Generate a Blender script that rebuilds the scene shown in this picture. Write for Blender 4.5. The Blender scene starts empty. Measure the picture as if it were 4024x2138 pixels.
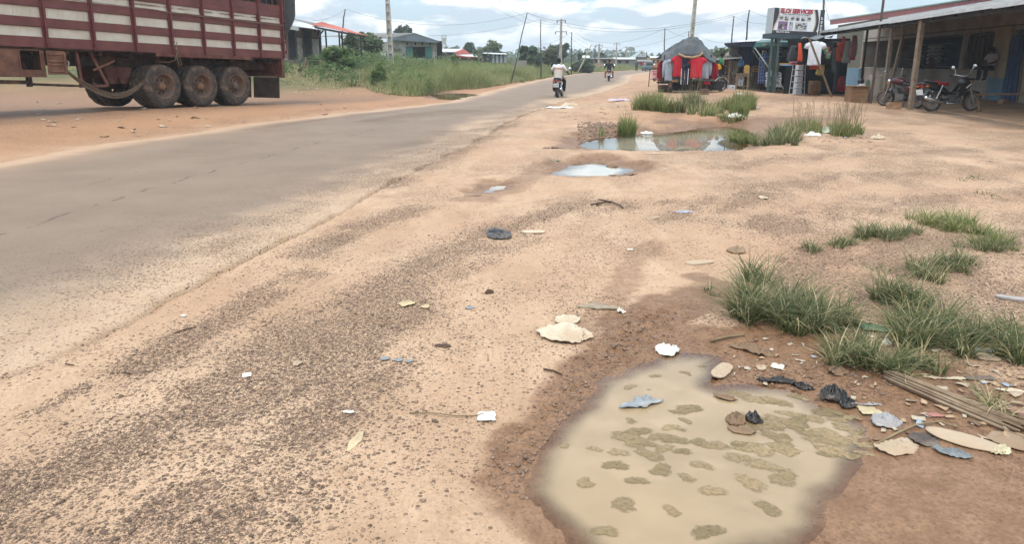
import bpy, math, random
import numpy as np
from mathutils import Vector, Matrix
rnd = random.Random(7)
RNG = np.random.default_rng(11)
S = bpy.context.scene
COL = S.collection
R = math.radians

# ---------------------------------------------------------------- camera
F, CX, CY, YH, CAMH = 2720.0, 2012.0, 892.0, 240.0, 1.6
PITCH = math.atan((CY - YH) / F)
cam_data = bpy.data.cameras.new('camera')
cam_data.sensor_width = 36.0
cam_data.lens = 36.0 * F / 4024.0
cam_data.shift_y = -(1069.0 - CY) / 4024.0
cam_data.clip_start = 0.05
cam_data.clip_end = 5000
cam = bpy.data.objects.new('camera', cam_data)
COL.objects.link(cam)
cam.location = (0, 0, CAMH)
cam.rotation_euler = (math.pi / 2 - PITCH, 0, 0)
S.camera = cam

# ---------------------------------------------------------------- sky, sun, exposure
SUN_EL, SUN_AZ = R(68), R(205)          # azimuth clockwise from +y: behind the camera, a little to the left
w = bpy.data.worlds.new('World'); S.world = w; w.use_nodes = True
nt = w.node_tree; nt.nodes.clear()
def N(t, **k):
    n = nt.nodes.new(t)
    for a, b in k.items(): setattr(n, a, b)
    return n
L = lambda a, b: nt.links.new(a, b)
sky = N('ShaderNodeTexSky', sky_type='NISHITA', sun_disc=False, sun_elevation=SUN_EL, sun_rotation=SUN_AZ, air_density=1.0, dust_density=1.6, ozone_density=2.0)
tc = N('ShaderNodeTexCoord')
mp = N('ShaderNodeMapping'); mp.inputs['Scale'].default_value = (1, 1, 3.2); mp.inputs['Location'].default_value = (3.1, 0.4, 0.17)
mp2 = N('ShaderNodeMapping'); mp2.inputs['Scale'].default_value = (1, 1, 3.2); mp2.inputs['Location'].default_value = (3.1, 0.4, 0.17 + 0.045)
L(tc.outputs['Generated'], mp.inputs[0]); L(tc.outputs['Generated'], mp2.inputs[0])
def cloudnoise(vec):
    n = N('ShaderNodeTexNoise'); n.inputs['Scale'].default_value = 8.5; n.inputs['Detail'].default_value = 7
    n.inputs['Roughness'].default_value = 0.52; n.inputs['Distortion'].default_value = 0.25
    L(vec, n.inputs['Vector']); return n.outputs[0]
n0, n1 = cloudnoise(mp.outputs[0]), cloudnoise(mp2.outputs[0])
mask = N('ShaderNodeMapRange', interpolation_type='SMOOTHSTEP'); L(n0, mask.inputs[0])
mask.inputs[1].default_value = 0.45; mask.inputs[2].default_value = 0.56
dif = N('ShaderNodeMath', operation='SUBTRACT'); L(n0, dif.inputs[0]); L(n1, dif.inputs[1])
lit = N('ShaderNodeMapRange'); L(dif.outputs[0], lit.inputs[0]); lit.inputs[1].default_value = -0.07; lit.inputs[2].default_value = 0.09
cr = N('ShaderNodeMix', data_type='RGBA'); L(lit.outputs[0], cr.inputs[0])
cr.inputs[6].default_value = (4.7, 5.5, 6.4, 1); cr.inputs[7].default_value = (9.0, 9.3, 9.3, 1)
skm = N('ShaderNodeMix', data_type='RGBA', blend_type='MIX'); skm.inputs[0].default_value = 0.62
L(sky.outputs[0], skm.inputs[6]); skm.inputs[7].default_value = (5.1, 6.75, 8.0, 1)      # thin high veil over the blue
mx = N('ShaderNodeMix', data_type='RGBA'); L(mask.outputs[0], mx.inputs[0]); L(skm.outputs[2], mx.inputs[6]); L(cr.outputs[2], mx.inputs[7])
# a veiled sky: bright overhead, paler and dimmer down at the horizon
sxyz = N('ShaderNodeSeparateXYZ'); L(tc.outputs['Generated'], sxyz.inputs[0])
grd = N('ShaderNodeMapRange', interpolation_type='SMOOTHSTEP'); L(sxyz.outputs[2], grd.inputs[0])
for i_, v_ in zip((1, 2, 3, 4), (0.04, 0.22, 1.0, 2.5)): grd.inputs[i_].default_value = v_
vm = N('ShaderNodeVectorMath', operation='SCALE'); L(mx.outputs[2], vm.inputs[0]); L(grd.outputs[0], vm.inputs[3])
bg = N('ShaderNodeBackground'); bg.inputs[1].default_value = 0.1
L(vm.outputs[0], bg.inputs[0])
out = N('ShaderNodeOutputWorld'); L(bg.outputs[0], out.inputs[0])

sd = bpy.data.lights.new('sun', 'SUN'); sd.energy = 2.2; sd.angle = R(9); sd.color = (1.0, 0.955, 0.89)
sun = bpy.data.objects.new('sun', sd); COL.objects.link(sun)
sdir = Vector((math.sin(SUN_AZ) * math.cos(SUN_EL), math.cos(SUN_AZ) * math.cos(SUN_EL), math.sin(SUN_EL)))
sun.rotation_euler = sdir.to_track_quat('Z', 'Y').to_euler(); sun.location = (0, 0, 40)
S.view_settings.view_transform = 'Standard'; S.view_settings.look = 'None'
S.view_settings.exposure = 0.28; S.view_settings.gamma = 1.0; S.view_settings.use_curve_mapping = False
S.render.engine = 'CYCLES'; S.cycles.use_denoising = True
S.cycles.max_bounces = 6; S.cycles.transparent_max_bounces = 12
S.cycles.caustics_reflective = False; S.cycles.caustics_refractive = False

# ---------------------------------------------------------------- numeric helpers
def ss(a, b, x):
    t = np.clip((x - a) / (b - a), 0, 1); return t * t * (3 - 2 * t)
def _hash(ix, iy, seed):
    h = (ix.astype(np.int64) * 374761393 + iy.astype(np.int64) * 668265263 + seed * 974634577) & 0xFFFFFFFF
    h = ((h ^ (h >> 13)) * 1274126177) & 0xFFFFFFFF
    h = ((h ^ (h >> 16)) * 2246822519) & 0xFFFFFFFF
    return ((h ^ (h >> 15)) & 0xFFFFFF) / float(0xFFFFFF)
def vnoise(x, y, seed=0):
    x = np.asarray(x, float); y = np.asarray(y, float)
    ix = np.floor(x); iy = np.floor(y); fx = x - ix; fy = y - iy
    ix = ix.astype(np.int64); iy = iy.astype(np.int64)
    fx = fx * fx * (3 - 2 * fx); fy = fy * fy * (3 - 2 * fy)
    a = _hash(ix, iy, seed); b = _hash(ix + 1, iy, seed); c = _hash(ix, iy + 1, seed); d = _hash(ix + 1, iy + 1, seed)
    return (a * (1 - fx) + b * fx) * (1 - fy) + (c * (1 - fx) + d * fx) * fy
def fbm(x, y, seed=0, o=4, g=0.5):
    s = 0; a = 1; t = 0; f = 1
    for i in range(o):
        s = s + a * vnoise(np.asarray(x) * f + 17.3 * i, np.asarray(y) * f - 9.1 * i, seed + i); t += a; a *= g; f *= 2.03
    return s / t
def ray(px, py):
    a = (px - CX) / F; b = -(py - CY) / F
    return np.array((a, math.cos(PITCH) + b * math.sin(PITCH), -math.sin(PITCH) + b * math.cos(PITCH)))
CAMP = np.array((0, 0, CAMH))
def pz(px, py, z=0.0):                    # where a sight line meets the level z
    d = ray(px, py); return CAMP + d * ((z - CAMH) / d[2])
def at(px, py, Y):                        # the point on a sight line at distance Y north of the camera
    d = ray(px, py); return CAMP + d * (Y / d[1])

# ---------------------------------------------------------------- the lie of the land
_R = np.array([pz(*q)[:2] for q in [(0, 1490), (400, 1330), (700, 1170), (1000, 1010), (1300, 860), (1500, 740), (1700, 640), (1900, 540), (2050, 455), (2200, 402), (2380, 360), (2470, 325)]])
_R = np.vstack([[-2.9, -6], [-2.75, 2.0], _R, [14.5, 85], [25, 120], [52, 180], [100, 240], [400, 420]])
_L = np.array([pz(*q)[:2] for q in [(0, 640), (400, 570), (900, 500), (1300, 450), (1500, 430), (1740, 405), (1900, 362), (2040, 330), (2160, 305), (2300, 285)]])
_L = np.vstack([[-8.6, -6], [-8.5, 4], _L, [18.5, 120], [43, 180], [90, 245], [390, 430]])
def xR(y): return np.interp(y, _R[:, 1], _R[:, 0])
def xL(y): return np.interp(y, _L[:, 1], _L[:, 0])

def sdpoly(x, y, poly):                   # signed distance, positive inside
    x = np.asarray(x, float); y = np.asarray(y, float)
    d = np.full(x.shape, 1e9); ins = np.zeros(x.shape, bool); n = len(poly)
    for i in range(n):
        ax, ay = poly[i]; bx, by = poly[(i + 1) % n]
        ex, ey = bx - ax, by - ay
        t = np.clip(((x - ax) * ex + (y - ay) * ey) / (ex * ex + ey * ey + 1e-12), 0, 1)
        d = np.minimum(d, np.hypot(x - ax - t * ex, y - ay - t * ey))
        c = ((ay > y) != (by > y)) & (x < (bx - ax) * (y - ay) / (by - ay + 1e-12) + ax)
        ins ^= c
    return np.where(ins, d, -d)
def dline(x, y, pts):                     # distance to a polyline
    d = np.full(np.shape(x), 1e9)
    for (ax, ay), (bx, by) in zip(pts[:-1], pts[1:]):
        ex, ey = bx - ax, by - ay
        t = np.clip(((x - ax) * ex + (y - ay) * ey) / (ex * ex + ey * ey + 1e-12), 0, 1)
        d = np.minimum(d, np.hypot(x - ax - t * ex, y - ay - t * ey))
    return d
# puddles: outline in the picture, water level, bed slope, bank width
PUD = []
for nm, zw, slope, bank, px in [
    ('near', -0.035, 0.16, 0.40, [(2090, 1830), (2190, 1690), (2290, 1585), (2370, 1490), (2450, 1452), (2560, 1425), (2620, 1392), (2740, 1383), (2835, 1402), (2815, 1470), (2790, 1515),
              (2900, 1515), (3010, 1522), (3130, 1545), (3210, 1600), (3330, 1640), (3420, 1690), (3420, 1750), (3400, 1830), (3350, 1900), (3260, 1960), (3240, 2060), (3050, 2180), (2700, 2260), (2400, 2230), (2200, 2120), (2110, 2000), (2060, 1900)]),
    ('white', -0.10, 0.10, 0.5, [(2172, 686), (2200, 674), (2235, 660), (2250, 645), (2300, 640), (2360, 637), (2395, 647), (2430, 655), (2480, 663), (2500, 670), (2455, 682), (2430, 690), (2395, 697), (2330, 701), (2250, 699), (2200, 694)]),
    ('mirror', -0.13, 0.08, 0.7, [(2270, 572), (2300, 552), (2390, 540), (2420, 530), (2540, 527), (2700, 515), (2740, 502), (2860, 497), (2950, 512), (2960, 545), (2930, 580), (2890, 596), (2820, 603), (2640, 603), (2450, 601), (2330, 596)]),
    ('small', -0.06, 0.1, 0.35, [(1885, 760), (1905, 745), (1950, 732), (1992, 728), (1985, 744), (1940, 756)]),
    ('far', 0.02, 0.05, 1.2, [(1690, 372), (1760, 366), (1820, 370), (1860, 378), (1830, 386), (1770, 388), (1715, 382)])]:
    PUD.append((nm, zw, slope, bank, np.array([pz(a, b, zw)[:2] for a, b in px])))

def base_h(x, y):
    x = np.asarray(x, float); y = np.asarray(y, float)
    u = xL(y) - x; v = x - xR(y)
    h = 0.36 * ss(.3, 2.6, u) * (1 - .6 * ss(17, 27, y))
    h = h + 1.25 * ss(26, 38, y) * ss(3.5, 16, u) * (1 - .65 * ss(62, 95, y))
    h = h + .28 * ss(18, 28, y) * (1 - ss(48, 75, y)) * ss(.5, 3.5, v) * (1 - .75 * ss(10.5, 13.5, x))
    # heap of earth beside the far puddle
    c = (-9.6, 41.5)
    h = h + .32 * np.exp(-(((x - c[0]) / 2.4) ** 2 + ((y - c[1]) / 1.6) ** 2))
    return h
def ground_h(x, y, fine=True):
    x = np.asarray(x, float); y = np.asarray(y, float)
    h = base_h(x, y)
    off = np.maximum(xL(y) - x, x - xR(y))                    # >0 off the road
    onr = ss(-.02, .10, off)
    if fine:
        a = ss(60, 15, y)
        m = (fbm(x * 1.3, y * 1.3, 3, 3) - .5) * .05 + (fbm(x * 6, y * 6, 5, 3) - .5) * .018
        m = m + (fbm(x * 22, y * 22, 8, 2) - .5) * .009
        h = h + m * onr * a
        rut = np.array([pz(*q)[:2] for q in [(2080, 1800), (2230, 1600), (2360, 1440), (2480, 1330), (2600, 1240)]])
        d = dline(x, y, rut)
        rm = np.exp(-(d / .16) ** 2)
        h = h + rm * (np.abs(fbm(x * 15, y * 15, 21, 3) - .5) * .16 - .012)
    for nm, zw, slope, bank, poly in PUD:
        bx0, by0 = poly.min(0) - 2.2 * bank; bx1, by1 = poly.max(0) + 2.2 * bank
        k = (x > bx0) & (x < bx1) & (y > by0) & (y < by1)
        if not k.any(): continue
        sdv = np.full(x.shape, -9.0); xs = x[k] if x.ndim else x; ys = y[k] if y.ndim else y
        jit = (fbm(xs * 5, ys * 5, 31, 3) - .5) * .12 * (2.0 if nm != 'near' else 1.0)
        val = sdpoly(xs, ys, poly) + jit
        if x.ndim: sdv[k] = val
        else: sdv = val
        # inside: bed below the water; outside: bank climbing back to the land
        ins = zw - np.minimum(.14, np.maximum(sdv, 0) * slope)
        t = ss(0, bank, -sdv)
        hb = ins * (1 - t) + h * t + (.010 * (h - base_h(x, y)) / .02) * (1 - t) * ss(0, .1, -sdv) * .6
        h = np.where(sdv > -bank, hb, h)
    h = np.where(off < 0, base_h(x, y) - .035, h)
    return h
def gh(x, y): return float(ground_h(np.array([float(x)]), np.array([float(y)]))[0])
def G(px, py, lift=0.0):                  # where a sight line meets the land
    d = ray(px, py); t0, t1 = 1.0, None
    ts = np.concatenate([np.linspace(1, 12, 120), np.linspace(12, 60, 200), np.linspace(60, 300, 200)])
    X = d[0] * ts; Y = d[1] * ts; Z = CAMH + d[2] * ts
    f = Z - ground_h(X, Y)
    i = int(np.argmax(f < 0)) if (f < 0).any() else len(ts) - 1
    a = f[i - 1] / (f[i - 1] - f[i] + 1e-9); t = ts[i - 1] + a * (ts[i] - ts[i - 1])
    q = CAMP + d * t
    return Vector((q[0], q[1], gh(q[0], q[1]) + lift))
def VA(px, py, Y): return Vector(at(px, py, Y))

# ---------------------------------------------------------------- object helpers
def link(o, parent=None):
    COL.objects.link(o)
    if parent: o.parent = parent
    return o
def tag(o, label=None, cat=None, group=None, kind=None):
    if label: o['label'] = label
    if cat: o['category'] = cat
    if group: o['group'] = group
    if kind: o['kind'] = kind
    return o
def empty(name, loc=(0, 0, 0), rz=0.0, rx=0.0, ry=0.0):
    o = bpy.data.objects.new(name, None); o.location = loc; o.rotation_euler = (rx, ry, rz); o.empty_display_size = .2
    return link(o)
def copy_tree(o, parent=None):
    c = o.copy(); COL.objects.link(c); c.parent = parent
    for ch in list(o.children): copy_tree(ch, c)
    return c
def npmesh(name, V, Fc, mats, parent=None, smooth=False, attrs=None, loc=(0, 0, 0), midx=None):
    """V (n,3), Fc (m,k) arrays -> one mesh object, quickly"""
    me = bpy.data.meshes.new(name)
    V = np.asarray(V, np.float32); Fc = np.asarray(Fc, np.int32)
    m, k = Fc.shape
    me.vertices.add(len(V)); me.vertices.foreach_set('co', V.ravel())
    me.loops.add(m * k); me.loops.foreach_set('vertex_index', Fc.ravel())
    me.polygons.add(m); me.polygons.foreach_set('loop_start', np.arange(0, m * k, k, dtype=np.int32))
    me.polygons.foreach_set('loop_total', np.full(m, k, np.int32))
    if smooth: me.polygons.foreach_set('use_smooth', np.ones(m, bool))
    for mm in (mats if isinstance(mats, (list, tuple)) else [mats]): me.materials.append(mm)
    if midx is not None: me.polygons.foreach_set('material_index', np.asarray(midx, np.int32))
    me.update(calc_edges=True)
    for an, av in (attrs or {}).items():
        if av.ndim == 1:
            at_ = me.attributes.new(an, 'FLOAT', 'POINT'); at_.data.foreach_set('value', av.astype(np.float32))
        else:
            at_ = me.attributes.new(an, 'FLOAT_COLOR', 'POINT'); at_.data.foreach_set('color', av.astype(np.float32).ravel())
    o = bpy.data.objects.new(name, me); o.location = loc
    return link(o, parent)
class MB:
    """collects shapes; build() links them as ONE mesh object"""
    def __init__(s): s.v = []; s.f = []; s.mi = []; s.sm = []; s.m = 0; s.smooth = False
    def add(s, vs, fs):
        b = len(s.v); s.v += [tuple(q) for q in vs]
        for f in fs: s.f.append([b + i for i in f]); s.mi.append(s.m); s.sm.append(s.smooth)
        return s
    def box(s, c, d, rot=None, taper=1.0):
        x, y, z = d[0] / 2, d[1] / 2, d[2] / 2
        q = [Vector((sx * x * (taper if sz > 0 else 1), sy * y * (taper if sz > 0 else 1), sz * z)) for sz in (-1, 1) for sy in (-1, 1) for sx in (-1, 1)]
        if rot is not None: q = [rot @ i for i in q]
        c = Vector(c); q = [i + c for i in q]
        return s.add(q, [(0, 2, 3, 1), (4, 5, 7, 6), (0, 1, 5, 4), (2, 6, 7, 3), (0, 4, 6, 2), (1, 3, 7, 5)])
    def bar(s, a, b, w, h=None, up=(0, 0, 1)):
        """square bar from a to b"""
        a = Vector(a); b = Vector(b); h = h or w; d = (b - a); l = d.length
        if l < 1e-6: return s
        d /= l; up = Vector(up)
        if abs(d.dot(up)) > .98: up = Vector((1, 0, 0)) if abs(d.x) < .9 else Vector((0, 1, 0))
        x = d.cross(up).normalized(); y = x.cross(d)
        m = Matrix((x, y, d)).transposed()
        return s.box((a + b) / 2, (w, h, l), m)
    def tube(s, pts, r, n=8, cap=True):
        pts = [Vector(p) for p in pts]; k = len(pts)
        rs = r if isinstance(r, (list, tuple)) else [r] * k
        rings = []; prev = None
        for i, p in enumerate(pts):
            d = (pts[min(i + 1, k - 1)] - pts[max(i - 1, 0)])
            d = d.normalized() if d.length > 1e-9 else Vector((0, 0, 1))
            if prev is None:
                a = Vector((0, 0, 1)) if abs(d.z) < .9 else Vector((1, 0, 0))
                x = d.cross(a).normalized()
            else:
                x = (prev - d * prev.dot(d)); x = x.normalized() if x.length > 1e-6 else d.orthogonal().normalized()
            prev = x; y = d.cross(x)
            rings.append([p + (x * math.cos(2 * math.pi * j / n) + y * math.sin(2 * math.pi * j / n)) * rs[i] for j in range(n)])
        vs = [q for rg in rings for q in rg]
        fs = [(i * n + j, i * n + (j + 1) % n, (i + 1) * n + (j + 1) % n, (i + 1) * n + j) for i in range(k - 1) for j in range(n)]
        if cap: fs += [tuple(reversed(range(n))), tuple((k - 1) * n + j for j in range(n))]
        return s.add(vs, fs)
    def lathe(s, prof, n=24, M=None, close=False):
        """prof: (radius, height) pairs turned about local z; M places it"""
        M = M or Matrix.Identity(4); k = len(prof)
        vs = [M @ Vector((r * math.cos(2 * math.pi * j / n), r * math.sin(2 * math.pi * j / n), h)) for r, h in prof for j in range(n)]
        fs = [(i * n + j, i * n + (j + 1) % n, (i + 1) * n + (j + 1) % n, (i + 1) * n + j) for i in range(k - 1) for j in range(n)]
        if close: fs += [((k - 1) * n + j, (k - 1) * n + (j + 1) % n, (j + 1) % n, j) for j in range(n)]
        return s.add(vs, fs)
    def ball(s, c, r, n=10, m=7):
        c = Vector(c); r = Vector(r) if isinstance(r, (tuple, list, Vector)) else Vector((r, r, r))
        prof = [(max(math.sin(math.pi * i / m), 1e-3), -math.cos(math.pi * i / m)) for i in range(m + 1)]
        M = Matrix.Translation(c) @ Matrix.Diagonal((r.x, r.y, r.z, 1))
        return s.lathe(prof, n, M)
    def loft(s, rings, cap=True, closed=True):
        n = len(rings[0]); k = len(rings); vs = [q for rg in rings for q in rg]
        fs = [(i * n + j, i * n + (j + 1) % n, (i + 1) * n + (j + 1) % n, (i + 1) * n + j) for i in range(k - 1) for j in range(n if closed else n - 1)]
        if cap: fs += [tuple(reversed(range(n))), tuple((k - 1) * n + j for j in range(n))]
        return s.add(vs, fs)
    def prism(s, poly, off):
        """polygon of 3D points pushed along vector off"""
        n = len(poly); poly = [Vector(p) for p in poly]; off = Vector(off)
        return s.add(poly + [p + off for p in poly], [tuple(range(n)), tuple(reversed(range(n, 2 * n)))] + [(i, i + n, (i + 1) % n + n, (i + 1) % n) for i in range(n)])
    def sheet(s, a, b, c, d, nu, nv, thick=.004, wave=0, amp=0., func=None):
        """corrugated or creased sheet over quad a,b (bottom) c,d (top right, top left); wave = ridges along a-b"""
        a, b, c, d = (Vector(q) for q in (a, b, c, d)); nrm = (b - a).cross(d - a).normalized()
        top = []
        for j in range(nv + 1):
            for i in range(nu + 1):
                u, v = i / nu, j / nv
                q = (a * (1 - u) + b * u) * (1 - v) + (d * (1 - u) + c * u) * v
                o = amp * math.sin(2 * math.pi * wave * u) if wave else 0
                if func: o += func(u, v)
                top.append(q + nrm * o)
        bot = [q - nrm * thick for q in top]; W = nu + 1; n = len(top)
        fs = []
        for j in range(nv):
            for i in range(nu):
                k = j * W + i
                fs.append((k, k + 1, k + W + 1, k + W)); fs.append((n + k, n + k + W, n + k + W + 1, n + k + 1))
        edge = [i for i in range(W)] + [j * W + nu for j in range(1, nv + 1)] + [nv * W + i for i in range(nu - 1, -1, -1)] + [j * W for j in range(nv - 1, 0, -1)]
        for i in range(len(edge)):
            p, q = edge[i], edge[(i + 1) % len(edge)]
            fs.append((p, p + n, q + n, q))
        return s.add(top + bot, fs)
    def build(s, name, mats, parent=None, loc=(0, 0, 0), smooth=None):
        me = bpy.data.meshes.new(name); me.from_pydata(s.v, [], s.f)
        for m in (mats if isinstance(mats, (list, tuple)) else [mats]): me.materials.append(m)
        if any(s.mi): me.polygons.foreach_set('material_index', s.mi)
        sm = [smooth] * len(s.f) if smooth is not None else s.sm
        if any(sm): me.polygons.foreach_set('use_smooth', sm)
        me.update()
        o = bpy.data.objects.new(name, me); o.location = loc
        return link(o, parent)

# ---------------------------------------------------------------- materials
def lin(c): return tuple(((v / 255) / 12.92 if v <= 10 else (((v / 255) + .055) / 1.055) ** 2.4) for v in c)
def alb(r, g, b, k=.62): return tuple(min(.85, q * k) for q in lin((r, g, b)))
MATS = {}
class NT:
    def __init__(s, name):
        s.m = bpy.data.materials.new(name); s.m.use_nodes = True; s.t = s.m.node_tree
        s.b = s.t.nodes['Principled BSDF']; s.o = s.t.nodes['Material Output']
        s.tc = s.n('ShaderNodeTexCoord')
    def n(s, t, **k):
        q = s.t.nodes.new(t)
        for a, b in k.items(): setattr(q, a, b)
        return q
    def l(s, a, b): s.t.links.new(a, b)
    def noise(s, scale, detail=4, rough=.55, vec=None, dist=0.0):
        q = s.n('ShaderNodeTexNoise'); q.inputs['Scale'].default_value = scale; q.inputs['Detail'].default_value = detail
        q.inputs['Roughness'].default_value = rough; q.inputs['Distortion'].default_value = dist
        s.l(vec or s.tc.outputs['Object'], q.inputs['Vector']); return q.outputs[0]
    def ramp(s, x, a, b, lo=0., hi=1.):
        q = s.n('ShaderNodeMapRange', interpolation_type='SMOOTHSTEP'); s.l(x, q.inputs[0])
        for i, v in zip((1, 2, 3, 4), (a, b, lo, hi)): q.inputs[i].default_value = v
        return q.outputs[0]
    def mix(s, f, a, b, mode='MIX'):
        q = s.n('ShaderNodeMix', data_type='RGBA', blend_type=mode)
        for i, v in ((0, f), (6, a), (7, b)):
            if isinstance(v, (int, float)): q.inputs[i].default_value = v
            elif isinstance(v, tuple): q.inputs[i].default_value = (*v[:3], 1)
            else: s.l(v, q.inputs[i])
        return q.outputs[2]
    def math(s, op, a, b=0.):
        q = s.n('ShaderNodeMath', operation=op)
        for i, v in ((0, a), (1, b)):
            if isinstance(v, (int, float)): q.inputs[i].default_value = v
            else: s.l(v, q.inputs[i])
        return q.outputs[0]
    def attr(s, name): return s.n('ShaderNodeAttribute', attribute_name=name)
    def bump(s, h, strength=.4, dist=.01):
        q = s.n('ShaderNodeBump'); q.inputs['Strength'].default_value = strength; q.inputs['Distance'].default_value = dist
        s.l(h, q.inputs['Height']); s.l(q.outputs[0], s.b.inputs['Normal'])
    def set(s, col=None, rough=None, metal=None, spec=None):
        for k, v in (('Base Color', col), ('Roughness', rough), ('Metallic', metal), ('Specular IOR Level', spec)):
            if v is None: continue
            if isinstance(v, (int, float)): s.b.inputs[k].default_value = v
            elif isinstance(v, tuple): s.b.inputs[k].default_value = (*v[:3], 1)
            else: s.l(v, s.b.inputs[k])
        return s.m
def mat(name, rgb, rough=.7, metal=0., var=.25, scale=6., dirt=None, dirt_amt=.5, dirt_scale=2.5, bump=.15, bscale=40., bdist=.004, k=.62, spec=.35):
    """painted / worn everyday surface: colour with uneven tone, patches of dirt, fine relief"""
    if name in MATS: return MATS[name]
    s = NT(name); c = alb(*rgb, k=k)
    d = tuple(q * (1 - var) for q in c); e = tuple(min(.85, q * (1 + var * .6)) for q in c)
    col = s.mix(s.ramp(s.noise(scale, 5), .3, .7), d, e)
    if dirt is not None:
        col = s.mix(s.math('MULTIPLY', s.ramp(s.noise(dirt_scale, 6, .65), .42, .68), dirt_amt), col, alb(*dirt))
    if bump: s.bump(s.noise(bscale, 3), bump, bdist)
    MATS[name] = s.set(col, rough, metal, spec); return s.m
# ================================================================ GROUND
def grow(start, step, rate, end):
    v = [start]; s = step
    while v[-1] < end: v.append(v[-1] + s); s *= rate
    return v
xs = np.array(sorted(set([-q for q in grow(5.0, .04, 1.05, 900)] + list(np.arange(-5 + .036, 5, .036)) + grow(5.0, .04, 1.05, 900))))
ys = np.array([-300, -120, -60, -30, -15, -8, -5, -3, -1.5, -.5, .2, .7, 1.0] + list(np.arange(1.2, 7, .032)) + grow(7.0, .034, 1.016, 42) + grow(43, .7, 1.06, 1400))
GX, GY = np.meshgrid(xs, ys); gx, gy = GX.ravel(), GY.ravel()
gz = ground_h(gx, gy)
nx, ny = len(xs), len(ys)
idx = (np.arange(ny - 1)[:, None] * nx + np.arange(nx - 1)[None, :]).ravel()
quads = np.stack([idx, idx + 1, idx + nx + 1, idx + nx], 1)

def pl(*q): return [tuple(pz(*a)[:2]) for a in q]
STREAKS = [
    (pl((100, 1900), (600, 1690), (1000, 1480), (1330, 1290)), .42, 1.0), (pl((900, 1800), (1250, 1500), (1500, 1200)), .38, .95), (pl((700, 1990), (300, 2200)), .5, .9),
    (pl((1330, 1290), (1500, 1180), (1800, 1010), (2020, 920)), .30, .85), (pl((1950, 930), (2150, 840), (2330, 800)), .35, .75),
    (pl((2330, 800), (2620, 800)), .32, .8), (pl((2150, 850), (2280, 770)), .3, .6),
    (pl((120, 1640), (330, 1530)), .05, 1.0), (pl((560, 1440), (760, 1310), (900, 1240), (1130, 1110)), .16, .75), (pl((1040, 1150), (1200, 1080)), .17, .8),
    (pl((1250, 990), (1400, 890)), .22, .75), (pl((1490, 870), (1640, 820)), .28, .65), (pl((1120, 1380), (1450, 1150)), .16, .6),
    (pl((2700, 860), (3000, 740), (3400, 690), (4100, 660)), .42, .6), (pl((2900, 650), (3300, 610), (4100, 580)), .5, .55), (pl((3050, 900), (3500, 800), (4100, 760)), .45, .6),
    (pl((3150, 1030), (3500, 960), (4100, 930)), .35, .75), (pl((3200, 1100), (3500, 1180), (3800, 1200), (4200, 1160)), .5, .95), (pl((3250, 1000), (3600, 1060), (4200, 1050)), .4, .8),
    (pl((3700, 1330), (4200, 1300)), .3, .7), (pl((2900, 880), (3150, 830)), .35, .6),
    (pl((1500, 730), (1700, 600), (1900, 510), (2050, 440), (2150, 410)), .40, .8), (pl((1650, 660), (1850, 560), (2000, 480)), .35, .65),
    (pl((2900, 420), (3300, 400)), 1.2, .7), (pl((3000, 470), (3400, 440), (3800, 480)), .9, .45)]
ROADGRAV = [(pl((1480, 480), (1640, 458), (1840, 438)), .55, .9), (pl((1000, 512), (1300, 470), (1560, 442)), .18, .7), (pl((820, 1000), (1200, 800), (1480, 650), (1750, 520)), .35, .42), (pl((400, 1100), (900, 900)), .5, .3)]
def gravel_mask(x, y, lst, extra=0.):
    m = np.zeros(x.shape)
    wob = (fbm(x * 1.1, y * 1.1, 41, 3) - .5) * .5
    for pts, wd, st in lst:
        p = np.array(pts); k = (x > p[:, 0].min() - 4 * wd) & (x < p[:, 0].max() + 4 * wd) & (y > p[:, 1].min() - 4 * wd) & (y < p[:, 1].max() + 4 * wd)
        if k.any():
            d = dline(x[k], y[k], pts) * (1 + wob[k])
            m[k] = np.maximum(m[k], st * np.exp(-(d / wd) ** 2))
    al_ = x * .49 + y * .87; ac_ = x * .87 - y * .49              # wheels have combed the stones along their track
    n = .6 * fbm(ac_ * 3.4, al_ * .75, 43, 4) + .4 * fbm(x * 3.1, y * 3.1, 44, 3)
    return np.clip(m * (.42 + 1.35 * ss(.32, .62, n)), 0, 1)
near = (np.abs(gx) < 60) & (gy > -2) & (gy < 60)
grav = np.zeros(gx.shape); grav[near] = gravel_mask(gx[near], gy[near], STREAKS)
grav[near] = np.maximum(grav[near], (.03 + .26 * ss(.38, .7, fbm(gx[near] * .5 + gy[near] * .9, gx[near] * 1.6 - gy[near] * .5, 45, 4))) * (1 + .9 * ss(.5, 3, gx[near] - .1 * gy[near])))
offr = np.maximum(xL(gy) - gx, gx - xR(gy))
# stones settle along the broken right edge and under the lorry
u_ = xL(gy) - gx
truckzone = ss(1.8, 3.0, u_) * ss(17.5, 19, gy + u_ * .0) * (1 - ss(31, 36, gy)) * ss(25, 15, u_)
grav = np.maximum(grav, .75 * ss(1.3, 2.6, u_) * (1 - ss(30, 40, gy)) * (.4 + .6 * fbm(gx * .7, gy * .7, 46, 3)))
wet = np.zeros(gx.shape)
for nm, zw, slope, bank, poly in PUD:
    b0 = poly.min(0) - 6 * bank; b1 = poly.max(0) + 6 * bank
    k = (gx > b0[0]) & (gx < b1[0]) & (gy > b0[1]) & (gy < b1[1])
    s_ = sdpoly(gx[k], gy[k], poly)
    wn = fbm(gx[k] * 2.2, gy[k] * 2.2, 51, 4)
    wid = {'near': .34, 'white': .75, 'mirror': .9, 'small': .45, 'far': 1.6}[nm]
    wet[k] = np.maximum(wet[k], 1 - ss(0, wid, -s_ + (wn - .5) * wid * 1.1))
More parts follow.
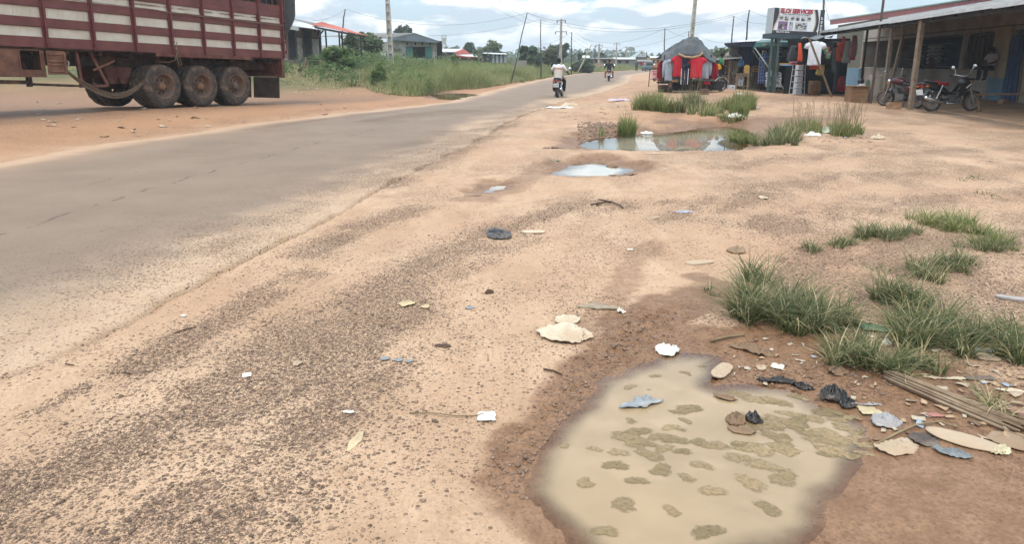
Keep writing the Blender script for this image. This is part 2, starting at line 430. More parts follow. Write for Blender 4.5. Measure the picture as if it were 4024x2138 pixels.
for pts, wd, st in [(pl((2080, 1900), (2200, 1660), (2350, 1450), (2520, 1290), (2640, 1200)), .20, 1.0), (pl((2300, 1330), (2420, 1160), (2500, 1000), (2560, 960)), .13, .5), (pl((2480, 1270), (2750, 1180), (2850, 1150)), .22, .95),
                    (pl((3000, 1440), (3300, 1520), (3700, 1620), (4100, 1760)), .55, 1.0), (pl((2700, 1330), (2900, 1340), (3150, 1450)), .22, 1.0), (pl((2760, 1090), (2850, 1120)), .14, .7), (pl((3400, 1900), (4100, 1950)), .6, 1.0),
                    (pl((2280, 575), (2330, 530), (2420, 490), (2480, 500)), .5, .8), (pl((2150, 640), (2080, 700), (1960, 750), (1880, 775)), .30, .55), (pl((2700, 480), (2950, 490), (3200, 470)), .9, .7)]:
    p = np.array(pts); k = (gx > p[:, 0].min() - 3) & (gx < p[:, 0].max() + 3) & (gy > p[:, 1].min() - 3) & (gy < p[:, 1].max() + 3)
    d = dline(gx[k], gy[k], pts); n = fbm(gx[k] * 3, gy[k] * 3, 53, 4)
    wet[k] = np.maximum(wet[k], st * (1 - ss(.6 * wd, 1.5 * wd, d + (n - .5) * wd * 1.3)))
wet = np.maximum(wet, (.34 + .3 * fbm(gx * .9, gy * .9, 57, 4)) * ss(1.2, 2.8, u_) * (1 - ss(27, 34, gy)))  # trailer verge is not damp: brown gravel and truck shadow put into the colour
green = np.clip(ss(4.5, 9, u_) * ss(27, 36, gy) + ss(70, 110, gy) * ss(6, 12, offr) + ss(150, 250, gy) + ss(8, 16, u_) * ss(32, 36, gy), 0, 1)
rust = np.clip(ss(-.6, 1.2, u_) * .95 + .5 * ss(22, 30, gy) + .9 * np.exp(-((gx - 5.2) ** 2 / 9 + (gy - 19.5) ** 2 / 9)) + .25 * np.exp(-((gx - 2.6) ** 2 + (gy - 5.2) ** 2) / 1.5), 0, 1)

def dirt_nodes(s, grav_o, wet_shade_o=None, green_o=None, rust_o=None, base=None):
    pos = s.tc.outputs['Object']
    mpn = s.n('ShaderNodeMapping'); s.l(pos, mpn.inputs[0]); mpn.inputs['Rotation'].default_value = (0, 0, R(-38)); mpn.inputs['Scale'].default_value = (1, .22, 1)
    big = s.noise(1.1, 5, .6); streak = s.noise(3.2, 5, .6, mpn.outputs[0]); fine = s.noise(60, 4, .7)
    if base is None:
        col = s.mix(s.ramp(big, .34, .66), (.335, .214, .133), (.435, .295, .192))
        col = s.mix(s.ramp(streak, .42, .72, 0, .55), col, (.50, .350, .232))
        col = s.mix(s.ramp(s.noise(.55, 5, .6), .44, .66, 0, .6), col, (.335, .196, .120)); col = s.mix(s.ramp(s.noise(5.5, 6, .68), .50, .72, 0, .6), col, (.29, .176, .104))
        col = s.mix(s.ramp(s.noise(11, 5, .7, mpn.outputs[0]), .55, .75, 0, .5), col, (.27, .170, .105))
        col = s.mix(s.math('MULTIPLY', rust_o, .9), col, (.315, .165, .088))
    else: col = base
    col = s.mix(s.ramp(fine, .35, .70, 0, .6), col, s.mix(.6, col, (.17, .10, .058)))
    # stones: cells at two sizes, present where the mask says so
    hs = None
    for sc, k0, amt in ((52, .0, 1.0), (120, .1, .9)):
        vo = s.n('ShaderNodeTexVoronoi', feature='F1'); vo.inputs['Scale'].default_value = sc; vo.inputs['Randomness'].default_value = 1.0
        s.l(pos, vo.inputs['Vector'])
        sep = s.n('ShaderNodeSeparateColor'); s.l(vo.outputs['Color'], sep.inputs[0])
        keep = s.ramp(s.math('SUBTRACT', s.math('MULTIPLY', grav_o, 1.15), sep.outputs[0]), -.05, .05)
        disc = s.ramp(vo.outputs['Distance'], .52, .36)
        m_ = s.math('MULTIPLY', s.math('MULTIPLY', keep, disc), amt)
        st = s.mix(sep.outputs[1], (.095, .062, .044), (.235, .150, .102))
        col = s.mix(m_, col, st)
        h_ = s.math('MULTIPLY', m_, s.math('SUBTRACT', 1.0, vo.outputs['Distance']))
        hs = h_ if hs is None else s.math('ADD', hs, s.math('MULTIPLY', h_, .5))
    rough = .92
    if wet_shade_o is not None:
        wn = s.noise(9, 5, .6)
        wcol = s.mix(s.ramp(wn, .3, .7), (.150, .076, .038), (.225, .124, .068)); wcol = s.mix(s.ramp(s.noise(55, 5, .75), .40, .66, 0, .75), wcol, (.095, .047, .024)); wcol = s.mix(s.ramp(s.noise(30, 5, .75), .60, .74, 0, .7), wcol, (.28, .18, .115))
        wm = s.ramp(s.math('ADD', wet_shade_o, s.math('MULTIPLY', s.math('SUBTRACT', s.noise(14, 6, .72), .5), .8)), .18, .82)
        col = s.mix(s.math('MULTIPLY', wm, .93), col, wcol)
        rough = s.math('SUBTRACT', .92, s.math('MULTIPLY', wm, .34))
    if green_o is not None:
        col = s.mix(green_o, col, s.mix(s.ramp(s.noise(.5, 5, .7), .3, .7), (.045, .062, .022), (.13, .125, .05)))
    s.bump(s.math('ADD', s.math('MULTIPLY', hs, .9), s.math('ADD', s.math('MULTIPLY', fine, .35), s.math('MULTIPLY', s.noise(18, 4), .6))), .8, .014)
    return col, rough
s = NT('sandy_laterite'); at_ = {k: s.attr(k).outputs['Fac'] for k in ('grav', 'wet', 'green', 'rust')}
c_, r_ = dirt_nodes(s, at_['grav'], at_['wet'], at_['green'], at_['rust']); M_GROUND = s.set(c_, r_, spec=.16)
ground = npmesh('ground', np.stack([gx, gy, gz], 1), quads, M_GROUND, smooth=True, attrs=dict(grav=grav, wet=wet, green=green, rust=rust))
tag(ground, kind='structure')

# ================================================================ ROAD
ry = np.array(list(np.arange(-6, 1.5, .5)) + list(np.arange(1.5, 12, .05)) + grow(12, .06, 1.02, 45) + grow(45.5, .9, 1.06, 420))
tt = np.concatenate([[0, .004, .012], np.linspace(.03, .97, 40), [.988, .996, 1.0]])
RX, RYY, RT = [], [], []
el = xL(ry) + (fbm(ry * 1.1, ry * 0, 61, 4) - .5) * .5; er = xR(ry) + (fbm(ry * 1.5, ry * 0 + 3, 62, 5) - .5) * .34
RX = el[:, None] * (1 - tt)[None, :] + er[:, None] * tt[None, :]; RYY = np.repeat(ry[:, None], len(tt), 1); RT = np.repeat(tt[None, :], len(ry), 0)
rxf, ryf, rtf = RX.ravel(), RYY.ravel(), RT.ravel()
rz = base_h(rxf, ryf) * 0 + .014 + (fbm(rxf * .5, ryf * .5, 63, 3) - .5) * .03 + .035 * np.sin(np.pi * np.clip(rtf, 0, 1))
rz = rz + (fbm(rxf * 9, ryf * 9, 64, 2) - .5) * .006
rz = np.where((rtf == 0) | (rtf == 1), -.07, rz); rz = np.where((rtf == .004) | (rtf == .996), rz - .012, rz)
wR = (er - el)[:, None].repeat(len(tt), 1).ravel()
dR = (1 - rtf) * wR; dL = rtf * wR
nn = fbm(rxf * .9, ryf * .45, 65, 4)
dust = np.clip(.10 + .9 * (1 - ss(-.15, 1.75, dR + (nn - .5) * 1.1)) + 1.0 * (1 - ss(0, 1.1, dL + (nn - .5) * .6)), 0, 1)
rg = np.zeros(rxf.shape); k = (ryf < 60); rg[k] = np.maximum(gravel_mask(rxf[k], ryf[k], ROADGRAV), .8 * gravel_mask(rxf[k], ryf[k], STREAKS))
rg = np.maximum(rg, .12 * ss(2.6, 1.0, dR))
nt_ = len(tt); idx = (np.arange(len(ry) - 1)[:, None] * nt_ + np.arange(nt_ - 1)[None, :]).ravel()
s = NT('dusty_asphalt'); du = s.attr('dust').outputs['Fac']; gv = s.attr('grav').outputs['Fac']; ac = s.attr('across').outputs['Fac']; al = s.attr('along').outputs['Fac']
asp = s.mix(s.ramp(s.noise(.8, 5, .6), .3, .7), (.136, .094, .065), (.182, .131, .092))
asp = s.mix(s.ramp(s.noise(150, 3, .8), .35, .7, 0, .6), asp, (.215, .165, .124)); asp = s.mix(s.ramp(s.noise(95, 2, .8), .60, .72, 0, .7), asp, (.085, .066, .055))
# one old seam and a few hair cracks along the lane
cmb = s.n('ShaderNodeCombineXYZ'); s.l(ac, cmb.inputs[0]); s.l(al, cmb.inputs[1])
wob = s.math('MULTIPLY', s.math('SUBTRACT', s.noise(1.4, 4, .6, cmb.outputs[0]), .5), .03)
for c0, wd, th in ((.585, .0032, .50), (.43, .0018, .57), (.71, .0016, .58)):
    dd = s.math('ABSOLUTE', s.math('SUBTRACT', s.math('ADD', ac, wob), c0))
    gap = s.ramp(s.noise(1.1 + c0, 3, .7, cmb.outputs[0]), th - .02, th + .04)
    asp = s.mix(s.math('MULTIPLY', s.math('MULTIPLY', s.ramp(dd, wd * 1.5, wd * .6), gap), .75), asp, (.06, .045, .036))
dm = s.ramp(s.math('ADD', du, s.math('MULTIPLY', s.math('SUBTRACT', s.noise(2.4, 6, .65), .5), .55)), .15, .95)
asp = s.mix(s.math('MULTIPLY', dm, .9), asp, s.mix(s.ramp(s.noise(3, 4), .3, .7), (.385, .255, .158), (.44, .305, .20)))
asp = s.mix(s.math('MULTIPLY', s.ramp(ac, .30, .02), .35), asp, (.37, .225, .14))
c_, r_ = dirt_nodes(s, gv, base=asp); M_ROAD = s.set(c_, .88, spec=.3)
road = npmesh('road', np.stack([rxf, ryf, rz], 1), np.stack([idx, idx + 1, idx + nt_ + 1, idx + nt_], 1), M_ROAD, smooth=True, attrs=dict(dust=dust, grav=rg, across=rtf, along=ryf))
tag(road, kind='structure')

# ================================================================ PUDDLES
def water_material(name, deep, clear, murk):
    """turbid water: the deeper, the less of the bed shows"""
    s = NT(name); dp = s.attr('depth').outputs['Fac']
    dif = s.n('ShaderNodeBsdfDiffuse'); col = s.mix(s.ramp(s.noise(1.6, 4), .35, .65), deep, tuple(q * .86 for q in deep)); s.l(col, dif.inputs[0])
    tr = s.n('ShaderNodeBsdfTransparent'); tr.inputs[0].default_value = (*clear, 1)
    gl = s.n('ShaderNodeBsdfGlossy'); gl.inputs['Roughness'].default_value = .015
    a = s.n('ShaderNodeMixShader'); s.l(s.ramp(dp, 0.0, murk), a.inputs[0]); s.l(tr.outputs[0], a.inputs[1]); s.l(dif.outputs[0], a.inputs[2])
    fr = s.n('ShaderNodeFresnel'); fr.inputs['IOR'].default_value = 1.333
    bp = s.n('ShaderNodeBump'); bp.inputs['Strength'].default_value = .035; bp.inputs['Distance'].default_value = .004; s.l(s.noise(7, 2), bp.inputs['Height'])
    s.l(bp.outputs[0], gl.inputs['Normal']); s.l(bp.outputs[0], fr.inputs['Normal'])
    b = s.n('ShaderNodeMixShader'); s.l(fr.outputs[0], b.inputs[0]); s.l(a.outputs[0], b.inputs[1]); s.l(gl.outputs[0], b.inputs[2])
    s.l(b.outputs[0], s.o.inputs['Surface']); return s.m
W_NEAR = water_material('milky_puddle_water', (.285, .200, .116), (.93, .86, .76), .020)
W_FAR = water_material('brown_puddle_water', (.25, .21, .15), (.75, .68, .55), .07)
W_MID = water_material('pale_puddle_water', (.40, .35, .27), (.85, .8, .7), .03)
for nm, zw, slope, bank, poly in PUD:
    b0 = poly.min(0) - .5; b1 = poly.max(0) + .5; st = .03 if nm in ('near', 'small') else (.08 if nm != 'far' else .2)
    ax_ = np.arange(b0[0], b1[0], st); ay_ = np.arange(b0[1], b1[1], st)
    AX, AY = np.meshgrid(ax_, ay_); fx, fy = AX.ravel(), AY.ravel()
    dep = zw - ground_h(fx, fy); near_in = sdpoly(fx, fy, poly) > -.35
    n_ = len(ax_); i_ = (np.arange(len(ay_) - 1)[:, None] * n_ + np.arange(n_ - 1)[None, :]).ravel()
    q_ = np.stack([i_, i_ + 1, i_ + n_ + 1, i_ + n_], 1)
    keep = ((dep[q_] > -.02).any(1)) & (near_in[q_].any(1)); q_ = q_[keep]
    us, inv = np.unique(q_, return_inverse=True)
    o = npmesh('puddle_water', np.stack([fx[us], fy[us], np.full(len(us), zw)], 1), inv.reshape(q_.shape), W_NEAR if nm in ('near',) else (W_MID if nm in ('white', 'small') else W_FAR), smooth=True, attrs=dict(depth=np.maximum(dep[us], 0)))
    tag(o, kind='structure')

# ================================================================ GRAVEL (real stones, far too many to count)
def ico():
    t = (1 + 5 ** .5) / 2
    v = np.array([(-1, t, 0), (1, t, 0), (-1, -t, 0), (1, -t, 0), (0, -1, t), (0, 1, t), (0, -1, -t), (0, 1, -t), (t, 0, -1), (t, 0, 1), (-t, 0, -1), (-t, 0, 1)], float)
    f = np.array([(0, 11, 5), (0, 5, 1), (0, 1, 7), (0, 7, 10), (0, 10, 11), (1, 5, 9), (5, 11, 4), (11, 10, 2), (10, 7, 6), (7, 1, 8), (3, 9, 4), (3, 4, 2), (3, 2, 6), (3, 6, 8), (3, 8, 9), (4, 9, 5), (2, 4, 11), (6, 2, 10), (8, 6, 7), (9, 8, 1)])
    return v / np.linalg.norm(v[0]), f
def octa():
    v = np.array([(1, 0, 0), (-1, 0, 0), (0, 1, 0), (0, -1, 0), (0, 0, 1), (0, 0, -1)], float)
    f = np.array([(0, 2, 4), (2, 1, 4), (1, 3, 4), (3, 0, 4), (2, 0, 5), (1, 2, 5), (3, 1, 5), (0, 3, 5)]); return v, f
def scatter(name, P, rad, tmpl, m, label=None, flat=.7, colvar=None, kind='stuff', sink=.42):
    tv, tf = tmpl; n = len(P); nv = len(tv)
    jit = 1 + RNG.uniform(-.28, .28, (n, nv, 1)); V = tv[None] * jit
    V = V * np.stack([RNG.uniform(.75, 1.3, n), RNG.uniform(.7, 1.1, n), RNG.uniform(.5, .9, n) * flat / .7], 1)[:, None, :]
    a = RNG.uniform(0, 2 * np.pi, n); ca, sa = np.cos(a)[:, None], np.sin(a)[:, None]
    X = V[..., 0] * ca - V[..., 1] * sa; Y = V[..., 0] * sa + V[..., 1] * ca
    V = np.stack([X, Y, V[..., 2]], -1) * rad[:, None, None]
    V += P[:, None, :]; V[..., 2] += (rad * (.5 - sink))[:, None]
    Fc = tf[None] + (np.arange(n) * nv)[:, None, None]
    cv = np.repeat(RNG.random(n), nv)
    o = npmesh(name, V.reshape(-1, 3), Fc.reshape(-1, 3), m, smooth=True, attrs=dict(shade=cv))
    return tag(o, label, None, None, kind)
s = NT('laterite_stone'); sh = s.attr('shade').outputs['Fac']
c_ = s.mix(s.ramp(sh, 0, 1), (.10, .066, .047), (.255, .165, .112)); c_ = s.mix(s.ramp(sh, .86, .9), c_, (.31, .21, .14)); c_ = s.mix(s.ramp(s.noise(45, 4), .48, .75, 0, .7), c_, (.38, .265, .18))
s.bump(s.noise(160, 3), .4, .003); M_STONE = s.set(c_, .9, spec=.25)
Pn = []; Rn = []
def try_pebbles(n, y0, y1, x0, x1, power, rmin, rmax, lst, pw=1.35, onroad=False):
    t = RNG.random(n); y = (y0 ** -power + t * (y1 ** -power - y0 ** -power)) ** (-1 / power)
    x = RNG.uniform(x0, x1, n)
    m = gravel_mask(x, y, lst); off = np.maximum(xL(y) - x, x - xR(y))
    if not onroad: m = np.where(off > -.05, np.maximum(m, .014 * (np.abs(x + 1) < 3)), m * .25 + .01)
    wetk = np.zeros(n, bool)
    for nm, zw, slope, bank, poly in PUD: wetk |= sdpoly(x, y, poly) > -.04
    kk = (RNG.random(n) < m ** (pw + .3) * .85) & ~wetk
    x, y = x[kk], y[kk]; off = off[kk]
    z = np.where(off < -.02, .014 + .035 * np.sin(np.pi * np.clip((x - xL(y)) / (xR(y) - xL(y)), 0, 1)), ground_h(x, y))
    r = rmin * (rmax / rmin) ** (RNG.random(len(x)) ** 2.2)
    return np.stack([x, y, z], 1), r
A = [try_pebbles(150000, 1.9, 7.0, -3.4, 1.2, 1.0, .0026, .0085, STREAKS), try_pebbles(60000, 3.0, 11, 1.2, 7.5, 1.0, .004, .010, STREAKS), try_pebbles(45000, 6, 16, -3.5, 3.5, 1.0, .0045, .011, STREAKS),
     try_pebbles(26000, 12, 30, -3, 5, 1.0, .006, .014, STREAKS)]
Pp = np.vstack([a[0] for a in A]); rp = np.concatenate([a[1] for a in A])
scatter('gravel', Pp, rp, octa(), M_STONE, 'small dark laterite stones strewn in streaks over the sand')
B = [try_pebbles(9000, 1.9, 7, -3.4, 1.0, 1.2, .006, .015, STREAKS, 1.0), try_pebbles(2500, 3, 9, 1.2, 6, 1.0, .007, .013, STREAKS, 1.1), try_pebbles(1800, 2.2, 12, -3.6, .5, .8, .005, .011, ROADGRAV, .8, True)]
Pp = np.vstack([a[0] for a in B]); rp = np.concatenate([a[1] for a in B])
scatter('gravel', Pp, rp, ico(), M_STONE, 'larger brown stones lying among the fine gravel')
# ================================================================ CARGO TRAILER
DUST = (150, 110, 82)
M_RED = mat('oxide_red_paint', (122, 64, 60), .62, var=.28, scale=3, dirt=(120, 78, 60), dirt_amt=.55, dirt_scale=1.6, bump=.12)
M_REDP = mat('oxide_red_paint_post', (116, 50, 50), .55, var=.25, scale=4, dirt=(112, 66, 52), dirt_amt=.6, dirt_scale=2.2)
M_DARKRED = mat('muddy_red_paint', (112, 62, 52), .8, var=.3, scale=4, dirt=DUST, dirt_amt=.6, dirt_scale=3)
M_BROWNBOX = mat('rusty_brown_steel', (120, 80, 62), .85, var=.25, scale=5, dirt=(150, 106, 80), dirt_amt=.6)
M_CHASSIS = mat('dusty_chassis', (74, 58, 50), .9, var=.35, scale=5, dirt=(128, 92, 70), dirt_amt=.65)
s = NT('cream_panel_paint'); c0 = s.mix(s.ramp(s.noise(2.2, 5), .3, .7), alb(212, 196, 174), alb(232, 220, 202))
sp = s.n('ShaderNodeSeparateXYZ'); s.l(s.tc.outputs['Object'], sp.inputs[0])
gp = s.n('ShaderNodeMapping'); s.l(s.tc.outputs['Object'], gp.inputs[0]); gp.inputs['Scale'].default_value = (26, 26, 2.0)
c0 = s.mix(s.math('MULTIPLY', s.ramp(s.noise(1, 4, .6, gp.outputs[0]), .58, .72), .35), c0, alb(150, 104, 72))
c0 = s.mix(s.ramp(s.noise(3.5, 6, .7), .56, .8, 0, .6), c0, alb(186, 158, 132))
M_CREAM = s.set(c0, .65); s.bump(s.noise(9, 3), .15, .01)
# same paint with a torn rusty seam
s = NT('cream_panel_paint_rusted'); c0 = s.mix(s.ramp(s.noise(2.2, 5), .3, .7), alb(212, 196, 174), alb(232, 220, 202))
sp = s.n('ShaderNodeSeparateXYZ'); s.l(s.tc.outputs['Object'], sp.inputs[0])
gp = s.n('ShaderNodeMapping'); s.l(s.tc.outputs['Object'], gp.inputs[0]); gp.inputs['Scale'].default_value = (30, 30, .01)
drip = s.noise(1, 3, .7, gp.outputs[0]); zz = s.math('SUBTRACT', sp.outputs[2], 2.715)
below = s.math('MULTIPLY', s.ramp(zz, .004, -.002), s.ramp(s.math('ADD', zz, s.math('MULTIPLY', drip, .16)), .03, .055))
patchy = s.ramp(s.noise(1.3, 3), .42, .55)
c0 = s.mix(s.math('MULTIPLY', s.math('MULTIPLY', below, patchy), .75), c0, alb(140, 84, 52))
seam = s.math('MULTIPLY', s.ramp(s.math('ABSOLUTE', s.math('ADD', zz, s.math('MULTIPLY', s.math('SUBTRACT', s.noise(14, 3), .5), .03))), .012, .004), patchy)
c0 = s.mix(seam, c0, alb(50, 34, 28)); M_CREAMR = s.set(c0, .65)
M_TYRE = mat('dusty_tyre_rubber', (72, 62, 55), .9, var=.3, scale=8, dirt=(150, 116, 92), dirt_amt=.7, dirt_scale=5, bump=.35, bscale=60)
M_RIM = mat('mud_coated_rim', (114, 92, 78), .8, var=.3, scale=7, dirt=(158, 114, 84), dirt_amt=.6)
M_HUB = mat('orange_rust_hub', (146, 104, 76), .8, var=.35, scale=10)
M_ROPE = mat('jute_rope', (128, 104, 82), .95, var=.3, scale=30)
M_TARP = mat('dark_tarpaulin', (58, 62, 64), .7, var=.3, scale=3, dirt=(92, 86, 80), dirt_amt=.5, bump=.4, bscale=6, bdist=.05)
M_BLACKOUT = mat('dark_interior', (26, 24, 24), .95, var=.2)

W1 = pz(652, 425, .335); W3 = pz(936, 414, .263)
fd = Vector(W1 - W3); fd.normalize(); nd = Vector((-fd.y, fd.x, 0)).normalized()
if nd.x < 0: nd = -nd
ud = fd.cross(nd);  ud = ud if ud.z > 0 else -ud
trailer = empty('cargo_trailer')
Mt = Matrix((fd, nd, ud)).transposed().to_4x4(); Mt.translation = Vector(W3); trailer.matrix_world = Mt
tag(trailer, 'long red and cream slat-sided cargo trailer parked on the left verge', 'trailer')
T_ = trailer
POSTS = [-2.10, -1.054, .044, 1.169, 2.286, 3.417, 4.571, 5.742, 6.88, 8.01, 9.14, 10.27]
XR_, XF_ = -2.13, 10.3
YO = .05
# red rails (bands that stand proud), cream panels set back between the posts
for z0, z1 in ((1.725 - .235, 1.725), (1.955, 2.155), (2.40, 2.60), (2.80, 2.955), (2.962, 3.10), (3.10, 3.17), (3.52, 3.62)):
    b = MB(); top = z1; 
    b.box(((XR_ + XF_) / 2, YO - .02, (z0 + top) / 2), (XF_ - XR_, .04 if z0 > 1.6 else .05, top - z0))
    if 1.6 < z0 < 3.0: b.box(((XR_ + XF_) / 2, YO - .036, z0 - .006), (XF_ - XR_, .05, .012))
    b.build('side_rail', M_RED, T_)
for i in range(len(POSTS) - 1):
    a, c = POSTS[i] + .045, POSTS[i + 1] - .045
    for j, (z0, z1) in enumerate(((1.725, 1.955), (2.155, 2.40), (2.60, 2.80))):
        b = MB(); zm = (z0 + z1) / 2; nu = 5
        sg = [rnd.uniform(-.006, .006) for _ in range(9)]
        b.sheet((a, YO - .05, z0), (c, YO - .05, z0), (c, YO - .05, z1), (a, YO - .05, z1), 6, 2, .006, func=lambda u, v: -sg[int(u * 6)] * math.sin(math.pi * v))
        b.box(((a + c) / 2, YO - .030, z0 + .007), (c - a, .045, .012))
        b.build('side_panel', M_CREAMR if j == 2 and i < 5 else M_CREAM, T_)
for i, x in enumerate(POSTS):
    b = MB(); zb = 1.50 if i != 6 else 1.56
    b.box((x, YO + .02, (zb + 3.7) / 2), (.05, .07, 3.7 - zb)); b.box((x + .035, YO - .003, (zb + 3.7) / 2), (.07, .022, 3.7 - zb))
    if i == 6: b.box((x, YO + .012, 1.53), (.10, .03, .10))
    b.build('side_post', M_REDP, T_)
b = MB(); b.box((1.10, YO + .002, 1.445), (3.5, .055, .085)); b.box((1.1, YO - .09, 1.40), (3.42, .2, .012)); b.build('side_skirt', M_DARKRED, T_)
# slot bars high at the back and the dim load inside
for k in range(20): b = MB(); b.box((XR_ + .1 + k * .26, YO - .06, 3.34), (.05, .02, .36)); b.build('slot_bar', M_CHASSIS, T_)
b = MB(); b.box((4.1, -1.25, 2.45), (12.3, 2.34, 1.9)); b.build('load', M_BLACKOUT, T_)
b = MB(); b.box((4.1, -1.22, 1.50), (12.4, 2.44, .09)); b.build('bed', M_CHASSIS, T_)
b = MB(); b.box((4.1, -2.47, 2.55), (12.4, .05, 2.1)); b.build('far_side', M_RED, T_)
b = MB(); b.box((XR_ - .02, -1.22, 2.5), (.05, 2.46, 2.1))
for z in (1.75, 2.1, 2.45, 2.8, 3.2): b.box((XR_ - .055, -1.22, z), (.03, 2.4, .06))
b.build('tailgate', M_RED, T_)
b = MB()
for z in (1.70, 2.02, 2.35, 2.7, 3.05): b.box((XR_ - .04, YO + .005, z), (.10, .05, .045)); b.tube([(XR_ - .075, YO + .01, z - .05), (XR_ - .075, YO + .01, z + .05)], .018, 8)
b.tube([(XR_ - .09, YO + .03, 1.5), (XR_ - .09, YO + .03, 3.6)], .014, 6)
b.build('tailgate_hinge', M_REDP, T_)
# rear corner leg, cross panel, mud flap
b = MB(); b.box((-2.06, -.02, 1.18), (.12, .10, .64)); b.box((-2.06, -.07, .90), (.14, .2, .06)); b.build('rear_corner_leg', M_DARKRED, T_)
b = MB(); b.box((-1.99, -1.2, 1.19), (.04, 2.3, .60)); b.box((-1.96, -1.2, 1.05), (.03, 2.3, .05)); b.box((-1.96, -1.2, 1.33), (.03, 2.3, .05)); b.build('rear_cross_panel', M_DARKRED, T_)
for y0 in (-.62, -1.85):
    b = MB(); b.sheet((-1.93, y0 - .56, .19), (-1.93, y0 + .56, .19), (-1.95, y0 + .56, .88), (-1.95, y0 - .56, .88), 8, 6, .012, func=lambda u, v: .02 * math.sin(6 * u + 2) * (1 - v))
    b.build('mud_flap', mat('mud_flap_rubber', (92, 74, 62), .9, var=.3, dirt=(110, 82, 64), dirt_amt=.5), T_)
# chassis
b = MB()
for y in (-.72, -1.74):
    b.box((4.0, y, 1.28), (12.0, .10, .34)); b.box((4.0, y, 1.12), (12.0, .2, .03)); b.box((4.0, y, 1.44), (12.0, .2, .03))
b.build('chassis_beam', M_CHASSIS, T_)
for x in np.arange(-1.6, 10, .85):
    b = MB(); b.box((x, -1.22, 1.40), (.07, 2.3, .10)); b.build('cross_member', M_CHASSIS, T_)
for k, x in enumerate((0, 1.32, 2.64)):
    b = MB(); b.tube([(x, -.25, .58), (x, -2.2, .58)], .075, 12); b.box((x, -.75, .72), (.95, .09, .07)); b.box((x, -1.7, .72), (.95, .09, .07)); b.box((x, -.75, .64), (.14, .14, .16)); b.build('axle', M_CHASSIS, T_)
for x in (-.66, .66, 1.98, 3.3, 3.62):
    for y in (-.72, -1.74):
        b = MB(); w_ = .30 if x < 3.5 else .22
        b.add([(x - w_, y - .05, 1.14), (x + w_, y - .05, 1.14), (x + .09, y - .05, .66), (x - .09, y - .05, .66), (x - w_, y + .05, 1.14), (x + w_, y + .05, 1.14), (x + .09, y + .05, .66), (x - .09, y + .05, .66)], [(0, 1, 2, 3), (7, 6, 5, 4), (0, 4, 5, 1), (1, 5, 6, 2), (2, 6, 7, 3), (3, 7, 4, 0)])
        b.build('spring_hanger', M_DARKRED, T_)
# landing leg frames, steps and under-bars ahead of the wheels
b = MB(); b.bar((4.55, -.2, 1.45), (4.15, -.2, .62), .06); b.bar((4.9, -.2, 1.45), (4.85, -.2, .62), .07); b.bar((4.15, -.2, .62), (4.9, -.2, .60), .06); b.bar((4.5, -.2, 1.0), (3.9, -.2, 1.25), .05); b.build('support_frame', M_DARKRED, T_)
b = MB(); b.bar((5.1, -.18, .62), (6.15, -.12, .66), .06); b.bar((6.15, -.12, .60), (6.15, -.12, .86), .09); b.bar((6.1, -.1, .70), (8.6, -.1, .73), .05, .09); b.bar((7.1, -.1, .68), (7.1, -.1, .9), .06); b.bar((5.1, -.18, .62), (4.2, -.35, .60), .05); b.build('side_guard_bar', M_CHASSIS, T_)
# tool box with its door standing open
tb = MB(); x0, x1, z0, z1, yo, yi = 5.82, 9.4, .82, 1.44, .02, -.55
tb.box(((x0 + x1) / 2, (yo + yi) / 2, z0 + .015), (x1 - x0, yo - yi, .03)); tb.box(((x0 + x1) / 2, (yo + yi) / 2, z1 - .012), (x1 - x0, yo - yi, .02)); tb.box(((x0 + x1) / 2, yi, (z0 + z1) / 2), (x1 - x0, .02, z1 - z0))
tb.box((x0 + .05, yo - .01, (z0 + z1) / 2), (.10, .02, z1 - z0)); tb.box((6.16, yo - .012, .91), (.6, .016, .15)); tb.box((6.16, yo - .012, 1.425), (.6, .016, .03)); tb.box((7.9, yo - .01, 1.13), (3.04, .02, .60)); tb.box((x0 + .012, (yo + yi) / 2, 1.13), (.024, .54, .6))
tb.box((6.385, yo + .004, 1.13), (.03, .02, .58)); tb.box((7.08, yo + .003, 1.13), (.02, .018, .60))
toolbox = tb.build('tool_box', M_BROWNBOX, T_)
b = MB(); dm = Matrix.Rotation(R(160), 3, 'Z'); hx, hy = 5.80, .05
def dp(u, z, o): q = dm @ Vector((u, 0, 0)) + dm @ Vector((0, -o, 0)); return (hx + q.x, hy + q.y, z)
b.add([dp(0, .88, 0), dp(.40, .88, 0), dp(.40, 1.385, 0), dp(.36, 1.42, 0), dp(0, 1.43, 0), dp(0, .88, .03), dp(.40, .88, .03), dp(.40, 1.385, .03), dp(.36, 1.42, .03), dp(0, 1.43, .03)],
      [(0, 1, 2, 3, 4), (9, 8, 7, 6, 5), (0, 5, 6, 1), (1, 6, 7, 2), (2, 7, 8, 3), (3, 8, 9, 4), (4, 9, 5, 0)])
for z in (.93, 1.08, 1.16, 1.32):
    b.add([dp(.03, z, .03), dp(.33, z, .03), dp(.33, z + .045, .03), dp(.03, z + .045, .03), dp(.04, z + .01, .055), dp(.32, z + .01, .055), dp(.32, z + .035, .055), dp(.04, z + .035, .055)], [(4, 5, 6, 7), (0, 1, 5, 4), (1, 2, 6, 5), (2, 3, 7, 6), (3, 0, 4, 7)])
b.box(dp(.36, 1.16, .045), (.03, .03, .40), Matrix.Rotation(R(160), 3, 'Z'))
door = b.build('tool_box_door', M_BROWNBOX, T_)
b = MB(); b.tube([dp(.41, 1.20, .02), dp(.44, 1.17, .03), dp(.42, 1.10, .05), dp(.44, 1.04, .03)], .012, 6); b.build('door_latch', mat('dull_chrome', (170, 165, 160), .4, metal=.8, k=.8), door)
